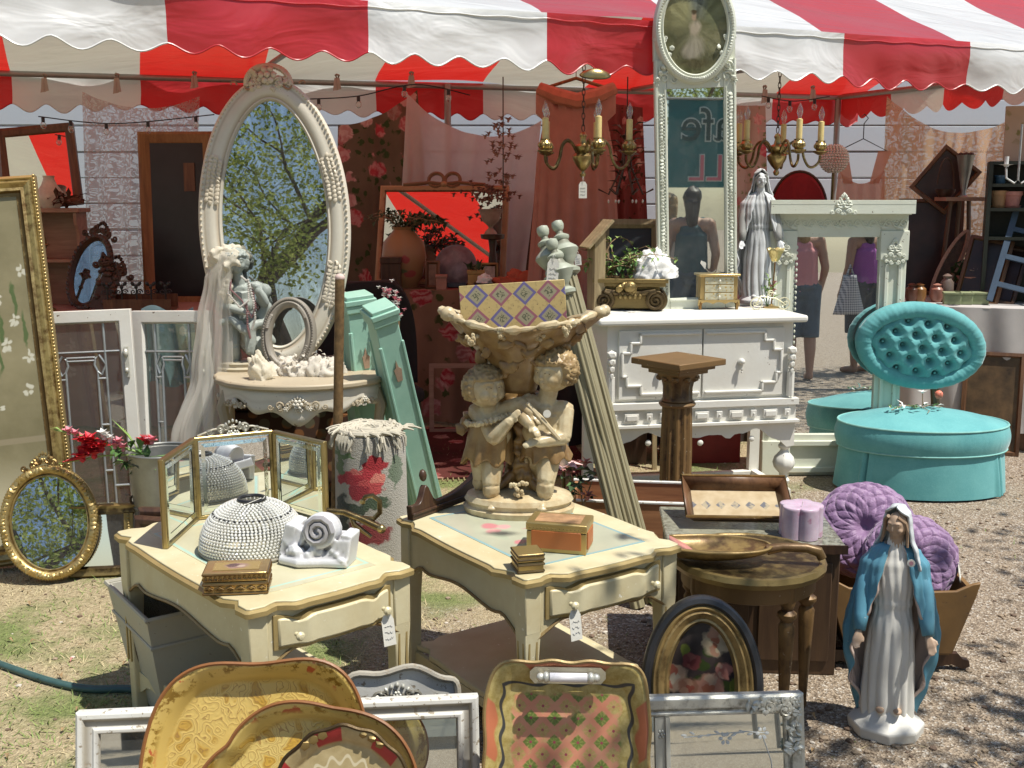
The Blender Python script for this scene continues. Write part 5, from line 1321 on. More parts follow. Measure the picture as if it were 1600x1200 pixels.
bld('volute',WPL,wc,lambda m:(scroll(m,.02,.0,.042,0,1,0,.009,2.2),)).matrix_local=T(0,-.055,.097)@RX(-8)
# ---- brass coat hook
hk=thing('coat_hook','aged brass double coat hook resting on the white fragment','coat hook',on1(575,845)+Vector((-.02,.02,0)),0)
bld('hook',M['brass'],hk,lambda m:(m.tube([(-.10,.0,.085),(-.05,0,.08),(0,-.01,.062),(.055,-.025,.04)],[.008,.009,.01,.011],10),m.ell((.06,-.027,.038),.014,2),m.tube([(-.03,0,.07),(-.02,-.01,.045),(.01,-.015,.025),(.03,-.02,.012)],[.008,.008,.007,.006],8),m.tube([(.0,.0,.062),(.03,.03,.05),(.05,.03,.07),(.05,.03,.105),(.03,.03,.122),(.008,.03,.118),(.0,.03,.105)],[.008,.008,.008,.0075,.007,.007,.006],8),m.ell((.0,.03,.103),.01,1)))
# ---- boxes
def box_on(lbl,p,w,d,h,rz,mat,trim,lid=.4,nm='trinket_box',extra=None):
    t=thing(nm,lbl,'trinket box',p,rz); zl=h*(1-lid)
    bld('body',mat,t,lambda m:m.bx(-w/2,w/2,-d/2,d/2,0,zl-.001),bevel=.002)
    l=bld('lid',mat,t,lambda m:m.bx(-w/2-.002,w/2+.002,-d/2-.002,d/2+.002,zl+.001,h),bevel=.003)
    def tr(m):
        e=.006
        for z in (.004,zl-.006,zl+.008,h-.004):
            for a,b in (((-w/2,-d/2),(w/2,-d/2)),((w/2,-d/2),(w/2,d/2)),((-w/2,-d/2),(-w/2,d/2)),((-w/2,d/2),(w/2,d/2))):
                m.tube([(a[0]*1.012,a[1]*1.02,z),(b[0]*1.012,b[1]*1.02,z)],e*.55,6)
    if trim: bld('trim',trim,t,tr)
    if extra: extra(t,w,d,h,zl)
    return t
def diamonds(t,w,d,h,zl):
    def dm(m):
        n=9
        for (L,f) in ((w,lambda a,z:(a,-d/2-.003,z)),(d,lambda a,z:(w/2+.003,a,z))):
            k=max(4,int(L/.024))
            for i in range(k):
                a0=-L/2+L*(i+.08)/k; a1=-L/2+L*(i+.92)/k; am=(a0+a1)/2; z0,z1=.010,zl-.012; zm=(z0+z1)/2
                for p,q in (((a0,zm),(am,z1)),((am,z1),(a1,zm)),((a1,zm),(am,z0)),((am,z0),(a0,zm))): m.tube([f(*p),f(*q)],.0022,5)
            N=26
            m.tube([f(-L/2+L*i/N,zl+.5*(h-zl)+.006*(1 if i%2 else -1)) for i in range(N+1)],.0024,5)
    bld('relief',M['goldbright'],t,dm)
    g=G('box_print'); o=g.spots((.34,.24,.09),[(0,0,.035,.022,(.32,.2,.16)),(-.01,.004,.02,.014,(.12,.07,.07)),(.012,-.002,.012,.01,(.5,.38,.3))],'xy',.01,60,.3)
    bld('print',g.out(g.bsdf(o,.35,.2)),t,lambda m:m.bx(-w/2+.02,w/2-.02,-d/2+.02,d/2-.02,h,h+.0012))
box_on('long gilt box with diamond relief near front edge of cream table',on1(360,925)+Vector((.012,.03,0)),.155,.10,.058,7,M['goldbright'],M['goldbright'],.42,extra=diamonds)
ORM=paint('orange_lacquer',(.45,.13,.03),chipcol=(.5,.36,.14),chip=.66,dirt=(.3,.12,.04),dirtk=.6)
def orp(t,w,d,h,zl):
    bld('panel',ORM,t,lambda m:(m.bx(-w/2+.014,w/2-.014,-d/2-.0035,-d/2+.004,.012,h-.022),m.bx(w/2-.004,w/2+.0035,-d/2+.014,d/2-.014,.012,h-.022)),bevel=.0015)
    bld('lid_panel',plain('faded_orange_print',(.42,.24,.12),.5,0,.4,30),t,lambda m:m.bx(-w/2+.02,w/2-.02,-d/2+.014,d/2-.014,h,h+.0012))
    bld('studs',M['golddark'],t,lambda m:[m.ell((-w/2+.01+(w-.02)*i/14,-d/2-.002,h-.014),.0022,0) for i in range(15)])
box_on('orange and gilt casket on painted table top beside the cherubs',on1(873,862)+Vector((.005,.04,0)),.17,.11,.085,-14,M['gold'],None,.28,'casket',extra=orp)
box_on('tiny plain gilt box in front of the orange casket',on1(822,893)+Vector((.004,.025,0)),.07,.075,.052,14,M['gold'],M['golddark'],.45)
# ---- carved dark crest rail standing on the table
ck=thing('crest_rail','dark carved wooden headboard crest propped on painted table','headboard crest',Vector((0,0,0)))
a,b=on1(641,813),on1(760,770); d=b-a; ck.matrix_world=Matrix.Translation((a+b)/2)@RZ(math.degrees(math.atan2(d.y,d.x)))@RX(-6)
L=d.length
def crr(m):
    pts=[(-L/2,0),(L/2,0)]
    for i in range(41):
        s=1-i/40; z=.045+.045*math.exp(-((s-.2)/.06)**2)*1.3+.05*s-.03*sin(s*PI)*1+.045*math.exp(-((s-.98)/.1)**2)
        pts.append((-L/2+L*s,z))
    m.prism(pts,-.012,.012); m.ell((-L/2+.2*L,0,.125),(.013,.012,.02),2); m.tube([(-L/2+L*s/20,-.014,.018) for s in range(21)],.005,5)
bld('rail',M['darkwood'],ck,crr,bevel=.004)

# ================================================================ cherub planter
IV=paint('antiqued_ivory',(.60,.52,.34),chipcol=(.4,.3,.17),chip=.80,rough=.32,dirt=(.33,.20,.07),dirtk=.85,sc=4.)
IVB=paint('brown_glazed_ivory',(.31,.20,.08),chipcol=(.16,.08,.03),chip=.70,rough=.32,dirt=(.13,.06,.02),dirtk=.95,sc=3.5)
IVH=paint('ivory_brown_hair_glaze',(.46,.34,.17),chip=.8,rough=.35,dirt=(.17,.09,.03),dirtk=.9,sc=5.)
cpo=on1(811,806); kk=mpp(cpo.y+.05,.85)
chp=thing('cherub_planter','ivory and brown glazed planter with two cherubs holding a shell bowl','planter',cpo+Vector((0,.07,0)),-4)
bx_=lambda px:(px-811)*kk
bzz=lambda py:(812-py)*kk*1.03
bld('base',IV,chp,lambda m:(m.lathe([(.158,0),(.162,.018),(.15,.025),(.15,.032),(.158,.04),(.15,.055),(.12,.065),(0,.075)],44,sx=1.1,sy=.8)))
def trunk(m):
    for (a,b,c) in (((0,.02,.05),(.0,.03,.2),(.0,.02,.36)),((.03,.0,.05),(.02,.03,.22),(.03,.03,.38)),((-.03,.02,.05),(-.01,.03,.2),(-.04,.03,.38))): m.tube([a,b,c],[.032,.026,.04],10)
    for k in range(7):
        a=-.2+.55*k; m.tube([(.02*cos(a),-.01,.12),(.06*cos(a),-.03+.05*sin(a),.085),(.11*cos(a),-.05+.09*sin(a),.067)],[.018,.016,.007],8)
    for k in range(40): m.ell((.015+.02*sin(k*1.9),-.03+.006*cos(k),.10+.006*k),(.018,.014,.013),1,(0,k,0),.5)
bld('trunk',IVB,chp,trunk,remesh=.005,soft=2)
def grapes(m,c,n,s,r=.0075):
    q=random.Random(int(c[0]*1e4)+n)
    for i in range(n):
        t=q.random(); m.ell((c[0]+q.gauss(0,.4)*s*(1-t*.6),c[1]+q.gauss(0,.3)*s*.5-.004,c[2]-t*s*1.5),(r,)*3,1)
bld('grapes',IV,chp,lambda m:(grapes(m,(.005,-.095,.115),34,.03),grapes(m,(.02,-.03,.20),26,.022),grapes(m,(.015,-.045,.33),22,.02),[grapes(m,(bx_(a),-.15+.02*abs(a-800)/60,bzz(b)),24,.02) for a,b in ((745,532),(790,522),(845,524),(885,518))]))
# the wavy bowl
BT=bzz(515)
def bowl(m):
    def f(u,v):
        a=2*PI*u; rim=1+.10*sin(a*3+.6)+.06*sin(a*5); rx=.047+(.235*rim-.047)*v**1.25; ry=.045+(.155*(1+.06*sin(a*4))-.045)*v**1.25
        z=bzz(625)+(BT-.015-bzz(625))*v**.85+.022*v*v*(abs(cos(a))**3*1.3+.35*sin(a*5+.6))
        n_=.012*noise.noise((cos(a)*4,sin(a)*4,v*5))*v
        return ((rx+n_)*cos(a),(ry+n_)*sin(a)+.0,z)
    m.surf(f,96,26,cu=True)
bw=bld('bowl',IVB,chp,bowl,solid=.014)
def rimv(m):
    pts=[]
    for i in range(96):
        a=2*PI*i/96; rim=1+.10*sin(a*3+.6)+.06*sin(a*5); pts.append((.235*rim*cos(a),.155*(1+.06*sin(a*4))*sin(a),BT-.012+.022*(abs(cos(a))**3*1.3+.35*sin(a*5+.6))))
    m.tube(pts,[.010+.004*sin(i*.9)+.003*sin(i*2.3) for i in range(96)],8,closed=True)
    m.ell(pts[48],(.025,.02,.024),2); m.ell(pts[0],(.022,.018,.02),2); m.ell(pts[3],(.02,.018,.02),2)
bld('rim',IV,bw,rimv)
def bleaf(m):
    for k in range(26):
        a=PI+PI*(k+.5)/26; v=R.uniform(.25,.8); r=.05+.17*v**1.25; p=(r*1.05*cos(a),(.045+.105*v**1.25)*1.12*sin(a),bzz(625)+(BT-bzz(625))*v**.85-.01)
        m.ell(p,(R.uniform(.015,.035),.012,R.uniform(.012,.024)),1,(0,R.uniform(-1,1),0),.8)
        if k%3==0: m.tube([p,(p[0]+.03,p[1]-.012,p[2]+.02),(p[0]+.02,p[1]-.012,p[2]+.045)],.005,5)
bld('leaves',IVB,bw,bleaf,remesh=.005,soft=1)
# girl: left of the trunk, boy: right of it
P3=lambda px,py,y:(bx_(px),y,bzz(py))
s=.066
Jg=dict(pelvis=P3(766,712,-.02),chest=P3(772,668,-.03),head=P3(760,616,-.055),shl=P3(744,655,-.02),ell=P3(775,690,-.085),hal=P3(800,662,-.105),shr=P3(793,650,-.04),elr=P3(815,640,-.06),har=P3(832,652,-.085),hil=P3(752,730,-.01),knl=P3(752,762,-.01),anl=P3(748,783,.02),tol=P3(738,790,.0),hir=P3(771,735,-.045),knr=P3(770,765,-.07),anr=P3(770,788,-.065),tor=P3(773,794,-.105),upl=(-.3,-1,.2),upr=(0,-.6,1))
infant(chp,'girl_cherub',IV,Jg,s*.92,IVH,look=(.60,-.78,.02),hairn=150,rem=.004,curl=.42)
Jb=dict(pelvis=P3(848,710,-.02),chest=P3(850,655,-.03),head=P3(866,590,-.05),shl=P3(826,638,-.04),ell=P3(818,655,-.07),hal=P3(832,668,-.10),shr=P3(884,650,-.03),elr=P3(882,690,-.06),har=P3(843,694,-.10),hil=P3(836,728,-.01),knl=P3(838,755,.02),anl=P3(842,780,.04),tol=P3(850,786,.02),hir=P3(858,728,-.045),knr=P3(855,758,-.08),anr=P3(852,786,-.07),tor=P3(850,793,-.11),upl=(0,-.6,1),upr=(0,-1,.5))
infant(chp,'boy_cherub',IV,Jb,s*.94,IVH,look=(-.60,-.78,-.10),hairn=130,rem=.004,curl=.6)
def dress(cx,top,bot,w0,w1,y,tl):
    def f(m):
        def g_(u,v):
            a=2*PI*u; w=w0+(w1-w0)*v; k=1+.10*sin(a*7+2*v)*v+.05*sin(a*15)*v
            return (bx_(cx+tl*v)+w*k*cos(a),y+w*.8*k*sin(a),bzz(top)+(bzz(bot)-bzz(top))*v+.012*sin(a*7)*v*v)
        m.surf(g_,90,18,cu=True)
    return f
bld('dress',IVB,chp,dress(768,672,730,.060,.074,-.03,-6),solid=.008)
bld('dress_frill',IV,chp,lambda m:[m.ell((bx_(768)+.075*cos(a),-.035+.062*sin(a),bzz(664)+.02*cos(a)*.9),(.013,.012,.010),1,(0,a*3,0),.5) for a in [i*PI/17 for i in range(34)]])
bld('bow',IVB,chp,lambda m:[m.ell((bx_(732)-.01*k,.0,bzz(665)-.02*k),(.026,.018,.022),1,(0,k,0),.5) for k in range(3)])
bld('loincloth',IVB,chp,dress(850,700,724,.064,.074,-.03,4),solid=.008)
bld('shoulder_strap',plain('ivory_strap',(.6,.5,.32),.35),chp,lambda m:m.tube([P3(826,636,-.085),P3(850,660,-.10),P3(876,690,-.09)],[.007,.008,.007],6))
bld('wing',IV,chp,lambda m:m.prism([P3(815,612,0)[::2],P3(822,584,0)[::2],P3(835,578,0)[::2],P3(836,610,0)[::2]],.02,.035))
stk=thing('price_sticker','round white price sticker on the chest of boy cherub','price sticker',chp.matrix_world@Vector((bx_(857),-.107,bzz(650))),0)
bld('disc',M['paper'],stk,lambda m:m.lathe([(0,0),(.012,0),(.012,.0012),(0,.0012)],20)).matrix_local=RX(90)
# harlequin patterned folio standing in the bowl
g=G('harlequin_cover'); o=g.sep(); k=1/.075
p_=g.math('ADD',g.math('MULTIPLY',o[0],k),g.math('MULTIPLY',o[2],k)); q_=g.math('SUBTRACT',g.math('MULTIPLY',o[0],k),g.math('MULTIPLY',o[2],k))
fp=g.math('PINGPONG',p_,.5); fq=g.math('PINGPONG',q_,.5); ed=g.math('MINIMUM',fp,fq)
ip=g.math('FLOOR',g.math('ADD',p_,.0)); iq=g.math('FLOOR',q_)
par=g.math('PINGPONG',g.math('ADD',ip,iq),1.); par2=g.math('PINGPONG',ip,1.)
cb2=g.mix(par2,(.13,.11,.25),(.28,.10,.13)); dark=g.mix(g.step(ed,.13,.16),cb2,(.30,.27,.17)); cross=g.math('MAXIMUM',fp,fq)
dark=g.mix(g.math('MULTIPLY',g.step(ed,.26,.3),g.step(g.noise(160,2),.5,.52)),dark,(.1,.1,.06))
gold_=g.mix(g.step(ed,.47,.48),(.48,.36,.15),(.07,.05,.04)); gold_=g.mix(g.math('MULTIPLY',g.step(g.noise(90,3),.55,.6),.5),gold_,(.3,.22,.1))
c=g.mix(par,dark,gold_); M['harlequin']=g.out(g.bsdf(c,.45,.15,g.bump(g.noise(90,3),.2,.002)))
fp_=chp.matrix_world@Vector((bx_(805),.02,bzz(552)))
fo3=thing('harlequin_folio','harlequin diamond patterned folio standing in the cherub bowl','folio',fp_,-3,9,-4)
bld('cover',M['harlequin'],fo3,lambda m:m.bx(bx_(727-5+6),bx_(893),-.012,-.004,0,.185),bevel=.002); bld('pages',plain('paper_block',(.65,.6,.5),.8),fo3,lambda m:m.bx(bx_(732),bx_(888),-.004,.012,.004,.178)); bld('back_cover',M['harlequin'],fo3,lambda m:m.bx(bx_(728),bx_(893),.012,.02,0,.185),bevel=.002)
# ================================================================ far side by the lawn: big painting, gilt mirrors, leaded windows
g=G('lily_painting'); o=g.sep()
base=g.mix(g.step(g.noise(3,5,.6),.3,.7),(.15,.13,.065),(.27,.235,.135))
base=g.mix(g.step(o[2],.30,.44),(.40,.36,.24),base)
base=g.mix(g.math('MULTIPLY',g.step(o[2],.50,.505),g.step(o[2],.53,.525)),base,(.25,.21,.13))
ls=[]
q=random.Random(12)
for (x_,z_) in ((.40,1.02),(.44,.86),(.36,.92),(.42,.72),(.34,1.12),(.28,.80),(.45,1.22),(.3,.66),(.2,1.0),(.1,.8)):
    for k in range(5):
        a=k*1.256+q.random(); ls.append((x_+.014*cos(a),z_+.018*sin(a),.006+.008*abs(cos(a)),.006+.010*abs(sin(a)),(.52,.50,.40)))
for k in range(12): ls.insert(0,(.24+.24*q.random(),.6+.75*q.random(),.010,.09,(.085,.12,.04)))
ls.append((.22,.66,.05,.10,(.6,.57,.45)))
c=g.spots(base,ls,warp=.022,wsc=16,soft=.4); M['lily']=g.out(g.bsdf(c,.35,0.,g.bump(g.noise(60,4),.15,.002)))
PH=1.62; PWd=1.1
pr=onz(112,897,0)
pa=thing('lily_painting','large gold framed painting of white lilies leaning at edge of stall','painting',Vector((pr.x,pr.y+.12,0))-Vector((cos(rad(14)),sin(rad(14)),0))*PWd/2,14,9.5,-4.2)
bld('frame',M['gold'],pa,lambda m:m.sweep(rect_path(PWd,PH),[(0,.03),(0,-.012),(.012,-.026),(.02,-.02),(.03,-.03),(.05,-.02),(.062,-.024),(.07,-.006),(.085,-.006)]),ang=30)
bld('beading',M['goldbright'],pa,lambda m:[m.ell((s*(PWd/2-.006),-.022,.01+PH*i/110),(.006,.006,.0075),0) for i in range(110) for s in (-1,1)])
bld('canvas',M['lily'],pa,lambda m:m.bx(-PWd/2+.08,PWd/2-.08,-.004,.006,.08,PH-.08))
ob_=onz(88,911,0)
OAx=.19; OBx=.235
go=thing('gilt_oval_mirror','small gilt oval mirror with carved crest leaning on lily painting','mirror',Vector((ob_.x,ob_.y+.0,.012)),12,17,-5)
ff=bld('frame',M['gold'],go,lambda m:m.sweep(oval_path(OAx,OBx,80),[(0,.01),(0,-.01),(.006,-.022),(.02,-.03),(.034,-.024),(.038,-.012),(.044,-.014),(.047,-.004)]),ang=60)
def gof(m):
    for i in range(84):
        t=2*PI*i/84; m.ell(((OAx-.018)*cos(t),-.026,OBx+(OBx-.018)*sin(t)),(.013,.009,.011),1,(0,i,0),.55)
    for i in range(110): t=2*PI*i/110; m.ell(((OAx-.003)*cos(t),-.014,OBx+(OBx-.003)*sin(t)),(.005,.006,.005),0)
bld('carving',M['gold'],ff,gof,kind='stuff')
bld('crest',M['gold'],ff,lambda m:crest(m,0,2*OBx-.015,.20,.07,-.012,.007)); bld('mirror_pane',M['mirror'],go,lambda m:m.lathe([(0,0),(1,0)],60,sx=OAx-.044,sy=OBx-.044)).matrix_local=T(0,-.004,OBx)@RX(90)
bld('back_board',M['brownwood'],go,lambda m:m.lathe([(0,0),(1,0)],48,sx=OAx-.01,sy=OBx-.01)).matrix_local=T(0,.006,OBx)@RX(-90)
# wide three part gilt mirror behind
tg=onz(205,893,0)
wg=thing('triptych_mirror','long low gilt mirror in three sections standing on the grass','mirror',Vector((tg.x+.20,tg.y-.02,0)),8,10)
wl,wh=.86,.30
bld('frame',M['golddark'],wg,lambda m:m.sweep(rect_path(wl,wh),[(0,.015),(0,-.012),(.008,-.022),(.022,-.016),(.036,-.02),(.045,-.004)]))
bld('divider',M['golddark'],wg,lambda m:[(m.bx(s*.19-.018,s*.19+.018,-.014,.0,.04,wh-.04),blob_line(m,[(s*.19,.05+.012*k) for k in range(18)],.007,-.016)) for s in (-1,1)])
bld('mirror_pane',M['mirror'],wg,lambda m:m.bx(-wl/2+.04,wl/2-.04,-.003,.003,.04,wh-.04)); bld('crest',M['golddark'],wg,lambda m:crest(m,.0,wh-.005,.42,.06,-.01,.008))
# stack of dark picture frames behind the table corner
for (px,py,w_,h_,rz,tl,mat,lb) in ((236,868,.30,.36,-12,14,'darkwood','dark brown moulded picture frame, front of two beside cream table'),(262,862,.34,.37,-4,10,'darkwood','larger dark picture frame behind the smaller dark one')):
    p=ony(px,py,3.92 if rz<-5 else 4.02); o=thing('dark_picture_frame',lb,'picture frame',Vector((p.x+.04,p.y,0)),rz,tl)
    bld('frame',M['darkwood'],o,lambda m:m.sweep(rect_path(w_,h_),[(0,.02),(0,-.015),(.014,-.03),(.03,-.024),(.05,-.008),(.07,-.01),(.075,.0)]),bevel=.002)
    bld('inner_frame',M['golddark'],o,lambda m:m.push(T(0,0,.074)) and m.sweep(rect_path(w_-.148,h_-.148),[(0,.0),(0,-.006),(.008,-.008),(.012,0)]))
    bld('picture',plain('sepia_print',(.30,.25,.17),.4,0,.4,8),o,lambda m:m.bx(-w_/2+.07,w_/2-.07,.0,.004,.07,h_-.07))
# leaded glass windows
for (px0,px1,yy,dz,lb,rz) in ((46,206,4.92,0,'white leaded glass window sash nearest the lily painting',9),(196,330,5.02,.0,'white leaded glass window sash partly behind the lace veil',-12)):
    tl=ony(px1,487,yy); w_=(px1-px0)*mpp(yy,.6); h_=tl.z
    c=ony((px0+px1)/2,700,yy); t=thing('leaded_window',lb,'window sash',Vector((c.x+.04,yy,0)),rz,3.5,-1.5)
    bld('frame',M['mantel'] if False else M['white'],t,lambda m:m.sweep(rect_path(w_,h_),[(0,.018),(0,-.018),(.052,-.018),(.06,-.006),(.06,.018)]),bevel=.002)
    bld('pane',M['glass'],t,lambda m:m.bx(-w_/2+.055,w_/2-.055,-.002,.002,.055,h_-.055))
    x=w_/2-.06; z1=h_-.06
    def came(m):
        r=.0055
        L=lambda *p:m.tube([(a,-.004,b) for a,b in p],r,6)
        L((-x,z1-.13),(x,z1-.13))
        for s in (-1,1):
            L((s*x*.62,.06),(s*x*.62,z1)); L((s*x*.40,.06),(s*x*.40,z1-.22)); L((s*x*.40,z1-.22),(s*x*.33,z1-.19),(s*x*.36,z1-.16),(s*x*.46,z1-.145),(s*x*.62,z1-.19),(s*x*.5,z1-.235),(s*x*.40,z1-.22))
            for zz in (.30,.52,.74): L((s*x*.40,zz*z1),(s*x*.62,zz*z1))
            L((s*x*.62,.22),(s*x,.22))
        L((-x*.34,z1-.17),(x*.34,z1-.17)); L((-x*.36,z1-.155),(x*.36,z1-.155))
    bld('lead_came',M['lead'],t,came)
    bld('latch',M['silver'],t,lambda m:(m.box((w_/2-.028,-.026,h_-.24),(.018,.01,.14)),m.ell((w_/2-.03,-.035,h_-.20),(.012,.012,.02),2),m.ell((w_/2-.03,-.035,h_-.28),(.010,.012,.014),2)))
# blue floral paper cloth over second sash
bc_=thing('blue_floral_cloth','scrap of pale blue floral cloth hanging over the leaded windows','cloth',ony(262,500,5.16),-8)
def bcl(m):
    def f(u,v): return (-.13+.26*u,.0+.015*sin(u*14)*v,.05-.36*v+.02*sin(u*7)*(1-v)+.015*v*sin(u*9))
    m.surf(f,30,14)
bld('cloth',floral('blue_floral',(.34,.52,.55),((.75,.78,.76),(.20,.42,.55),(.6,.72,.7)),(.2,.32,.3),16,.3,cover=.7),bc_,bcl)
# bucket of gladioli
bk_=ony(258,780,4.45)
bu=thing('flower_bucket','grey galvanised flower bucket standing behind the folding mirror','bucket',Vector((bk_.x,4.45,0)))
zt=ony(240,706,4.42).z
bld('body',M['metalgrey'],bu,lambda m:m.lathe([(.10,0),(.125,zt*.5),(.14,zt),(.145,zt),(.145,zt-.008),(.132,zt-.012),(.10,.02),(0,.02)],32))
bld('rim',M['metalgrey'],bu,lambda m:m.tube([(.143*cos(i*.2),.143*sin(i*.2),zt) for i in range(32)],.005,6,closed=True)); bld('band',M['metalgrey'],bu,lambda m:m.tube([(.127*cos(i*.2),.127*sin(i*.2),zt*.55) for i in range(32)],.004,6,closed=True))
gl=thing('gladiolus','red and pink gladiolus spray lying across the bucket rim','flowers',Vector((bk_.x-.09,4.38,zt)),0)
K=mpp(4.4,.6); fx=lambda px:(px-222)*K; fz=lambda py:(706-py)*K
bld('stem',M['leafl'],gl,lambda m:(m.tube([(fx(240),0,0),(fx(200),-.04,fz(690)),(fx(150),-.06,fz(672)),(fx(108),-.06,fz(662))],[.006,.006,.005,.003],6),m.tube([(fx(245),0,0),(fx(180),-.05,fz(704)),(fx(112),-.06,fz(716))],[.004,.004,.002],5)))
def glp(m):
    q=random.Random(3)
    m.cur=0
    for k in range(9): blossom(m,(fx(163)+q.gauss(0,.025),-.07,fz(694)+q.gauss(0,.025)),.055,8,(-.3,-.6,.1))
    for k in range(12): t=k/11; blossom(m,(fx(150)-t*.08,-.06,fz(706)-.02*t),.025*(1-t*.7),5,(-1,-.3,-.2))
    m.cur=1
    for (a,b) in ((150,678),(140,672),(200,690),(206,684),(212,694),(130,668)): blossom(m,(fx(a),-.06,fz(b)),.035,7,(-.3,-.6,.3))
    m.cur=2
    for (a,b) in ((186,676),(182,672),(192,680)): blossom(m,(fx(a),-.06,fz(b)),.035,7,(-.1,-.6,.5))
    m.cur=1; blossom(m,(fx(252),-.02,fz(686)),.04,9); m.cur=0
    for k in range(4): blossom(m,(fx(244)-.01*k,.02,fz(690)),.04,7)
bld('petal',[M['red'],M['pink'],M['whitepetal']],gl,glp)
bld('leaf',[M['leafg'],M['leafl']],gl,lambda m:(setattr(m,'cur',1),m.leaf((fx(232),0,0),(-.62,-.1,.9),.19,.03,bend=.05),m.leaf((fx(120),-.06,fz(664)),(-1,0,.25),.05,.016),setattr(m,'cur',0),[m.leaf((fx(R.uniform(185,262)),R.uniform(-.05,.02),fz(R.uniform(692,730))),(R.gauss(0,1),R.gauss(-.4,.5),R.gauss(0,.6)),.07,.035) for k in range(22)]))
# galvanised planter box under the table with an oval frame standing in it
b0,b1=onz(168,905,.33),onz(190,968,.33)
zb=thing('metal_planter','square white washed metal planter bin half under the cream table','planter',Vector((-.99,3.22,0)),36)
def bin_(m):
    a,b,t=.14,.195,.012
    for s,(dx,dy) in enumerate(((0,-1),(1,0),(0,1),(-1,0))):
        m.push(RZ(90*s)); m.add([(-a,-a,.012),(a,-a,.012),(b,-b,.36),(-b,-b,.36),(-a+.01,-a+.012,.012),(a-.01,-a+.012,.012),(b-.01,-b+.012,.36),(-b+.01,-b+.012,.36)],[(0,1,2,3),(5,4,7,6),(3,2,6,7)]); m.pop()
    m.box((0,0,.01),(.27,.27,.018))
bld('body',M['zinc'],zb,bin_)
bld('rim',M['zinc'],zb,lambda m:m.tube([(-.196,-.196,.362),(.196,-.196,.362),(.196,.196,.362),(-.196,.196,.362)],.008,6,closed=True))
bld('band',M['zinc'],zb,lambda m:[m.tube([(-.182,-.183,.27),(.182,-.183,.27),(.182,.183,.27),(-.182,.183,.27)],.006,6,closed=True)])
ofr=thing('oval_wood_frame','dark oval wooden frame standing inside the metal planter','picture frame',Vector((-1.03,3.24,.02)),60,12)
bld('frame',M['darkwood'],ofr,lambda m:m.sweep(oval_path(.15,.22,56),[(0,.01),(0,-.015),(.012,-.024),(.026,-.016),(.034,-.018),(.036,.0)])); bld('glass',M['oldmirror'],ofr,lambda m:m.lathe([(0,0),(1,0)],40,sx=.12,sy=.19)).matrix_local=T(0,-.003,.22)@RX(90)
# garden hose
ho=thing('garden_hose','dark green garden hose lying across the grass','hose',Vector((0,0,0)))
hp=[onz(-900,900),onz(-400,985),onz(-60,1022),onz(0,1043),onz(80,1070),onz(140,1082),onz(200,1082),onz(260,1090)]
def cr_(P,n=8):
    o=[]; P=[P[0]]+P+[P[-1]]
    for i in range(1,len(P)-2):
        for k in range(n):
            t=k/n; a,b,c,d=P[i-1],P[i],P[i+1],P[i+2]; o.append(.5*((2*b)+(c-a)*t+(2*a-5*b+4*c-d)*t*t+(3*b-a-3*c+d)*t**3))
    return o
bld('tube',plain('hose_rubber',(.045,.10,.095),.45,0,.15,30),ho,lambda m:m.tube([p+Vector((0,0,.011)) for p in cr_(hp)],.0115,10)); bld('stripe',plain('hose_stripe',(.10,.17,.15),.45),ho,lambda m:m.tube([p+Vector((0,.003,.0225)) for p in cr_(hp)],.002,4))

# ================================================================ along the front edge
l0,r0=onz(120,1112,.375),onz(747,1085,.375)
def lowmirror(lbl,a,b,mat,h,prof,rich,nm):
    d=b-a; L=d.length; rz=math.degrees(math.atan2(d.y,d.x)); tl=13
    base=(a+b)/2; off=RZ(rz)@Vector((0,-h*sin(rad(tl)),0)); base=Vector((base.x,base.y,0))+off
    t=thing(nm,lbl,'mirror',base,rz,tl); hh=h/cos(rad(tl))
    f=bld('frame',mat,t,lambda m:m.sweep(rect_path(L,hh),prof),ang=30,bevel=.0015)
    bld('mirror_pane',M['oldmirror'],t,lambda m:m.bx(-L/2+.03,L/2-.03,-.003,.003,.03,hh-.03))
    if rich: rich(t,f,L,hh)
    return t
lowmirror('long chippy white framed mirror lying lengthwise behind yellow trays',l0,r0,M['roughwhite'],.375,[(0,.015),(0,-.014),(.006,-.02),(.016,-.02),(.022,-.010),(.036,-.010),(.042,-.016),(.05,-.014),(.054,-.002)],None,'white_framed_mirror')
r1,r2=onz(770,1094,.372),onz(1253,1081,.372)
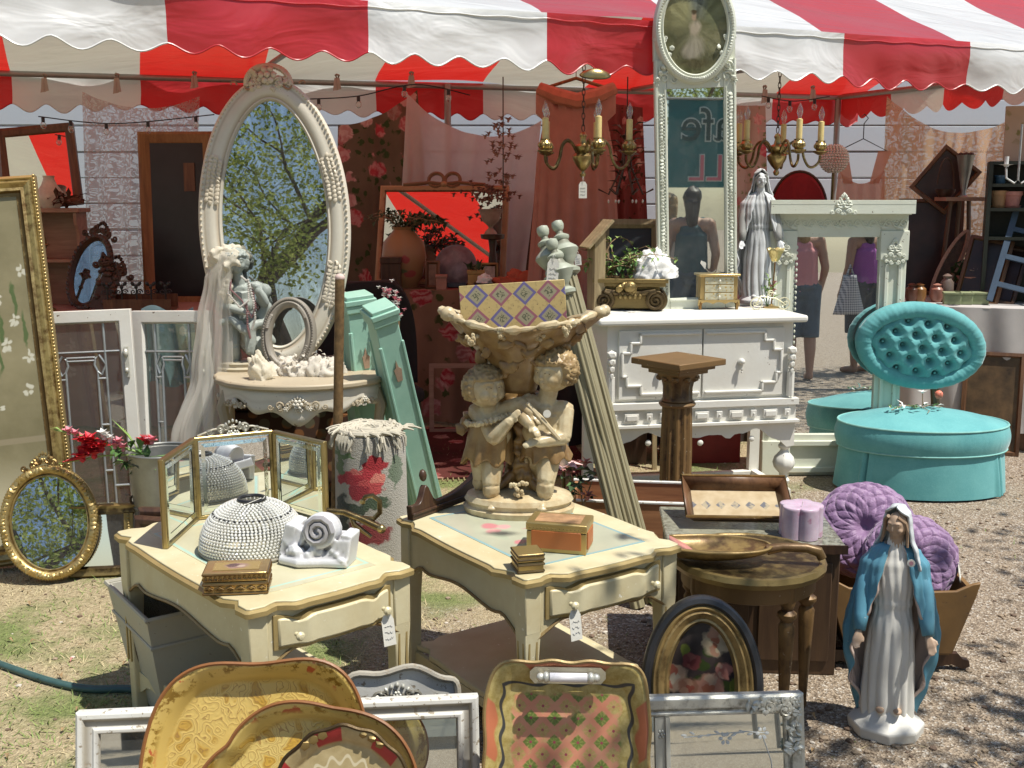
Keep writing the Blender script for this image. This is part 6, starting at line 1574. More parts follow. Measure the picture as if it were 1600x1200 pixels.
def rich(t,f,L,h):
    bld('divider',M['silver'],t,lambda m:(m.bx(L/2-.335,L/2-.325,-.016,.0,.05,h-.05),m.bx(L/2-.36,L/2-.353,-.012,0,.05,h-.05),m.bx(L/2-.353,L/2-.335,-.006,0,.05,h-.05)))
    def orn(m):
        q=random.Random(1)
        for s in (0,1):
            for k in range(60):
                t_=q.random(); a,b=((L/2-.012-.035*q.random(),h-.01-.13*t_) if q.random()<.5 else (L/2-.01-.13*t_,h-.012-.03*q.random()))
                m.ell((a,-.02,b),(.006*(1+q.random()),.006,.004*(1+q.random())),1,(0,q.random()*3,0),.5)
        for k in range(3): rosette(m,L/2-.345,h-.09-.09*k,.012,-.008)
        spray(m,L/2-.02,h-.02,.10,-.022,-1,.004,-1)
    bld('carving',M['silver'],f,orn)
    def etch(m):
        for P in ([(.05,.12),(-.02,.115),(-.10,.11)],[(.09,.11),(.11,.05),(.115,-.02)],[(.02,.115),(.05,.12),(.10,.115)]):
            m.tube([(L/2-.19+a,-.0042,h-.21+b) for a,b in P],.0011,4)
        for (a,b) in ((.09,.115),(.115,-.03),(.08,-.02),(.0,.105)):
            for k in range(6): m.ell((L/2-.19+a+.011*cos(k*1.05),-.0040,h-.21+b+.011*sin(k*1.05)),(.006,.0012,.0045),0,(0,-k*1.05,0))
        for k in range(9): m.ell((L/2-.29+.02*k,-.004,h-.095+.005*sin(k*2)),(.008,.0012,.003),0,(0,.5*sin(k*2),0))
    bld('etched_flowers',plain('etched_glass',(.72,.74,.72),.8),t,etch)
lowmirror('silver leaf framed mirror with etched flowers beside the pink tray',r1,r2,M['silver'],.372,[(0,.015),(0,-.014),(.008,-.02),(.03,-.016),(.036,-.008),(.042,-.012),(.048,-.010),(.05,-.002)],rich,'silver_framed_mirror')
# white arched mirror behind
am=ony(622,1046,2.56)
aw=thing('arched_mirror','white arched mirror crest showing behind the long white framed mirror','mirror',Vector((am.x,2.53,0)),6,4)
AH=am.z
def arch(m):
    o=[(-.15,0),(.15,0),(.15,AH-.07)]+[(.15*cos(PI*i/24)*(1),AH-.07+.07*sin(PI*i/24)**.8+.008*sin(PI*i/24*6)) for i in range(25)]+[(-.15,AH-.07)]
    m.prism(o,.0,.02)
    m.tube([(.15*cos(PI*i/24),-.002,AH-.068+.07*sin(PI*i/24)**.8+.008*sin(PI*i/24*6)) for i in range(25)],.009,8)
bld('board',M['roughwhite'],aw,arch); bld('carving',M['silver'],aw,lambda m:crest(m,0,AH-.09,.24,.06,-.004,.004)); bld('mirror_pane',M['oldmirror'],aw,lambda m:m.bx(-.11,.11,-.003,-.001,.04,AH-.11))
# ---- trays
def tray(lbl,top,hw,hh,rz,tl,mat,rimmat,fn,depth=.035,nm='tray',roll=0,n=120):
    """upright tray; fn(theta) gives the outline radius factor"""
    base=Vector((top.x,top.y-2*hh*sin(rad(tl)),top.z-2*hh*cos(rad(tl))))
    if base.z<.0 or True: base.z=max(0.004,base.z)
    t=thing(nm,lbl,'tray',base,rz,tl,roll)
    def f(u,v):
        a=2*PI*u; k=fn(a); 
        if v<.70: r=v/.70*.83; y=0
        elif v<.8: s=(v-.70)/.1; r=.83+.03*s; y=-.006*s*s
        else: s=(v-.8)/.2; r=.86+.14*s; y=-.006-depth*s**.8
        k2=1+(k-1)*max(0,(r-.5)/.5)
        return (hw*r*k2*cos(a),y,hh+hh*r*k2*sin(a))
    b=bld('tray_body',mat,t,lambda m:m.surf(f,n,20,cu=True),solid=.006,ang=180)
    bld('rim',rimmat,b,lambda m:m.tube([f(i/n,1.) for i in range(n)],.0045,6,closed=True))
    return t
def scrollpaint(name,base,accent,line,cx,cz,rr,plane='xz',sc=24.):
    g=G(name); o=g.sep(); v=g.xy(plane)
    b=g.mix(g.step(g.noise(4,5,.6),.3,.7),base,mul(base,.84))
    wv=g.n('ShaderNodeVectorMath',{0:v,1:g.scale(g.noise(8.,3,out=1,v=v),.20)},operation='ADD').outputs[0]
    d=g.vor(sc,wv); sw=g.math('SINE',g.math('MULTIPLY',d,30.)); 
    dx=g.math('MULTIPLY',o[0],1/rr[0]); dz_=g.math('MULTIPLY',g.math('SUBTRACT',o[2],cz),1/rr[1])
    rad_=g.math('POWER',g.math('ADD',g.math('POWER',g.math('ABSOLUTE',dx),2.6),g.math('POWER',g.math('ABSOLUTE',dz_),2.6)),.385)
    band=g.math('MULTIPLY',g.step(rad_,.46,.54),g.step(rad_,.86,.80))
    c=g.mix(g.math('MULTIPLY',g.math('MULTIPLY',band,g.step(d,.40,.30)),.8),b,accent)
    c=g.mix(g.math('MULTIPLY',g.math('MULTIPLY',band,g.step(sw,.82,.93)),.75),c,line)
    rimb=g.step(rad_,.90,.95); n2=g.noise(40,4,.7)
    c=g.mix(g.math('MULTIPLY',rimb,g.step(n2,.5,.58)),c,mul(accent,.55)); c=g.mix(g.math('MULTIPLY',rimb,g.step(g.noise(26,3),.62,.66)),c,(.45,.10,.04))
    return g.out(g.bsdf(c,.28,0.,g.bump(g.math('MULTIPLY',band,sw),.15,.002),Coat_Weight=.35,Coat_Roughness=.12))
YR=plain('russet_tray_rim',(.25,.10,.03),.4)
def lob(a): return 1+.055*cos(4*a+.0)-.05*abs(sin(2*a))**3*-1+.02*cos(6*a+1)
tp=ony(428,1028,2.30)
hh=.272
tray('large yellow lacquer tray with scroll painting and wavy russet edge',tp,.247,hh,4,15,scrollpaint('yellow_tray_paint',(.66,.475,.14),(.42,.24,.03),(.30,.17,.05),0,hh,(.247,hh)),YR,lambda a:(abs(cos(a))**3.2+abs(sin(a))**3.2)**(-1/3.2)*(1+.022*cos(6*a+.5)),roll=-3)
tp=ony(482,1097,2.215); hh=.232
tray('smaller scalloped yellow lacquer tray in front of the large one',tp,.243,hh,-2,16,scrollpaint('ochre_tray_paint',(.68,.51,.16),(.52,.29,.02),(.33,.17,.04),0,hh,(.243,hh),sc=27.),YR,lambda a:1+.045*abs(cos(3*a+.3))**1.5*1.4-.02*math.exp(-((sin(a*1.5-.6))/.15)**2),roll=4)
# red and gold florentine oval tray, nearest
g=G('florentine_tray'); o=g.sep(); hh=.222; hw=.165
dx=g.math('MULTIPLY',o[0],1/hw); dz_=g.math('MULTIPLY',g.math('SUBTRACT',o[2],hh),1/hh); rr_=g.math('SQRT',g.math('ADD',g.math('MULTIPLY',dx,dx),g.math('MULTIPLY',dz_,dz_))); an=g.math('ARCTAN2',dz_,dx)
b=g.mix(g.step(g.noise(30,4),.35,.7),(.35,.27,.13),(.46,.37,.2))
wv=g.math('SINE',g.math('ADD',g.math('MULTIPLY',an,22.),g.math('MULTIPLY',rr_,0.)))
b=g.mix(g.math('MULTIPLY',g.step(g.math('ABSOLUTE',g.math('SUBTRACT',rr_,g.math('ADD',.68,g.math('MULTIPLY',wv,.035)))),.022,.012),.8),b,(.62,.55,.38))
fl2=g.vor(34,g.xy()); b=g.mix(g.math('MULTIPLY',g.step(rr_,.50,.46),g.math('MULTIPLY',g.step(fl2,.42,.36),g.step(fl2,.16,.2))),b,(.48,.05,.04)); b=g.mix(g.math('MULTIPLY',g.step(rr_,.50,.46),g.step(fl2,.55,.62)),b,(.2,.3,.3))
seg_=g.math('SINE',g.math('MULTIPLY',an,8.)); b=g.mix(g.math('MULTIPLY',g.step(rr_,.84,.86),g.step(seg_,.1,.2)),b,(.36,.03,.03))
M['floren']=g.out(g.bsdf(b,.35,.15,g.bump(g.noise(60,3),.2,.002)))
tp=ony(541,1131,2.135)
ft_=tray('round topped red and gold florentine tray, nearest of the stacked trays',tp,hw,hh,2,17,M['floren'],M['golddark'],lambda a:1+.012*cos(16*a),.018)
bld('rim_scrolls',M['golddark'],ft_,lambda m:[m.ell((hw*.955*cos(a),-.022,hh+hh*.955*sin(a)),(.010,.006,.010),1,(0,a,0),.5) for a0 in [i*PI/4+.39 for i in range(8)] for a in (a0-.12,a0,a0+.12)])
# pink and green square tray with handles
g=G('pink_trellis'); o=g.sep(); W2,H2=.186,.255
ax=g.math('ABSOLUTE',o[0]); az=g.math('ABSOLUTE',g.math('SUBTRACT',o[2],H2)); k=1/.054
p_=g.math('ADD',g.math('MULTIPLY',o[0],k),g.math('MULTIPLY',o[2],k)); q_=g.math('SUBTRACT',g.math('MULTIPLY',o[0],k),g.math('MULTIPLY',o[2],k))
fp=g.math('ABSOLUTE',g.math('SUBTRACT',g.math('FRACT',p_),.5)); fq=g.math('ABSOLUTE',g.math('SUBTRACT',g.math('FRACT',q_),.5)); mx_=g.math('MAXIMUM',fp,fq); dd=g.math('SQRT',g.math('ADD',g.math('MULTIPLY',fp,fp),g.math('MULTIPLY',fq,fq)))
par=g.math('PINGPONG',g.math('ADD',g.math('FLOOR',p_),g.math('FLOOR',q_)),1.)
an=g.math('ARCTAN2',fq,fp)
sal=g.mix(g.step(g.noise(9,5,.6),.35,.7),(.55,.20,.12),(.58,.30,.19)); gld=g.mix(g.step(g.noise(60,5,.7),.35,.65),(.33,.25,.07),(.50,.41,.17))
grn=g.mix(g.step(g.noise(70,3),.4,.6),(.14,.19,.04),(.28,.30,.08))
lf_=g.math('MULTIPLY',g.step(dd,.40,.34),g.step(g.math('SINE',g.math('MULTIPLY',g.math('ARCTAN2',g.math('SUBTRACT',g.math('FRACT',q_),.5),g.math('SUBTRACT',g.math('FRACT',p_),.5)),8.)),-.5,-.2))
cell=g.mix(g.step(mx_,.36,.32),sal,g.mix(par,grn,g.mix(.5,gld,sal))); cell=g.mix(g.math('MULTIPLY',lf_,.7),cell,g.mix(par,(.11,.16,.03),(.40,.32,.10)))
cell=g.mix(g.step(dd,.10,.07),cell,(.30,.05,.08)); cell=g.mix(g.step(g.noise(22,5,.7),.55,.7),cell,gld)
wav=g.math('MULTIPLY',g.math('SINE',g.math('MULTIPLY',g.math('ADD',o[0],g.math('MULTIPLY',o[2],1.2)),70.)),.004)
e=g.math('ADD',g.math('MAXIMUM',g.math('SUBTRACT',ax,W2*.70),g.math('SUBTRACT',az,H2*.72)),wav)
c=g.mix(g.step(e,-.012,-.004),cell,gld); c=g.mix(g.math('MULTIPLY',g.step(e,.012,.014),g.step(e,.021,.019)),c,(.05,.05,.05))
rimc=g.mix(g.step(g.math('SINE',g.math('MULTIPLY',g.math('SUBTRACT',ax,az),22.)),.1,.2),gld,(.48,.16,.08)); c=g.mix(g.step(e,.028,.032),c,rimc)
M['pinktray']=g.out(g.bsdf(c,.38,.05,g.bump(g.noise(80,4),.2,.002)))
tp=ony(880,1034,2.385)
pt_=tray('square salmon pink and green trellis tray with white porcelain handle',tp,W2,H2,0,15,M['pinktray'],gold('tray_gilt_edge',(.52,.42,.18),(.3,.2,.08),.42,.4,.3),lambda a:(abs(cos(a))**7+abs(sin(a))**7)**(-1/7)*(1+.010*cos(14*a+.6)),.03,roll=1,n=160)
hd=bld('handle_plate',M['brass'] if False else plain('antiqued_brass_plate',(.50,.45,.33),.3,.7,.3),pt_,lambda m:m.prism([(-.075,-.018),(.075,-.018),(.086,-.006),(.086,.008),(.075,.018),(-.075,.018),(-.086,.008),(-.086,-.006)],-.006,.0)); hd.matrix_local=T(0,-.034,2*H2-.03)
bld('handle',plain('porcelain',(.80,.78,.80),.2),hd,lambda m:(m.tube([(-.042,-.032,.0),(.042,-.032,.0)],.0105,14),))
bld('finial',M['silver'],hd,lambda m:[(m.ell((s*.05,-.032,0),(.009,.013,.013),2),m.ell((s*.062,-.03,0),.010,2),m.tube([(s*.055,-.03,0),(s*.058,.0,0)],.006,8)) for s in (-1,1)])
# oval rose painting
tp=ony(1092,930,2.86); hb=tp.z/2/cos(rad(13))
g=G('rose_painting'); q=random.Random(5); RO=[]
def rose(x,z,r,c1,c2,c3):
    RO.append((x,z,r*1.0,r*1.0,c1))
    for k in range(5): a=k*1.25+q.random(); RO.append((x+r*.5*cos(a),z+r*.5*sin(a),r*.48,r*.42,c2 if k%2 else c1))
    for k in range(3): a=k*2.1+q.random(); RO.append((x+r*.2*cos(a),z+r*.2*sin(a),r*.25,r*.2,c3))
for (x,z) in ((-.02,.15),(.045,.17),(-.05,.22),(.0,.22),(.05,.26),(.02,.30),(-.04,.16),(.0,.26),(.07,.21)): RO.append((x,z,.022,.016,(.06,.09,.025)))
for (x,z) in ((.072,.335),(.085,.21),(-.045,.30),(.075,.32)): RO.append((x,z,.014,.024,(.22,.26,.05)))
rose(.035,.325,.040,(.60,.50,.34),(.52,.30,.20),(.45,.18,.10)); rose(-.075,.225,.040,(.58,.42,.30),(.50,.18,.12),(.62,.54,.42)); rose(.02,.20,.042,(.55,.30,.22),(.60,.45,.33),(.5,.2,.12)); rose(-.03,.27,.028,(.25,.07,.07),(.33,.12,.1),(.2,.05,.05)); rose(.055,.25,.026,(.55,.25,.2),(.6,.4,.3),(.5,.2,.15)); rose(-.035,.20,.03,(.40,.2,.13),(.5,.3,.2),(.4,.12,.08))
c=g.spots(g.mix(g.step(g.noise(5,4),.3,.7),(.055,.04,.04),(.12,.09,.08)),[(a,b-hb+.035,c_,d_,e_) for a,b,c_,d_,e_ in RO],'xy',warp=.016,wsc=34,soft=.22); pass;M['roses']=g.out(g.bsdf(c,.3,0.,None,Coat_Weight=.2,Coat_Roughness=.1))
rp_=thing('rose_painting','oval painting of roses in black and gilt frame leaning by the round table','painting',Vector((tp.x,2.86-2*hb*sin(rad(13)),0)),-6,13)
ha=.163
fr_=bld('outer_frame',plain('black_lacquer_frame',(.035,.035,.038),.3,0,.2),rp_,lambda m:m.sweep(oval_path(ha,hb,80),[(0,.02),(0,-.02),(.006,-.028),(.018,-.03),(.026,-.022)]))
bld('gilt_frame',M['bronzewood'] if False else gold('bronze_gilt_frame',(.46,.32,.13),(.14,.08,.03),.46,.35,.5),fr_,lambda m:m.sweep(oval_path(ha-.0255,hb-.0255,80,hb),[(0,-.021),(.006,-.028),(.014,-.022),(.02,-.026),(.036,-.014),(.042,-.016),(.046,-.006),(.05,.0)]))
bld('canvas',M['roses'],rp_,lambda m:m.lathe([(0,0),(1,0)],60,sx=ha-.07,sy=hb-.07)).matrix_local=T(0,.0,hb)@RX(90)

# ================================================================ round table, cabinet, cradle
rtb=thing('round_table','small gilt round table with turned legs holding the wooden scoop','side table',Vector((.715,3.185,0)),0)
MT=.475
g=G('speckled_top'); c=g.mix(g.step(g.noise(45,5,.7),.42,.58),(.09,.085,.06),(.30,.30,.24)); c=g.mix(g.step(g.noise(4,3),.4,.65),c,(.36,.35,.26)); M['speck']=g.out(g.bsdf(c,.22,0.,None,Coat_Weight=.5,Coat_Roughness=.06))
bld('top',M['speck'],rtb,lambda m:m.lathe([(0,MT-.012),(.215,MT-.012),(.215,MT),(0,MT)],64)); bld('edge',M['golddark'],rtb,lambda m:m.lathe([(.205,MT-.03),(.225,MT-.028),(.232,MT-.012),(.226,MT+.003),(.212,MT+.004),(.208,MT+.0005)],64,flute=.015,fn=20))
bld('apron',M['bronzewood'],rtb,lambda m:m.lathe([(.19,MT-.085),(.2,MT-.08),(.2,MT-.03)],56))
for a in (-62,-8,150,205):
    p=(.178*cos(rad(a)),.178*sin(rad(a)),0)
    bld('leg',M['bronzewood'],rtb,lambda m:m.lathe([(.010,0),(.014,.01),(.012,.03),(.016,.12),(.021,.24),(.024,MT-.16),(.017,MT-.145),(.028,MT-.13),(.028,MT-.12),(.016,MT-.11),(.024,MT-.085),(.024,MT-.03)],20,p,flute=.12,fn=8,fz=(.05,MT-.165)))
cbp=Vector((.80,3.60,0)); CH=.445
cab=thing('low_cabinet','low dark wood cabinet with speckled top behind the round table','cabinet',cbp,-4)
bld('body',M['cabinetwood'],cab,lambda m:m.bx(-.27,.27,-.20,.20,.0,CH-.02),bevel=.004); bld('top',M['speck'],cab,lambda m:m.bx(-.285,.285,-.215,.21,CH-.02,CH),bevel=.006)
bld('edge',M['darkwood'],cab,lambda m:m.bx(-.288,.288,-.221,-.216,CH-.025,CH+.004))
[bld('door',M['cabinetwood'],cab,lambda m:m.bx(s*.13-.115,s*.13+.115,-.208,-.2,.05,CH-.06),bevel=.003) for s in (-1,1)]
dt=ony(1152,812,3.66)
g=G('diamond_tray'); o=g.sep(); k=1/.05
fp=g.math('ABSOLUTE',g.math('SUBTRACT',g.math('FRACT',g.math('ADD',g.math('MULTIPLY',o[0],k),.5)),.5)); fq=g.math('MULTIPLY',g.math('ABSOLUTE',g.math('SUBTRACT',o[2],.11)),k*.8); c=g.mix(g.step(g.math('ADD',fp,fq),.36,.33),g.mix(g.step(g.noise(20,4),.35,.7),(.40,.30,.17),(.52,.42,.27)),g.mix(g.step(g.noise(40,2),.45,.55),(.13,.13,.14),(.36,.30,.2)))
M['diatray']=g.out(g.bsdf(c,.4))
dtt=thing('wooden_tray','gilt edged rectangular wooden tray painted with diamonds on low cabinet','tray',Vector((.765,3.56,CH+.004)),-3,66)
bld('floor',M['diatray'],dtt,lambda m:m.bx(-.15,.15,-.004,.004,.03,.19)); 
def tside(m):
    i=[(-.15,.03),(.15,.03),(.15,.19),(-.15,.19)]; o=[(-.18,.0),(.18,.0),(.18,.22),(-.18,.22)]
    for k in range(4):
        k2=(k+1)%4; m.add([(i[k][0],-.004,i[k][1]),(i[k2][0],-.004,i[k2][1]),(o[k2][0],-.045,o[k2][1]),(o[k][0],-.045,o[k][1])],[(0,1,2,3)])
bld('side',M['brownwood'],dtt,tside,solid=.007); bld('gilt_edge',M['goldbright'],dtt,lambda m:m.tube([(-.18,-.046,0),(.18,-.046,0),(.18,-.046,.22),(-.18,-.046,.22)],.0055,6,closed=True))
LAV=(.46,.33,.45)
pc=ony(1250,842,3.48)
pcn=thing('purple_candle','marbled mauve candle shaped like a flower on low cabinet','candle',Vector((pc.x,3.48,CH+.002)))
g=G('mauve_wax'); c=g.mix(g.step(g.noise(14,5,.65),.38,.66),(.50,.36,.46),(.60,.50,.58)); c=g.mix(g.step(g.noise(22,4),.62,.72),c,(.42,.15,.24)); M['mauve']=g.out(g.bsdf(c,.35,0.,g.bump(g.noise(30,3),.1,.003),Subsurface_Weight=.2,Subsurface_Radius=(.02,.01,.01)))
def petal(a): return .058+.014*abs(cos(2.5*a))**.7
bld('wax',M['mauve'],pcn,lambda m:m.surf(lambda u,v:((lambda a,r,z:(r*cos(a),r*sin(a),z))(2*PI*u,petal(2*PI*u)*(1 if v<.8 else (1-(v-.8)/.2)),.105*min(1,v/.78)+(0 if v<.9 else -.008*(v-.9)/.1))),100,22,cu=True),ang=60); bld('wick',M['paper'],pcn,lambda m:m.tube([(0,0,.09),(.004,0,.115)],.0015,5))
# scoop
so_=thing('wooden_scoop','gilded wooden scoop with long handle lying on the round table','scoop',Vector((.67,3.13,MT+.006)),-7)
SC_=gold('scoop_gilt',(.30,.20,.07),(.13,.07,.03),.47,.4,.3); SP=plain('scoop_pink_lattice',(.48,.20,.17),.5,0,.3,60)
def scoop(m):
    def f(u,v):
        x=-.20+.30*v; w_=.085*math.sqrt(max(.0,1-max(0,(v-.45)/.55)**2))*(.75+.25*min(1,v*3)); a=PI*u; d=.055*(1-.35*v)
        return (x,-w_*cos(a),.05-d*sin(a)*(.9 if v<.95 else .9)*(w_/.085))
    m.surf(f,24,24)
bld('bowl',SC_,so_,scoop,solid=.010); bld('lattice_panel',SP,so_,lambda m:m.add([(-.201,-.06,.05),(-.201,.06,.05),(-.12,.055,.012),(-.12,-.055,.012)],[(0,1,2,3)]))
bld('handle',SC_,so_,lambda m:m.tube([(.085,0,.035),(.13,0,.045),(.2,0,.045),(.235,0,.035),(.245,0,.015)],[.016,.013,.014,.016,.014],10))
# cradle with ruched cushions
cr1=thing('doll_cradle','brown wooden doll cradle on rockers holding two ruched cushions','cradle',Vector((1.29,3.62,0)),-5)
CRW=paint('amber_brown_paint',(.24,.13,.04),chipcol=(.1,.06,.03),chip=.66,dirt=(.10,.06,.03),dirtk=.85,sc=.8)
def side_(m,a0,a1,y0,y1):
    m.add([(-a0,y0,.07),(a0,y0,.07),(a1,y1,.30),(-a1,y1,.30),(-a0,y0+.014,.07),(a0,y0+.014,.07),(a1,y1+.014,.30),(-a1,y1+.014,.30)],[(0,1,2,3),(5,4,7,6),(3,2,6,7),(1,5,6,2),(4,0,3,7)])
bld('end_board',CRW,cr1,lambda m:m.prism([(-.17,.07),(.17,.07),(.235,.275),(.245,.315),(.22,.31),(.17,.285),(.0,.275),(-.17,.285),(-.22,.31),(-.245,.315),(-.235,.275)],-.215,-.2),bevel=.003)
bld('end_board',CRW,cr1,lambda m:m.prism([(-.17,.07),(.17,.07),(.235,.30),(-.235,.30)],.2,.215),bevel=.003)
for s in (-1,1): bld('side_board',CRW,cr1,lambda m:m.add([(s*.165,-.2,.07),(s*.165,.2,.07),(s*.228,.2,.29),(s*.228,-.2,.29),(s*.151,-.2,.07),(s*.151,.2,.07),(s*.214,.2,.29),(s*.214,-.2,.29)],[(0,1,2,3),(5,4,7,6),(3,2,6,7),(1,5,6,2),(4,0,3,7)]))
bld('bottom',CRW,cr1,lambda m:m.bx(-.165,.165,-.2,.2,.06,.072))
for y_ in (-.17,.17): bld('rocker',M['darkwood'],cr1,lambda m:m.prism([(-.20,.058),(.20,.058),(.215,.04),(.235,.035),(.24,.015),(.22,.005),(.18,.02),(.1,.004),(0,.0),(-.1,.004),(-.18,.02),(-.22,.005),(-.24,.015),(-.235,.035),(-.215,.04)],y_-.012,y_+.012))
g=G('lavender_satin'); c=g.mix(g.step(g.noise(6,4),.35,.7),(.20,.11,.225),(.31,.185,.325)); M['lavender']=g.out(g.bsdf(c,.55,0.,g.bump(g.noise(26,4,.65),.5,.012,g.bump(g.noise(110,3),.3,.002)),Sheen_Weight=.4))
def cushion(lbl,p,r,rot,sd):
    t=thing('ruched_cushion',lbl,'cushion',p,0); t.matrix_world=Matrix.Translation(p)@RZ(rot[1])@RX(rot[0])
    def f(u,v):
        a=2*PI*u; ph=PI*(v-.5); b=r*.42
        rr=r*max(0.001,cos(ph))**.62; z=math.copysign(b*1.0*abs(sin(ph))**.85,ph)
        z-=math.copysign(b*.5*math.exp(-((rr/r)/.17)**2),ph)
        tt=(ph+PI/2)/PI; n_=7; c_=3.6
        P=n_*(a/PI)+c_*2*tt; Q=n_*(a/PI)-c_*2*tt; fi=P-math.floor(P); fj=Q-math.floor(Q)
        h_=sin(PI*fi)**.5*(.7+.3*sin(PI*fj)) if (math.floor(P)+math.floor(Q))%2 else sin(PI*fj)**.5*(.7+.3*sin(PI*fi))
        h_+=.7*noise.noise((cos(a)*2.2,sin(a)*2.2,ph*2+sd))+.3*noise.noise((cos(a)*7,sin(a)*7,ph*6+sd))
        rr*=1+.052*(h_-.5)
        z+=math.copysign(1,ph)*r*.05*(h_-.5)*min(1,abs(ph)*3)*min(1,(1.57-abs(ph))*4)
        return (rr*cos(a),rr*sin(a),z)
    bld('cover',M['lavender'],t,lambda m:m.surf(f,380,120,cu=True),ang=180)
    bld('button',M['lavender'],t,lambda m:m.ell((0,0,r*.20),(r*.10,r*.10,r*.05),2))
    return t
cushion('mauve ruched satin cushion resting behind its twin in the cradle',Vector((1.245,3.73,.385)),.17,(62,-20),1)
cushion('mauve ruched satin cushion with centre button, in front in the cradle',Vector((1.345,3.56,.335)),.152,(66,-8),2)
pricetag('curled paper price tag tucked beside the mauve cushions',ony(1497,878,3.5),.03,.085,60,10,-6,.01)
# blue mantled madonna
BLU=paint('sky_blue_paint',(.12,.31,.41),chipcol=(.5,.55,.55),chip=.68,dirt=(.05,.2,.29),dirtk=.6,rough=.45)
MW=paint('white_plaster_gown',(.72,.71,.66),chipcol=(.5,.45,.4),chip=.76,dirt=(.5,.46,.4),dirtk=.45)
MP=paint('pinkish_lining',(.62,.50,.44),chipcol=(.7,.68,.6),chip=.72,dirt=(.5,.36,.3),dirtk=.6)
MS=paint('tan_skin_paint',(.50,.35,.24),chip=.75,dirt=(.3,.2,.13),dirtk=.4); MV=paint('pale_blue_white_veil',(.60,.64,.66),chip=.74,dirt=(.4,.42,.42),dirtk=.5)
mb_=onz(1392,1152,0)
bm=thing('blue_madonna_statue','painted madonna statue in blue mantle and white gown on the gravel','statue',Vector((mb_.x,mb_.y+.05,0)),-14)
madonna(bm,.685,[MW,BLU,MP,MV,MS,MW,plain('tan_hair',(.33,.22,.14),.6)],'oct',turn=-32,lean=10)
st2=thing('round_sticker','round pale sticker on breast of blue madonna statue','price sticker',bm.matrix_world@Vector((.035,-.066,.535)),-14)
bld('disc',M['paper'],st2,lambda m:m.lathe([(0,0),(.011,0),(.011,.0012),(0,.0012)],20)).matrix_local=RX(90)
bld('print',plain('pink_ink',(.6,.3,.35),.8),st2,lambda m:m.lathe([(.004,.0014),(.006,.0014),(.006,.0018),(.004,.0018)],16)).matrix_local=RX(90)
# ================================================================ inside the tent
def hang(m,tl,tr,bl,br,nf,amp,sag=0,nu=80,nv=30,pinch=0,seed=0,wave=0):
    tl,tr,bl,br=map(Vector,(tl,tr,bl,br)); d=(tr-tl).normalized(); nrm=d.cross(Vector((0,0,1))).normalized()
    def f(u,v):
        p=tl.lerp(tr,u).lerp(bl.lerp(br,u),v); p=p+Vector((0,0,-sag*4*u*(1-u)*(1-v*.6)))
        return p+nrm*(amp*sin(u*nf*6.283+1.3*noise.noise((u*4,v*1.5,seed)))*(.35+.65*v)+wave*noise.noise((u*3,v*3,seed+9)))
    m.surf(f,nu,nv)
def clothtop(nm,lbl,cat,mat,*a,**k):
    o=bld(nm,mat,None,lambda m:hang(m,*a,**k),ang=180); tag(o,lbl,cat); return o
YB=8.05
clothtop('lace_curtain','pale pink lace curtain hung from the tent rail beside dark chalkboard','curtain',lace('pink_lace',(.58,.44,.42),11,.34,.4,.8),ony(128,143,7.95),ony(312,150,8.25),ony(140,500,7.95),ony(300,500,8.25),6,.06,.10)
RT=((.50,.06,.07),(.55,.24,.22),(.45,.12,.12))
clothtop('rose_curtain','brown floral curtain with big red and pink roses','curtain',floral('rose_tapestry',(.20,.13,.085),RT,(.06,.08,.03),6.0,.25,.42,cover=.72),ony(528,196,8.5),ony(652,140,8.45),ony(520,690,8.5),ony(700,690,8.45),3,.05,.06)
clothtop('rose_curtain','added dark floral backdrop hanging deep behind the gilt overmantel mirror','curtain',floral('dark_backdrop',(.12,.06,.045),RT,(.05,.06,.03),5.5,.2,.42,cover=.7),ony(560,300,8.95),ony(1010,300,9.1),ony(560,740,8.95),ony(1010,740,9.1),7,.05)  # added dark backdrop, hides the pale wall and keeps the tent depth dark
clothtop('white_drape','sheer white drape pegged up above the gilt overmantel mirror','curtain',cloth('sheer_white',(.70,.60,.58),.45,.95,60,.1),ony(636,146,8.2),ony(846,188,8.35),ony(626,330,8.2),ony(800,640,8.35),4.5,.06,.20,wave=.06)
clothtop('lace_coverlet','cream lace coverlet draped over a line behind dark paintings','coverlet',lace('cream_lace',(.66,.50,.34),10,.62,.35,1.),ony(1386,150,9.0),ony(1640,140,8.3),ony(1365,520,9.0),ony(1640,540,8.3),7,.06,.30,wave=.09)
clothtop('floral_dress','pink floral dress hanging between the trumeau and the grey madonna','dress',floral('pink_floral',(.60,.45,.38),((.6,.1,.14),(.65,.3,.3),(.5,.15,.15)),(.2,.25,.1),9,.3,.42),ony(1150,165,7.3),ony(1196,165,7.35),ony(1138,470,7.3),ony(1206,470,7.35),2,.03)
dkt=thing('added_dark_table','added dark cloth table standing in for shade behind the white buffet','table',Vector((.85,7.15,0)),4); DKC=plain('brown_black_cloth',(.03,.018,.014),.9)  # added dark cloth table, keeps the gap behind the buffet dark
bld('tabletop',M['darkwood'],dkt,lambda m:m.bx(-.72,.62,-.38,.38,.80,.826)); bld('cloth',DKC,dkt,lambda m:(m.bx(-.73,.63,-.39,.39,.827,.832),hang(m,(-.73,-.395,.832),(.63,-.395,.832),(-.74,-.42,.01),(.64,-.42,.01),8,.03)),ang=180)
for sx in (-.66,.56):
    for sy in (-.32,.32): bld('leg',M['darkwood'],dkt,lambda m:m.bx(sx-.025,sx+.025,sy-.025,sy+.025,0,.80))
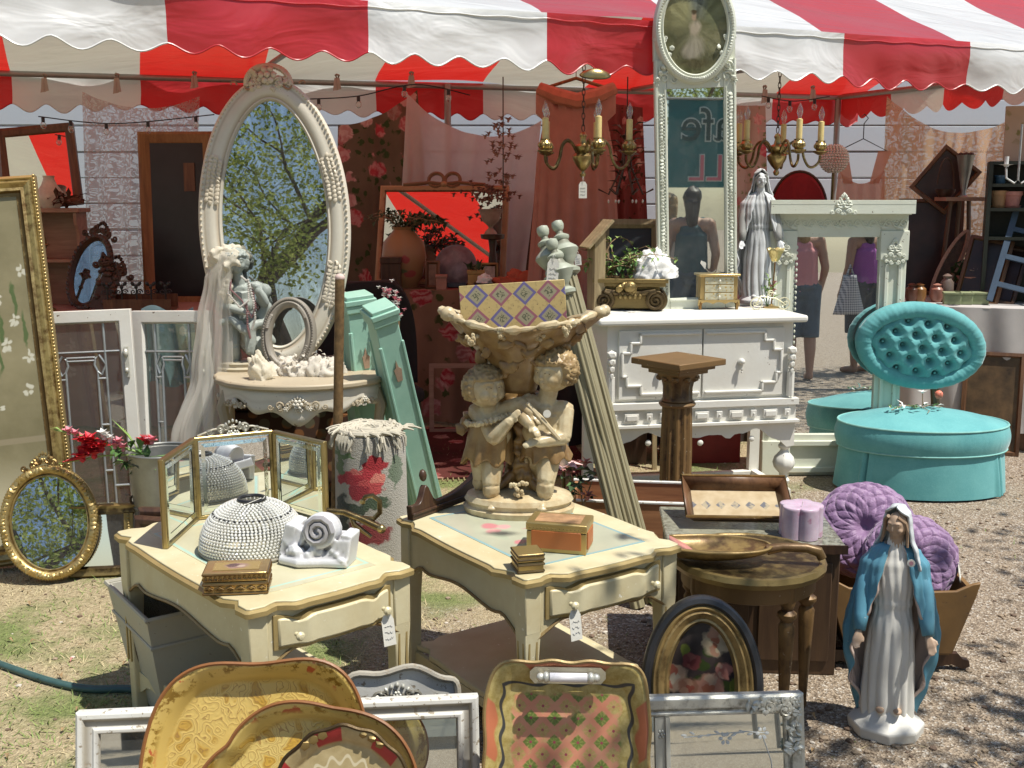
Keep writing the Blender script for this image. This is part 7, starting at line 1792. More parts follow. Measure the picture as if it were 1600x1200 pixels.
# pink dress on a hanger
pd_=ony(900,140,7.2); kd=mpp(7.2,1.8)
dr_=thing('pink_dress','long pleated salmon pink dress on a hanger under the tent edge','dress',pd_)
SAL=cloth('salmon_chiffon',(.60,.31,.25),.3,1.,80,.15)
def dre(m):
    def f(u,v):
        z=-v*1.42; w=(62 if v<.12 else (48+70*(v-.12) if v<.3 else 60+22*(v-.3)))*kd; a=2*PI*u
        return (w*cos(a)*(1+.05*sin(a*17+v*3)*v),.10*sin(a)*(1+.3*sin(a*17)*v)-.0,z-.05*(abs(cos(a))<.6)*(v<.05))
    m.surf(f,140,30,cu=True)
bld('skirt',SAL,dr_,dre,ang=180); bld('bodice',plain('coral_bodice',(.58,.22,.14),.7),dr_,lambda m:m.tube([(-58*kd,-.08,0),(-30*kd,-.11,-.05),(0,-.12,-.08),(30*kd,-.11,-.05),(58*kd,-.08,0)],[.04,.05,.05,.05,.04],8))
bld('hanger',M['orangewood'],dr_,lambda m:(m.tube([(-55*kd,0,0),(0,0,.07),(55*kd,0,0)],.012,6),m.tube([(0,0,.07),(0,0,.12),(.025,0,.15),(0,0,.18),(-.02,0,.165)],.003,5)))
clothtop('brocade_dress','dark red brocade dress hanging beside the salmon dress','dress',floral('brocade',(.30,.08,.07),((.45,.1,.1),(.5,.25,.2),(.4,.1,.1)),(.1,.05,.03),12,.2,.4),ony(940,160,7.6),ony(1004,168,7.6),ony(925,420,7.6),ony(1015,420,7.6),4,.03)
# chalkboard in pine frame
p=ony(285,480,8.0); z0=p.z
cb=thing('framed_board','tall dark board in orange pine frame behind the big oval mirror','framed board',Vector((p.x,8.0,z0)),-3,2)
k=mpp(8.,1.2); w_,h_=118*k,(ony(285,205,8.0).z-z0)
bld('frame',M['orangewood'],cb,lambda m:m.sweep(rect_path(w_,h_),[(0,.02),(0,-.02),(.02,-.03),(.07,-.012),(.085,-.0),(.085,.01)]))
bld('board',plain('blackboard',(.018,.018,.022),.35,0,.5,4),cb,lambda m:m.bx(-w_/2+.08,w_/2-.08,-.004,.004,.08,h_-.08))
bld('small_print',M['brownwood'],cb,lambda m:m.bx(.05,.13,-.012,-.004,h_-.42,h_-.22))
stand=thing('display_table','long table under a pinkish cloth behind the leaded windows','table',Vector((ony(150,480,7.4).x,7.65,0)),3)
TZ=ony(150,480,7.4).z-.02
bld('tabletop',M['brownwood'],stand,lambda m:m.bx(-1.3,1.2,-.40,.40,TZ-.03,TZ-.004))
bld('cloth',cloth('dusty_pink_cloth',(.48,.30,.25),.2),stand,lambda m:(m.bx(-1.31,1.21,-.41,.41,TZ-.004,TZ),hang(m,(-1.31,-.42,TZ),(1.21,-.42,TZ),(-1.31,-.44,.02),(1.21,-.44,.02),12,.03)))
for sx in (-1.2,1.1):
    for sy in (-.3,.3): bld('leg',M['brownwood'],stand,lambda m:m.bx(sx-.025,sx+.025,sy-.025,sy+.025,0,TZ-.03))
# pink wall shelf with brown mirror on it
s0=ony(80,325,7.75)
sh=thing('bracket_shelf','pinkish wooden shelf with scrolled sides on the display table','shelf',Vector((s0.x,7.75,TZ)),3)
k=mpp(7.75,1.5); SH=s0.z-TZ
bld('top',M['pinewood'],sh,lambda m:m.bx(-52*k,52*k,-.14,.12,SH-.03,SH),bevel=.004)
for s in (-1,1):
    bld('side',M['pinewood'],sh,lambda m:m.prism([(-.10,0),(.1,0),(.1,SH-.03),(-.12,SH-.03),(-.12,SH*.86),(-.07,SH*.76),(-.075,SH*.6),(-.105,SH*.5),(-.11,SH*.3)],s*44*k-.01,s*44*k+.01,'yz'))
bld('back',M['pinewood'],sh,lambda m:m.bx(-43*k,43*k,.09,.10,0,SH-.03)); bld('shelf',M['pinewood'],sh,lambda m:m.bx(-43*k,43*k,-.08,.09,SH*.45,SH*.45+.02))
bm_=thing('brown_mirror','brown wooden framed mirror tilted back on the pink shelf','mirror',Vector((s0.x-.06,7.78,s0.z)),9,13,-6)
bld('frame',M['brownwood'],bm_,lambda m:m.sweep(rect_path(118*k,128*k*1.02),[(0,.02),(0,-.02),(.02,-.03),(.05,-.02),(.065,0),(.065,.01)])); bld('mirror_pane',M['mirror'],bm_,lambda m:m.bx(-50*k,50*k,-.003,.003,.06,128*k-.05))
vs_=thing('white_bottle','squat white pottery bottle on the pink shelf','bottle',s0+Vector((.03,-.08,0))); bld('body',plain('cream_pottery',(.6,.52,.42),.4),vs_,lambda m:m.lathe([(.06,0),(.09,.05),(.085,.11),(.05,.16),(.035,.2),(.04,.22),(0,.22)],20))
dv=thing('dried_leaves','dark dried leaves lying on the pink shelf','dried plant',s0+Vector((.12,-.09,.0)))
bld('leaf',plain('dried_leaf',(.12,.05,.03),.7,0,.4),dv,lambda m:[m.leaf((R.gauss(0,.07),R.gauss(0,.04),.02+.05*R.random()),(R.gauss(0,1),R.gauss(0,.6),R.gauss(.2,.5)),.11,.035) for k_ in range(34)],kind='stuff')
# candlesticks, carved frame pieces, tray of iron fleurons on the display table
def candlestick(lbl,p,h,mat):
    t=thing('candlestick',lbl,'candlestick',p); bld('stem',mat,t,lambda m:m.lathe([(.06,0),(.055,.015),(.02,.03),(.012,.06),(.02,.09),(.010,.12),(.010,h*.6),(.018,h*.63),(.010,h*.67),(.012,h*.8),(.03,h*.86),(.028,h*.9),(.024,h),(0,h)],18)); bld('drip_pan',mat,t,lambda m:m.lathe([(.028,h*.86),(.045,h*.88),(.04,h*.895),(.02,h*.89)],18))
cz=TZ
candlestick('tall dull green brass candlestick on the display table',Vector((ony(66,460,7.3).x,7.36,cz)),.50,M['golddark']); candlestick('shorter dark candlestick beside the tall brass one',Vector((ony(46,460,7.3).x,7.42,cz)),.38,M['darkwood'])
ml=thing('carved_mirror','dark carved oval mirror leaning on the display table','mirror',Vector((ony(118,470,7.42).x,7.5,cz)),-20,16,10)
bld('frame',M['darkwood'],ml,lambda m:m.sweep(oval_path(.17,.26,48),[(0,.01),(0,-.02),(.02,-.03),(.04,-.01),(.04,.005)])); bld('carving',M['darkwood'],ml,lambda m:(crest(m,0,.50,.34,.12,-.01,.012),blob_line(m,[(.165*cos(a*.15),.26+.255*sin(a*.15)) for a in range(42)],.018,-.02,.4,1))); bld('mirror_pane',M['oldmirror'],ml,lambda m:m.lathe([(0,0),(1,0)],40,sx=.135,sy=.225)).matrix_local=T(0,-.004,.26)@RX(90)
for (px,w_,rot,lb) in ((150,.20,35,'dark fretwork carved panel leaning beside the carved oval mirror'),(176,.07,-18,'dark carved finial post leaning on the display table')):
    t=thing('carved_fragment',lb,'carved fragment',Vector((ony(px,470,7.35).x,7.38,cz)),5,12,rot*.6)
    bld('panel',M['darkwood'],t,lambda m:(m.box((0,0,.16),(w_*.6,.02,.32)),crest(m,0,.27,w_*1.6,.13,-.01,.014),[m.ell((w_*.3*cos(q),-.012,.16+.1*sin(q)),(.022,.014,.022),1) for q in range(7)]))
ft=thing('fleuron_tray','reddish wooden tray edged with black iron fleurons','tray',Vector((ony(215,470,7.35).x,7.42,cz)),4)
bld('tray_body',M['brownwood'],ft,lambda m:(m.bx(-.22,.22,-.1,.1,0,.012),m.bx(-.22,.22,-.11,-.1,0,.08),m.bx(-.22,.22,.1,.11,0,.10)))
for q in range(5):
    bld('fleuron',M['black'],ft,lambda m:(m.tube([(0,0,0),(0,0,.10)],.006,5),[m.ell((s*.022,0,.085+.02*abs(s)),(.014,.008,.02),1,(0,s*.6,0)) for s in (-1,0,1)],scroll(m,.02,.05,.02,0,1,0,.005),scroll(m,-.02,.05,.02,0,-1,0,.005))).location=(-.19+.095*q,-.105,.08)
# overmantel mirror on cloth covered table
tb_=ony(740,452,7.45); TZ2=tb_.z
dt_=thing('cloth_table','table under a rose patterned cloth behind the cherub planter','table',Vector((ony(745,452,7.5).x,7.75,0)),2)
k=mpp(7.5,.9)
bld('tabletop',M['brownwood'],dt_,lambda m:m.bx(-150*k,175*k,-.36,.36,TZ2-.03,TZ2-.005))
fb=floral('table_roses',(.30,.17,.11),((.36,.04,.05),(.4,.14,.13),(.3,.05,.05)),(.07,.08,.03),5.,.15,.40)
bld('cloth',fb,dt_,lambda m:(m.bx(-151*k,176*k,-.365,.365,TZ2-.005,TZ2),hang(m,(-151*k,-.37,TZ2),(176*k,-.37,TZ2),(-151*k,-.39,.02),(176*k,-.39,.02),7,.03)),ang=180)
for sx in (-140*k,165*k): bld('leg',M['brownwood'],dt_,lambda m:m.bx(sx-.02,sx+.02,.28,.32,0,TZ2-.03))
om2=thing('overmantel_mirror','wide gilt overmantel mirror with ribbon bow reflecting the red tent roof','mirror',Vector((ony(688,460,7.9).x,7.8,TZ2)),-9,17)
k=mpp(7.9,1.3); w_=206*k; h_=ony(688,284,7.95).z-TZ2
DG=gold('pinkish_dull_gilding',(.42,.25,.13),(.2,.1,.05),.45,.5,.25)
bld('frame',DG,om2,lambda m:m.sweep(rect_path(w_,h_),[(0,.02),(0,-.02),(.015,-.028),(.035,-.02),(.045,.0),(.045,.01)])); bld('mirror_pane',M['mirror'],om2,lambda m:m.bx(-w_/2+.04,w_/2-.04,-.004,.004,.04,h_-.04))
bld('bow',DG,om2,lambda m:([m.tube([(s*.09+.055*cos(a*.3)*s-.03*s,-.02,h_+.04+.05*sin(a*.3)) for a in range(22)],.014,6) for s in (-1,1)],m.ell((.0,-.02,h_+.01),(.03,.02,.025),2),m.tube([(-.3,-.02,h_+.005),(-.1,-.025,h_+.02),(0,-.02,h_+.01),(.1,-.025,h_+.02),(.3,-.02,h_+.005)],.013,6)))
def ont(px,y): return Vector((ony(px,450,y).x,y,TZ2))
vz=thing('leaf_vase','big ochre vase painted with roses holding dark leafy sprays','vase',ont(632,7.62)); kv=mpp(7.6,1.)
g=G('rose_vase'); c=g.spots((.33,.18,.08),[(.02,.20,.035,.03,(.35,.05,.05)),(-.04,.16,.03,.03,(.33,.06,.05)),(.05,.10,.04,.03,(.35,.07,.06)),(-.01,.12,.05,.015,(.1,.12,.05))],warp=.02); vm=g.out(g.bsdf(c,.4))
vh=(452-358)*kv
bld('body',vm,vz,lambda m:m.lathe([(.09,0),(.13,vh*.2),(.155,vh*.5),(.14,vh*.75),(.085,vh*.9),(.07,vh*.95),(.08,vh),(.07,vh),(.06,vh*.94),(0,vh*.9)],28))
VP=[]
def vst(m):
    q=random.Random(2)
    for i in range(30):
        a=q.uniform(0,6.28); p=[Vector((.03*cos(a),.03*sin(a),vh*.95))]; d=Vector((cos(a)*.9+.25,sin(a)*.5,.8))
        for k_ in range(6): p.append(p[-1]+d.normalized()*q.uniform(.03,.055)); d+=Vector((q.gauss(.08,.1),q.gauss(0,.1),-.22))
        m.tube(p,.003,4); VP.extend(p[1:])
bld('stem',M['stem'],vz,vst); bld('leaf',M['leafd'],vz,lambda m:[m.leaf(p,(R.gauss(0,1),R.gauss(0,.8),R.gauss(.1,.7)),.05,.026) for p in VP for q in range(2)],kind='stuff')
def simplebox(nm,lbl,cat,p,w,d,h,mat,rz=0,tilt=0,fr=None,pic=None):
    t=thing(nm,lbl,cat,p,rz,tilt)
    if fr:
        bld('frame',fr,t,lambda m:m.sweep(rect_path(w,h),[(0,d),(0,-d),(.012,-d-.006),(.024,-d*.5),(.024,d)])); bld('picture',mat,t,lambda m:m.bx(-w/2+.02,w/2-.02,-d*.4,d*.4,.02,h-.02))
    else:
        bld('body',mat,t,lambda m:m.bx(-w/2,w/2,-d/2,d/2,0,h*.8),bevel=.003); bld('lid',mat,t,lambda m:m.bx(-w/2-.005,w/2+.005,-d/2-.005,d/2+.005,h*.8+.001,h),bevel=.003)
    return t
simplebox('dark_box','dark brown upright box in front of the rose vase','box',ont(612,7.42),.13,.08,.22,M['darkwood'])
simplebox('small_print','small brown framed print in front of the overmantel mirror','picture',ont(676,7.5),.10,.012,.19,plain('dim_print',(.22,.13,.08),.5,0,.5,20),0,8,M['brownwood'])
simplebox('pink_box','small pinkish gift box beside dim framed print','box',ont(690,7.44),.07,.06,.10,plain('dim_pink',(.4,.2,.15),.7))
pl_=thing('fern_plate','grey decorative plate on stand before the overmantel mirror','plate',ont(712,7.56),0,14); bld('plate',plain('grey_plate',(.22,.17,.19),.35,0,.4,18),pl_,lambda m:m.lathe([(0,.012),(.09,.01),(.11,.0),(.14,-.014),(.145,-.012)],36)).matrix_local=T(0,0,.16)@RX(90); bld('stand',M['black'],pl_,lambda m:m.box((0,.02,.02),(.14,.06,.03)))
jb=simplebox('ochre_planter','square ochre planter with dark flowers before the overmantel mirror','planter',ont(744,7.48),.11,.1,.13,plain('ochre_glaze',(.42,.24,.07),.4)); bld('leaf',M['leafd'],jb,lambda m:[m.leaf((R.gauss(0,.03),R.gauss(0,.03),.12),(R.gauss(0,1),R.gauss(0,1),1),.09,.03) for q in range(16)])
simplebox('white_frame_print','tiny pale framed picture at the end of the cloth covered table','picture',ont(764,7.6),.13,.01,.17,plain('pale_print',(.55,.52,.42),.5,0,.5,30),0,8,M['golddark'])
bs_=thing('shell_basket','dark basket with a white shell on cloth covered table','basket',ont(757,7.38)); bld('basket',M['darkwood'],bs_,lambda m:m.lathe([(.05,0),(.07,.03),(.075,.05),(.06,.045),(.05,.01),(0,.01)],20)); bld('shell',WL,bs_,lambda m:(m.push(T(0,0,.05)),crum(m,.05,.04,.05,5.,.4,30,12),m.pop()))
rc_=thing('red_cloth_heap','crumpled coral red cloth heaped on the cloth covered table','cloth',ont(818,7.4)); CR=cloth('coral_cloth',(.55,.15,.09),.2); bld('cloth',CR,rc_,lambda m:crum(m,.21,.12,.10,9.1,.5,80,24),ang=180)
cst=thing('plant_stand','dark wooden pedestal stand holding the urn of dried flowers','plant stand',ont(770,7.66)); sz=ony(770,366,7.66).z-TZ2; bld('column',M['darkwood'],cst,lambda m:m.lathe([(.07,0),(.06,.02),(.025,.05),(.03,sz*.5),(.022,sz*.7),(.03,sz-.04),(.08,sz-.03),(.085,sz),(0,sz)],18))
ur=thing('flower_urn','pale footed urn of dried pink flowers on dark stand','urn',ont(767,7.66)+Vector((0,0,sz+.002))); bld('urn',plain('pale_urn',(.42,.30,.24),.6),ur,lambda m:m.lathe([(.045,0),(.04,.015),(.015,.04),(.02,.055),(.06,.09),(.07,.13),(.085,.165),(.09,.17),(.07,.165),(0,.15)],22))
bld('flowers',plain('dried_pink',(.36,.17,.13),.8,0,.4),ur,lambda m:[blossom(m,(R.gauss(0,.085),R.gauss(0,.06),.22+abs(R.gauss(0,.07))),.035,4,(0,-.4,.5)) for q in range(80)],kind='stuff')
ga=thing('bead_garland','hanging garland of pinkish wire flowers on a chain','garland',ony(786,120,6.9)); kg=mpp(6.9,1.8)
bld('chain',M['darkwood'],ga,lambda m:m.tube([(0,0,0),(0,0,-170*kg)],.004,5)); bld('flowers',plain('rosy_wire',(.45,.22,.17),.6,0,.3),ga,lambda m:[blossom(m,(R.gauss(0,.05),R.gauss(0,.04),-(60+110*R.random())*kg),.035,4) for q in range(46)],kind='stuff')
chb=thing('dark_chair','dark padded chair back beyond the mint pillars','chair',Vector((ony(572,470,6.6).x,6.6,0)),20); bld('backrest',plain('black_cloth',(.02,.014,.013),.9),chb,lambda m:m.surf(lambda u,v:(.30*(u-.5)*2*math.sqrt(max(.02,1-(v*.92)**4)),.05*cos(3*(u-.5))-.05,.42+.62*v),20,16),solid=.07); bld('seat',plain('black_seat',(.02,.014,.013),.9),chb,lambda m:m.bx(-.24,.24,-.45,0,.36,.45),bevel=.03)
for sx in (-.2,.2):
    for sy in (-.4,-.03): bld('leg',M['darkwood'],chb,lambda m:m.bx(sx-.02,sx+.02,sy-.02,sy+.02,0,.36))
pf=thing('empty_wooden_frame','plain pinkish wooden frame leaning low on the rose tablecloth','picture frame',Vector((ony(714,632,6.9).x,7.1,ony(714,632,7.1).z-.0)),2,7); zf=ony(714,632,7.1).z
pf.location.z=0
kf=mpp(7.1,.4); bld('frame',M['pinewood'],pf,lambda m:m.sweep(rect_path(92*kf,(zf+64*kf)),[(0,.01),(0,-.01),(.03,-.01),(.03,.01)]) )
rg=thing('red_rug','dark red patterned rug on the ground inside the tent','rug',Vector((-.35,6.6,.004)),6); bld('pile',floral('rug_pattern',(.10,.035,.03),((.28,.04,.04),(.16,.05,.04),(.3,.12,.08)),(.06,.03,.02),6,0,.42,'xy'),rg,lambda m:m.bx(-.75,.75,-.7,.65,0,.008)); bld('fringe',M['palewood'],rg,lambda m:[m.tube([(-.74+.03*k_,-.70,.006),(-.74+.03*k_,-.75,.003)],.004,4) for k_ in range(50)])
# upholstered trunk behind console
tk=thing('kilim_trunk','dark trunk covered in brown and orange kilim under the console table','trunk',Vector((ony(440,690,5.5).x,5.55,0)),4); g=G('kilim'); o=g.sep(); kk_=1/.11; a_=g.math('PINGPONG',g.math('ADD',g.math('MULTIPLY',o[0],kk_),g.math('MULTIPLY',o[2],kk_)),.5); b_=g.math('PINGPONG',g.math('SUBTRACT',g.math('MULTIPLY',o[0],kk_),g.math('MULTIPLY',o[2],kk_)),.5); c=g.mix(g.step(g.math('MULTIPLY',a_,b_),.06,.08),(.055,.025,.014),g.mix(g.step(g.noise(9,2),.45,.55),(.22,.09,.03),(.11,.10,.06))); KM=g.out(g.bsdf(c,.95))
bld('body',KM,tk,lambda m:m.bx(-.42,.40,-.25,.25,0,.50),bevel=.02); bld('lid',KM,tk,lambda m:m.bx(-.43,.41,-.26,.26,.505,.60),bevel=.03)
# right side of the tent
rcx=ony(1247,330,8.0); rch=thing('red_chair','red padded oval backed chair standing behind the mantel mirror','chair',Vector((rcx.x,8.0,0)),-5); k=mpp(8.,1.3); RC=plain('red_velvet',(.26,.012,.018),.8,0,.15); zt_=ony(1247,268,8.0).z
bld('backrest',RC,rch,lambda m:m.lathe([(0,-.03),(.9,-.025),(1,0),(.9,.025),(0,.03)],40,sx=44*k,sy=.30)).matrix_local=T(0,0,zt_-.30)@RX(90); bld('seat',RC,rch,lambda m:m.bx(-.23,.23,-.42,.0,.38,.48),bevel=.03); bld('back_rim',M['darkwood'],rch,lambda m:m.tube([(44*k*cos(i*.157),0,zt_-.30+.30*sin(i*.157)) for i in range(40)],.012,6,closed=True))
for sx in (-.2,.2):
    for sy in (-.38,-.03): bld('leg',M['darkwood'],rch,lambda m:m.bx(sx-.018,sx+.018,sy-.018,sy+.018,0,(.38 if sy<-.1 else zt_-.5)))
sp0=ony(1348,236,8.4); sl_=thing('peach_slip','sheer peach slip on a wire hanger before the white boards','slip',sp0); k=mpp(8.4,1.4)
bld('slip',cloth('peach_chiffon',(.62,.36,.26),.45,.9,60),sl_,lambda m:hang(m,(-36*k,0,-.14),(36*k,0,-.14),(-44*k,0,-.95),(44*k,0,-.95),4,.03,.10),ang=180); [bld('strap',cloth('peach_strap',(.62,.36,.26),.4,.95),sl_,lambda m:m.surf(lambda u,v,s=s:(s*(34-14*v)*k+(u-.5)*.10*(1-.3*v),-.005,-.0-.24*v),6,8)) for s in (-1,1)]
bld('hanger',M['black'],sl_,lambda m:m.tube([(-38*k,0,0),(0,0,.09),(38*k,0,0),(-38*k,0,0)],.004,5)); bld('hook',M['black'],sl_,lambda m:m.tube([(0,0,.09),(0,0,.20),(.03,0,.24),(0,0,.27),(-.02,0,.25)],.004,5))
cbp_=ony(1303,248,8.15); cbl=thing('crystal_globe','clear beaded globe lampshade on a floor lamp by the tent pole','lamp',Vector((cbp_.x,8.15,0))); bld('globe',M['crystal'],cbl,lambda m:[m.ell((.10*cos(a)*cos(b),.10*sin(a)*cos(b),cbp_.z+.10*sin(b)),.011,1) for b in [(-1.2+.2*q) for q in range(13)] for a in [6.283*i/max(6,int(30*cos(b))) for i in range(max(6,int(30*cos(b))))]],kind='stuff'); bld('stem',M['brass'],cbl,lambda m:m.tube([(0,0,0),(0,0,cbp_.z-.1)],.01,8)); bld('base',M['brass'],cbl,lambda m:m.lathe([(.12,0),(.12,.015),(.02,.03),(0,.03)],20))
# right display table
rt0=ony(1510,472,7.0); TZ3=rt0.z; rt=thing('white_cloth_table','table under a white cloth at the end of the tent','table',Vector((2.75,7.0,0)),-18)
bld('tabletop',M['brownwood'],rt,lambda m:m.bx(-.75,.55,-.3,.5,TZ3-.03,TZ3-.005)); bld('cloth',cloth('white_tablecloth',(.62,.58,.55),.2),rt,lambda m:(m.bx(-.76,.56,-.31,.51,TZ3-.005,TZ3),hang(m,(-.76,-.315,TZ3),(.56,-.315,TZ3),(-.77,-.34,.12),(.57,-.35,.12),5,.02),hang(m,(.56,-.315,TZ3),(.56,.51,TZ3),(.575,-.35,.12),(.575,.51,.12),3,.02)),ang=180)
for sx in (-.7,.5):
    for sy in (-.25,.45): bld('leg',M['brownwood'],rt,lambda m:m.bx(sx-.025,sx+.025,sy-.025,sy+.025,0,TZ3-.03))
def on3(px,y): return Vector((ony(px,470,y).x,y,TZ3+.002))
dpa=plain('dim_oil',(.045,.018,.012),.35,0,.7,5)
t=thing('diamond_painting','dark portrait painting stood on its corner above another painting','painting',ony(1448,314,7.55),-12,4); bld('frame',M['brownwood'],t,lambda m:(m.push(RY(38)@T(0,0,0)),m.sweep(rect_path(.30,.36),[(0,.015),(0,-.015),(.02,-.02),(.03,.0)]),m.pop())); bld('picture',dpa,t,lambda m:m.push(RY(38)) and m.bx(-.125,.125,-.004,.004,.025,.335))
t=thing('tall_dark_painting','tall dark painting under the tilted portrait','painting',Vector((ony(1448,470,7.5).x,7.5,TZ3)),-12,6); hz=ony(1448,310,7.5).z-TZ3; bld('frame',M['brownwood'],t,lambda m:m.sweep(rect_path(.42,hz),[(0,.015),(0,-.015),(.02,-.02),(.03,.0)])); bld('picture',dpa,t,lambda m:m.bx(-.19,.19,-.004,.004,.025,hz-.025))
t=thing('oval_tray','pale oval framed panel leaning among the bric a brac','panel',on3(1455,7.15),-15,10,24); bld('frame',M['pinewood'],t,lambda m:m.sweep(oval_path(.06,.25,36),[(0,.008),(0,-.01),(.02,-.012),(.025,0)])); bld('panel',M['brownwood'],t,lambda m:m.lathe([(0,0),(1,0)],30,sx=.045,sy=.235)).matrix_local=T(0,0,.25)@RX(90)
sg=ony(1500,308,7.35); t=thing('plant_stool','tall thin legged wooden stool carrying a cone vase','stool',Vector((sg.x,7.35,0))); bld('top',M['pinewood'],t,lambda m:m.bx(-.13,.13,-.1,.1,sg.z-.025,sg.z))
for q in (-1,0,1): bld('leg',M['brownwood'],t,lambda m:m.tube([(q*.06,0,sg.z-.02),(q*.15,.08*(1-abs(q)),0)],.014,6))
t=thing('cone_vase','silver cone shaped vase on the thin legged stool','vase',Vector((sg.x+.02,7.35,sg.z+.002))); bld('body',M['metalgrey'],t,lambda m:m.lathe([(.035,0),(.02,.01),(.015,.03),(.055,.26),(.06,.27),(.05,.265),(0,.1)],20)); bld('flowers',plain('dark_bloom',(.10,.05,.04),.8),t,lambda m:[m.ell((R.gauss(0,.02),R.gauss(0,.02),.275),(.02,.02,.014),1) for q in range(8)])
t=thing('wicker_basket','small dark basket with tall handle on the thin legged stool','basket',Vector((sg.x-.10,7.35,sg.z+.002))); bld('basket',M['darkwood'],t,lambda m:m.lathe([(.04,0),(.06,.03),(.065,.05),(.05,.045),(0,.01)],18)); bld('handle',M['darkwood'],t,lambda m:m.tube([(.055*cos(a*.3),0,.05+.2*sin(a*.3)) for a in range(11)],.006,5))
s1=ony(1590,252,6.9); shf=thing('green_shelves','dark green open shelf unit at the tent corner','shelf unit',Vector((ony(1600,400,6.9).x+.02,6.95,TZ3*.0)),-20); DGN=plain('dark_green_paint',(.025,.03,.02),.5); sz=s1.z; w_=.46
for s in (-1,1): bld('side',DGN,shf,lambda m:m.bx(s*w_/2-.012,s*w_/2+.012,-.13,.13,0,sz))
for q,z in enumerate((.02,.45,.80,ony(1590,375,6.9).z,ony(1590,330,6.9).z,ony(1590,292,6.9).z,sz-.02)): bld('shelf',DGN,shf,lambda m:m.bx(-w_/2+.013,w_/2-.013,-.13,.12,z,z+.02))
bld('back',DGN,shf,lambda m:m.bx(-w_/2,w_/2,.121,.13,0,sz))
Sm=shf.matrix_world.copy()
def potat(nm,lbl,px,py,mat,r,h):
    q=ony(px,py,6.88); loc=Sm.inverted()@q; z=min((.45,.80,ony(1590,375,6.9).z,ony(1590,330,6.9).z,ony(1590,292,6.9).z),key=lambda a:abs(a+.02-q.z))+.021
    t=thing(nm,lbl,'flower pot',Sm@Vector((max(-.17,min(.17,loc.x)),-.04,z))); bld('body',mat,t,lambda m:m.lathe([(r*.7,0),(r*.95,h*.75),(r*1.06,h*.76),(r*1.08,h),(r*.95,h),(r*.9,h*.8),(0,h*.2)],22)); bld('saucer',mat,t,lambda m:m.lathe([(r*.8,0),(r*1.0,.014),(r*.9,.012),(0,.006)],20))
potat('clay_pot','tan clay pot on the dark green shelves',1557,328,M['terracotta'],.052,.105); potat('clay_pot','pink ribbed pot on the dark green shelves',1582,328,M['pinkpot'],.055,.10); potat('clay_pot','small blue pot on the upper green shelf',1563,290,plain('blue_glaze',(.08,.16,.24),.3),.035,.05)
t=thing('floral_canvas','unframed canvas of red flowers on top of the green shelves','painting',Sm@Vector((-.02,.0,sz+.002)),-16,8); bld('canvas',floral('canvas_flowers',(.55,.38,.28),((.55,.10,.05),(.6,.3,.1),(.5,.15,.08)),(.25,.2,.08),7,0,.42),t,lambda m:m.bx(-.14,.22,-.012,.012,0,.34)); bld('back_frame',M['pinewood'],t,lambda m:m.bx(-.13,.21,.013,.02,.01,.33))
t=thing('white_sconce','white painted metal candle sconce with leaves by the green shelves','sconce',ony(1592,262,6.6)); WI=plain('white_iron',(.7,.7,.68),.5)
bld('arm',WI,t,lambda m:[m.tube([(s*.075,0,0),(s*.07,0,-.06),(s*.02,0,-.09),(0,0,-.07),(0,0,.25)],.006,6) for s in (-1,1)]); bld('leaf',WI,t,lambda m:[m.leaf((s*.075,0,0),(cos(q),sin(q),.5),.05,.02) for s in (-1,1) for q in range(6)]); bld('candle_sleeve',WI,t,lambda m:[m.lathe([(.012,0),(.012,.06),(0,.06)],12,(s*.075,0,.005)) for s in (-1,1)])
t=thing('blue_ladder','slim blue painted ladder leaning on the white cloth table','ladder',on3(1578,6.75),-15,18,14); BLp=plain('slate_blue',(.045,.08,.13),.6)
for s in (-1,1): bld('rail',BLp,t,lambda m:m.bx(s*.12-.018,s*.12+.018,-.012,.012,0,.62))
for q in range(3): bld('rung',BLp,t,lambda m:m.bx(-.12,.12,-.01,.01,.10+.18*q,.13+.18*q))
GB=plain('pale_green_box',(.26,.30,.16),.7); 
for px,lb in ((1487,'pale green box of orange sweets nearest the dark paintings'),(1505,'middle pale green box on the white cloth table'),(1530,'pale green box nearest the blue ladder')): simplebox('green_box',lb,'box',on3(px,6.86),.10,.09,.075,GB,-15)
FR2=(('jar',1424,'brown glass jar among the bric a brac',(.12,.05,.03)),('jar',1436,'amber glass jar among the bric a brac',(.25,.12,.04)),('jar',1463,'dull pink jar among the bric a brac',(.33,.16,.12)),('jar',1478,'grey brown jar beside the dull pink one',(.16,.12,.1)))
for nm,px,lb,c_ in FR2:
    t=thing('lidded_jar',lb,'jar',on3(px,7.0)); mt=plain(lb.replace(' ','_'),c_,.3); h=R.uniform(.1,.19); bld('body',mt,t,lambda m:m.lathe([(.03,0),(.042,h*.3),(.04,h*.7),(.022,h*.85),(.025,h*.9)],16)); bld('lid',mt,t,lambda m:m.lathe([(.027,h*.9),(.03,h*.93),(.012,h),(0,h*1.02)],16))
t=thing('pink_bowl','footed bowl of pale pink flowers on the white cloth table','bowl',on3(1513,7.05)); bld('bowl',M['pinkpot'],t,lambda m:m.lathe([(.04,0),(.015,.03),(.02,.10),(.07,.14),(.085,.16),(.07,.155),(0,.13)],20)); bld('flowers',M['palepink'],t,lambda m:[blossom(m,(R.gauss(0,.04),R.gauss(0,.03),.18+.03*R.random()),.035,5) for q in range(14)])
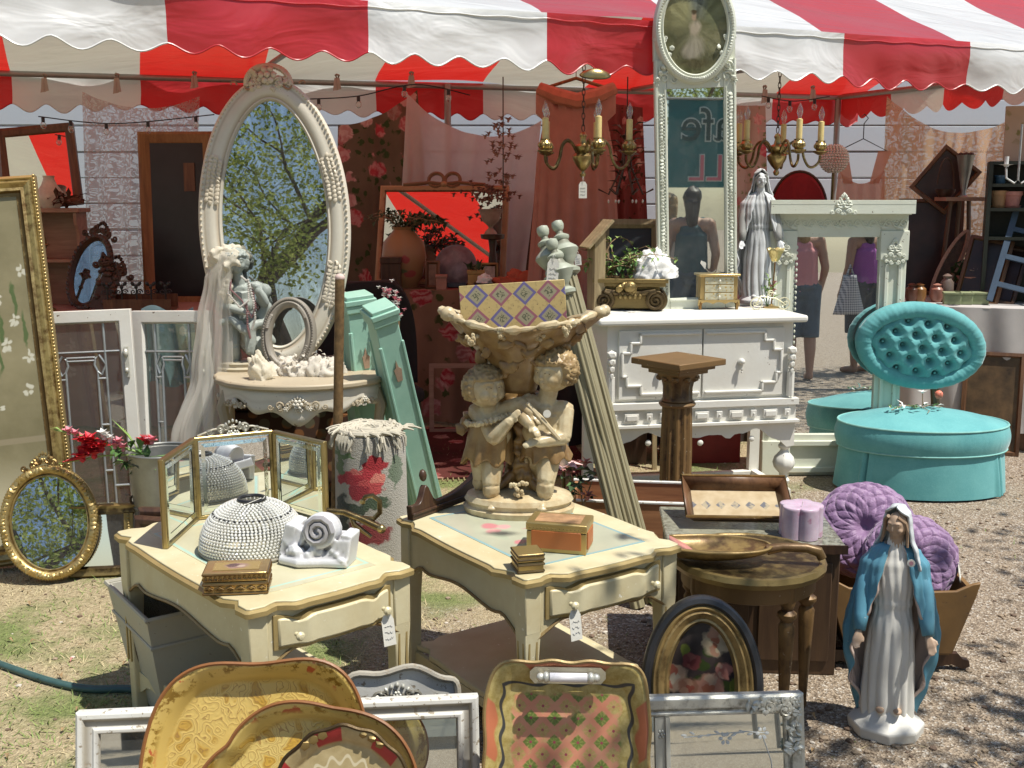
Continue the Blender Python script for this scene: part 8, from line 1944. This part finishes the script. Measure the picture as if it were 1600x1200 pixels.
t=thing('leaf_pot','dark leafy plant standing among the bric a brac','plant',on3(1490,7.2)); bld('pot',M['darkwood'],t,lambda m:m.lathe([(.05,0),(.06,.1),(.05,.1),(0,.08)],18)); bld('leaf',[M['leafd'],M['leafg']],t,lambda m:[(setattr(m,'cur',q%2),m.leaf((R.gauss(0,.03),R.gauss(0,.03),.1+.12*R.random()),(R.gauss(0,1),R.gauss(0,.7),.9),.11,.045)) for q in range(40)],kind='stuff')
for px,rz,tl,hh,lb,c_ in ((1524,-25,14,.42,'brown painting leaning on the white cloth table',M['brownwood']),(1550,-25,26,.40,'nearly black framed picture leaning by the blue ladder',M['darkwood'])):
    t=thing('leaning_painting',lb,'painting',on3(px,6.93),rz,tl,10); bld('frame',c_,t,lambda m:m.sweep(rect_path(.26,hh),[(0,.012),(0,-.012),(.02,-.018),(.03,0)])); bld('picture',dpa,t,lambda m:m.bx(-.11,.11,-.003,.003,.025,hh-.025))
for px,py,yy,w_,hh,rz,lb,mt in ((1545,690,6.5,.34,.62,-22,'dull brown floral painting on the ground under the white cloth table',plain('brown_floral_oil',(.12,.07,.03),.5,0,.7,9)),(1500,670,6.75,.36,.55,-15,'dim woven panel on the ground beneath the white cloth table',plain('rattan',(.2,.1,.06),.8,0,.4,60))):
    p=ony(px,py,yy); t=thing('stacked_painting',lb,'painting',Vector((p.x,yy,0)),rz,10); bld('frame',M['brownwood'],t,lambda m:m.sweep(rect_path(w_,hh),[(0,.012),(0,-.012),(.02,-.018),(.03,0)])); bld('picture',mt,t,lambda m:m.bx(-w_/2+.025,w_/2-.025,-.003,.003,.025,hh-.025))
p=onz(1592,700,0); t=thing('gilt_picture_frame','tall rough gilt frame edge leaning at the far end beside the stool','picture frame',Vector((p.x+.42,p.y+.05,0)),-28,10,5); bld('frame',gold('rough_gilding',(.30,.23,.11),(.10,.07,.03),.5,.7,.2,60),t,lambda m:m.sweep(rect_path(.9,1.05),[(0,.03),(0,-.02),(.02,-.035),(.055,-.03),(.07,-.01),(.07,.01)])); bld('picture',plain('dark_grey_print',(.08,.08,.08),.5,0,.6,8),t,lambda m:m.bx(-.38,.38,-.004,.004,.07,.98))
# red box and other dim things behind/below the buffet
simplebox('red_chest','red painted chest on the ground behind the buffet','chest',Vector((1.12,6.42,0)),.42,.3,.34,plain('chest_red',(.25,.02,.02),.5),4)
simplebox('stack_crate','dark stained crate on the ground behind the white buffet','crate',Vector((.62,6.4,0)),.36,.3,.3,M['darkwood'],-6)
# ================================================================ chandeliers
BR=M['brass']
def chandelier(p,lbl):
    t=thing('candle_chandelier',lbl,'chandelier',p,8,group='brass candle chandeliers')
    bld('body',BR,t,lambda m:m.lathe([(0,-.13),(.012,-.125),(.018,-.11),(.010,-.095),(.03,-.075),(.052,-.04),(.055,-.02),(.03,0),(.045,.015),(.05,.03),(.02,.045),(.014,.07),(.02,.085),(.012,.10),(0,.105)],22))
    for i in range(5):
        a=PI*2*i/5-PI/2+.12; c,s=cos(a),sin(a); P=[(.04,.0),(.07,.045),(.105,.06),(.135,.03),(.15,-.03),(.175,-.075),(.205,-.08),(.235,-.05),(.238,-.01)]
        ar=bld('arm',BR,t,lambda m:m.tube([(r*c,r*s,z) for r,z in cr_([Vector((x,z,0)) for x,z in P],4) for r,z in ((r,z),)] if False else [(v.x*c,v.x*s,v.y) for v in cr_([Vector((x,z,0)) for x,z in P],4)],.0075,8))
        cp=bld('candle_cup',BR,ar,lambda m:(m.lathe([(.012,-.015),(.04,.0),(.042,.006),(.02,.008),(.03,.025),(.034,.04),(.024,.055),(.027,.062),(.0,.062)],16,(.238*c,.238*s,0)),[m.ell((.238*c+.03*cos(q*1.05),.238*s+.03*sin(q*1.05),.032),(.010,.010,.015),1) for q in range(6)]))
        bld('candle_sleeve',M['candle'],ar,lambda m:m.lathe([(.0165,.06),(.0165,.165),(.006,.17),(0,.17)],14,(.238*c,.238*s,0)))
        bld('bulb',M['plasticglass'],ar,lambda m:m.lathe([(.008,.168),(.010,.18),(.0165,.20),(.0155,.215),(.006,.24),(.0015,.25),(0,.252)],14,(.238*c,.238*s,0)))
    def ch(m):
        z=.105
        for q in range(int((2.36-p.z-.105)/.03)+1):
            o=.0; w=[(.008*cos(i*.785),0,z+.018+.02*sin(i*.785)) for i in range(8)] if q%2==0 else [(0,.008*cos(i*.785),z+.018+.02*sin(i*.785)) for i in range(8)]; m.tube(w,.0026,5,closed=True); z+=.03
    bld('chain',M['darkwood'],t,ch)
    return t
q1=ony(911,238,5.82); chandelier(q1,'brass candle chandelier hanging before the salmon pink dress')
q2=ony(1214,238,6.28); chandelier(q2,'brass candle chandelier hanging before the white boarded wall')
pricetag('white price tag hanging under the chandelier by salmon dress',q1+Vector((0,-.02,-.12)),.042,.085,0,0,0,.03)
t=thing('brass_plate','small curved brass ceiling canopy tucked on the valance above the chandelier','lamp canopy',ony(930,118,5.68),10,-30); bld('canopy',M['brass'],t,lambda m:m.lathe([(.065,0),(.06,.012),(.03,.03),(.01,.035),(0,.035)],24,sx=1.2,sy=.6)); bld('rim',M['brass'],t,lambda m:m.tube([(.078*cos(i*.26),.039*sin(i*.26),0) for i in range(24)],.004,5,closed=True))
# leafy iron garland chandelier in the dark beside the trumeau
t=thing('iron_leaf_chandelier','dark iron leaf chandelier hanging in shade beside the trumeau','chandelier',ony(978,290,6.5)); bld('frame',M['darkwood'],t,lambda m:([m.tube([(0,0,.35),(.03*cos(a),.03*sin(a),.1),(.10*cos(a),.10*sin(a),-.05),(.16*cos(a),.16*sin(a),-.02)],.006,5) for a in range(6)],m.tube([(0,0,.35),(0,0,ony(978,120,6.5).z-ony(978,290,6.5).z)],.004,5))); bld('leaf',M['darkwood'],t,lambda m:[m.leaf((.03*cos(q*2.4),.03*sin(q*2.4),.33-.011*q),(cos(q*2.4),sin(q*2.4),.4),.09,.035) for q in range(34)]); bld('crystal_drop',M['crystal'],t,lambda m:[m.ell((.10*cos(a*1.05),.10*sin(a*1.05),-.09),(.007,.007,.013),1) for a in range(6)])
# string lights under the tent roof
def strlights(lbl,pts,n):
    t=thing('string_lights',lbl,'string lights',Vector((0,0,0))); P=cr_(pts,10); bld('cable',M['black'],t,lambda m:m.tube(P,.004,5)); first=None
    for i in range(n):
        p=P[int((i+.5)*(len(P)-1)/n)]
        if first is None: first=bld('bulb',[M['black'],M['plasticglass']],t,lambda m:(m.lathe([(.012,-.035),(.012,0),(0,0)],10),setattr(m,'cur',1),m.ell((0,0,-.055),(.02,.02,.026),2))); o=first
        else: o=first.copy(); COL.objects.link(o); o.parent=t
        o.location=p
strlights('string of small bulbs crossing in front of the pink lace curtain',[ony(60,182,7.7),ony(180,193,7.7),ony(345,178,7.6)],5)
strlights('string of small bulbs looped above the rose curtain',[ony(480,155,7.6),ony(560,150,7.6),ony(650,132,7.6),ony(740,150,7.6)],4)
strlights('string of small bulbs under the roof behind second chandelier',[ony(1190,150,8.2),ony(1240,158,8.2),ony(1300,150,8.2)],3)
tie0=None
for px,py,lb in ((70,122,'rag tied on tent rail above the brown mirror'),(183,122,'rag tied on tent rail above the pink lace curtain'),(304,118,'rag tied on tent rail where the lace curtain ends'),(527,122,'rag tied on tent rail just beyond the big oval mirror'),(643,118,'rag tied on tent rail holding the sheer white drape'),(1270,140,'rag tied on tent rail above the red chair'),(1195,140,'rag tied on tent rail beside the pink floral dress')):
    if tie0 is None:
        tie0=bld('cloth_tie',cloth('rag',(.5,.42,.36),.3),None,lambda m:(m.tube([(-.02,0,.03),(0,-.03,.035),(.02,0,.03),(0,.03,-.01),(-.02,0,.03)],.012,6),hang(m,(-.03,-.02,.0),(.03,-.02,.0),(-.05,-.02,-.14),(.045,-.02,-.12),1.5,.012,0,12,8)),ang=180); o=tie0
    else: o=tie0.copy(); COL.objects.link(o)
    o.location=ony(px,py,7.85 if px<800 else 9.0); o.scale=(.6,.6,R.uniform(.55,.8)); tag(o,lb,'cloth tie','rag ties on the rear tent rail')
# ================================================================ behind the photographer: what the mirrors show
def person(lbl,p,rz,top,legs,hairm,skin,h=1.66,bag=None,longhair=True,pants=.42):
    t=thing('person',lbl,'person',p,rz); s=h/1.66; V=lambda x,y,z:Vector((x*s,y*s,z*s))
    m=MB(); m.cap(V(0,0,.95),.145*s,V(0,.01,1.26),.13*s,14); m.cap(V(0,.01,1.30),.07*s,V(0,0,1.47),.052*s); m.ell(V(0,-.01,1.56),(.075*s,.092*s,.112*s),3); m.ell(V(0,-.10,1.55),(.014*s,.02*s,.02*s),1)
    for k in (-1,1):
        m.cap(V(0,.01,1.33),.09*s,V(k*.165,.01,1.36),.058*s); m.cap(V(k*.165,.01,1.36),.052*s,V(k*.22,.02,1.10),.042*s); m.cap(V(k*.22,.02,1.10),.042*s,V(k*.20,-.08,.88),.028*s); hand(m,V(k*.20,-.08,.88),(0,-.25,-1),(k,0,0),.17*s)
        m.cap(V(k*.08,0,.92),.10*s,V(k*.095,-.01,.50),.062*s); m.cap(V(k*.095,-.01,.50),.062*s,V(k*.095,.02,.30),.058*s); m.cap(V(k*.095,.02,.30),.056*s,V(k*.095,.02,.08),.036*s); m.cap(V(k*.095,.03,.045),.042*s,V(k*.10,-.13,.03),.032*s)
    b=m.build('body',skin,t,remesh=.013,soft=3)
    m=MB(); m.cap(V(0,0,.93),.158*s,V(0,.01,1.27),.142*s,14)
    for k in (-1,1): m.cap(V(0,.01,1.30),.10*s,V(k*.10,.01,1.385),.045*s)
    m.build('top',top,b,remesh=.014,soft=2)
    m=MB(); m.cap(V(0,0,.90),.16*s,V(0,0,.97),.155*s)
    for k in (-1,1): m.tube([V(k*.08,0,.93),V(k*.095,-.005,.6),V(k*.095,.0,pants)],[.118*s,.092*s,.09*s],14)
    m.build('trousers',legs,b,remesh=.014,soft=2)
    m=MB(); m.ell(V(0,.025,1.595),(.088*s,.095*s,.10*s),2,jit=.15)
    if longhair: m.cap(V(0,.06,1.55),.075*s,V(0,.085,1.36),.05*s)
    m.build('hair',hairm,b,remesh=.012,soft=1)
    return t
SK=plain('warm_skin',(.42,.24,.16),.55,0,.06); SK2=plain('tanned_skin',(.34,.19,.12),.55,0,.06)
DEN=plain('faded_denim',(.075,.11,.15),.85,0,.35,6); PKT=plain('pink_knit',(.62,.27,.27),.85,0,.06); PUR=plain('purple_knit',(.30,.08,.32),.85,0,.06); DK=plain('charcoal_cloth',(.04,.04,.05),.85); TL=plain('dark_teal_cloth',(.05,.10,.11),.85)
HB=plain('dark_brown_hair',(.03,.018,.012),.5); HBL=plain('sandy_hair',(.34,.22,.10),.5,0,.3)
person('person in pink racerback tank top and denim capris with back to the mantel mirror',Vector((2.98,1.4,0)),4,PKT,DEN,HBL,SK)
person('person in purple top and charcoal trousers carrying a gingham bag',Vector((3.80,.75,0)),-30,PUR,DK,HB,SK2)
person('person with dark hair and dark teal top seen in the trumeau mirror',Vector((1.86,1.75,0)),10,TL,DEN,HB,SK,1.64)
person('shorter person with sandy hair and pale top seen in the trumeau mirror',Vector((1.95,.35,0)),-12,plain('pale_knit',(.55,.45,.38),.85),DK,HBL,SK,1.60)
gb=thing('gingham_bag','grey gingham cloth bag held by the person in the purple top','bag',Vector((3.62,.92,.62)),-20)
g=G('gingham'); o=g.sep(); a_=g.step(g.math('SINE',g.math('MULTIPLY',o[0],260.)),-.1,.1); b_=g.step(g.math('SINE',g.math('MULTIPLY',o[2],260.)),-.1,.1); c=g.mix(g.math('MULTIPLY',g.math('ADD',a_,b_),.5),(.62,.62,.62),(.18,.19,.22)); GH=g.out(g.bsdf(c,.85))
bld('bag',GH,gb,lambda m:m.surf(lambda u,v:(.14*(1.25-.9*v)*cos(2*PI*u)*(1+.08*sin(u*38)),.08*sin(2*PI*u),.40*v),50,10,cu=True),solid=.004); bld('strap',GH,gb,lambda m:m.tube([(-.04,0,.40),(0,0,.5),(.04,0,.40)],.012,6))
# hanging cafe banner
bn=thing('cafe_banner','teal cloth cafe banner hanging behind the photographer','banner',Vector((3.25,-3,1.74)),180)
bld('cloth',cloth('teal_banner',(.045,.15,.16),.15,1.,80),bn,lambda m:m.surf(lambda u,v:(-.62+1.24*u,.015*sin(u*11+v),1.12*v),30,10),ang=180)
bld('pole',M['canopypole'],bn,lambda m:(m.tube([(-.7,0,1.13),(.7,0,1.13)],.018,8),[m.tube([(s*.68,0.02,-1.74),(s*.68,0.02,1.14)],.02,8) for s in (-1,1)]))
def letters(nm,txt,size,x,z,mat,off,y,par):
    cu=bpy.data.curves.new(nm,'FONT'); cu.body=txt; cu.size=size; cu.extrude=.002; cu.offset=off; cu.align_x='RIGHT'
    o=bpy.data.objects.new(nm,cu); COL.objects.link(o); dg=bpy.context.evaluated_depsgraph_get(); me=bpy.data.meshes.new_from_object(o.evaluated_get(dg)); bpy.data.objects.remove(o)
    me.materials.clear(); me.materials.append(mat); q=bpy.data.objects.new(nm,me); COL.objects.link(q); q.parent=par; q.matrix_local=T(x,y,z)@RX(90)
LW=plain('pale_ink',(.55,.62,.60),.8,0,.05); LG=plain('deep_green_ink',(.02,.06,.055),.8,0,.05); LP=plain('pink_ink_paint',(.60,.16,.20),.8,0,.05)
letters('lettering','Cafe',.60,.46,.60,LW,.016,-.022,bn); letters('lettering','Cafe',.60,.46,.60,LG,0,-.027,bn)
letters('lettering','LL',.48,.34,.09,LW,.012,-.022,bn); letters('lettering','LL',.48,.34,.09,LP,0,-.027,bn)
# neighbouring white tent
wt=thing('white_tent','plain white market tent with diagonal roof braces behind the photographer','tent',Vector((1.0,-6.6,0)),0)
WCV=M['twhite']
for s in (-1,1):
    bld('roof_panel',WCV,wt,lambda m:m.surf(lambda u,v:(-2.1+4.2*u,s*(1.7-1.7*v),2.25+.95*v-.08*sin(PI*v)),14,8))
bld('valance',WCV,wt,lambda m:[m.surf(lambda u,v,s=s:(-2.1+4.2*u,s*1.71+.02*sin(u*30)*v,2.27-.24*v),30,4) for s in (-1,1)])
bld('back_wall',WCV,wt,lambda m:m.surf(lambda u,v:(-2.1+4.2*u,-1.68+.03*sin(u*25),2.25*(1-v)),30,4))
for q in range(5): bld('brace',M['canopypole'],wt,lambda m:m.tube([(-2.0+q*.8,1.6,2.2),(-1.2+q*.8,.1,3.08)],.016,6))
for sx in (-2.05,2.05):
    for sy in (-1.62,1.62): bld('pole',M['canopypole'],wt,lambda m:m.tube([(sx,sy,0),(sx,sy,2.25)],.025,8))
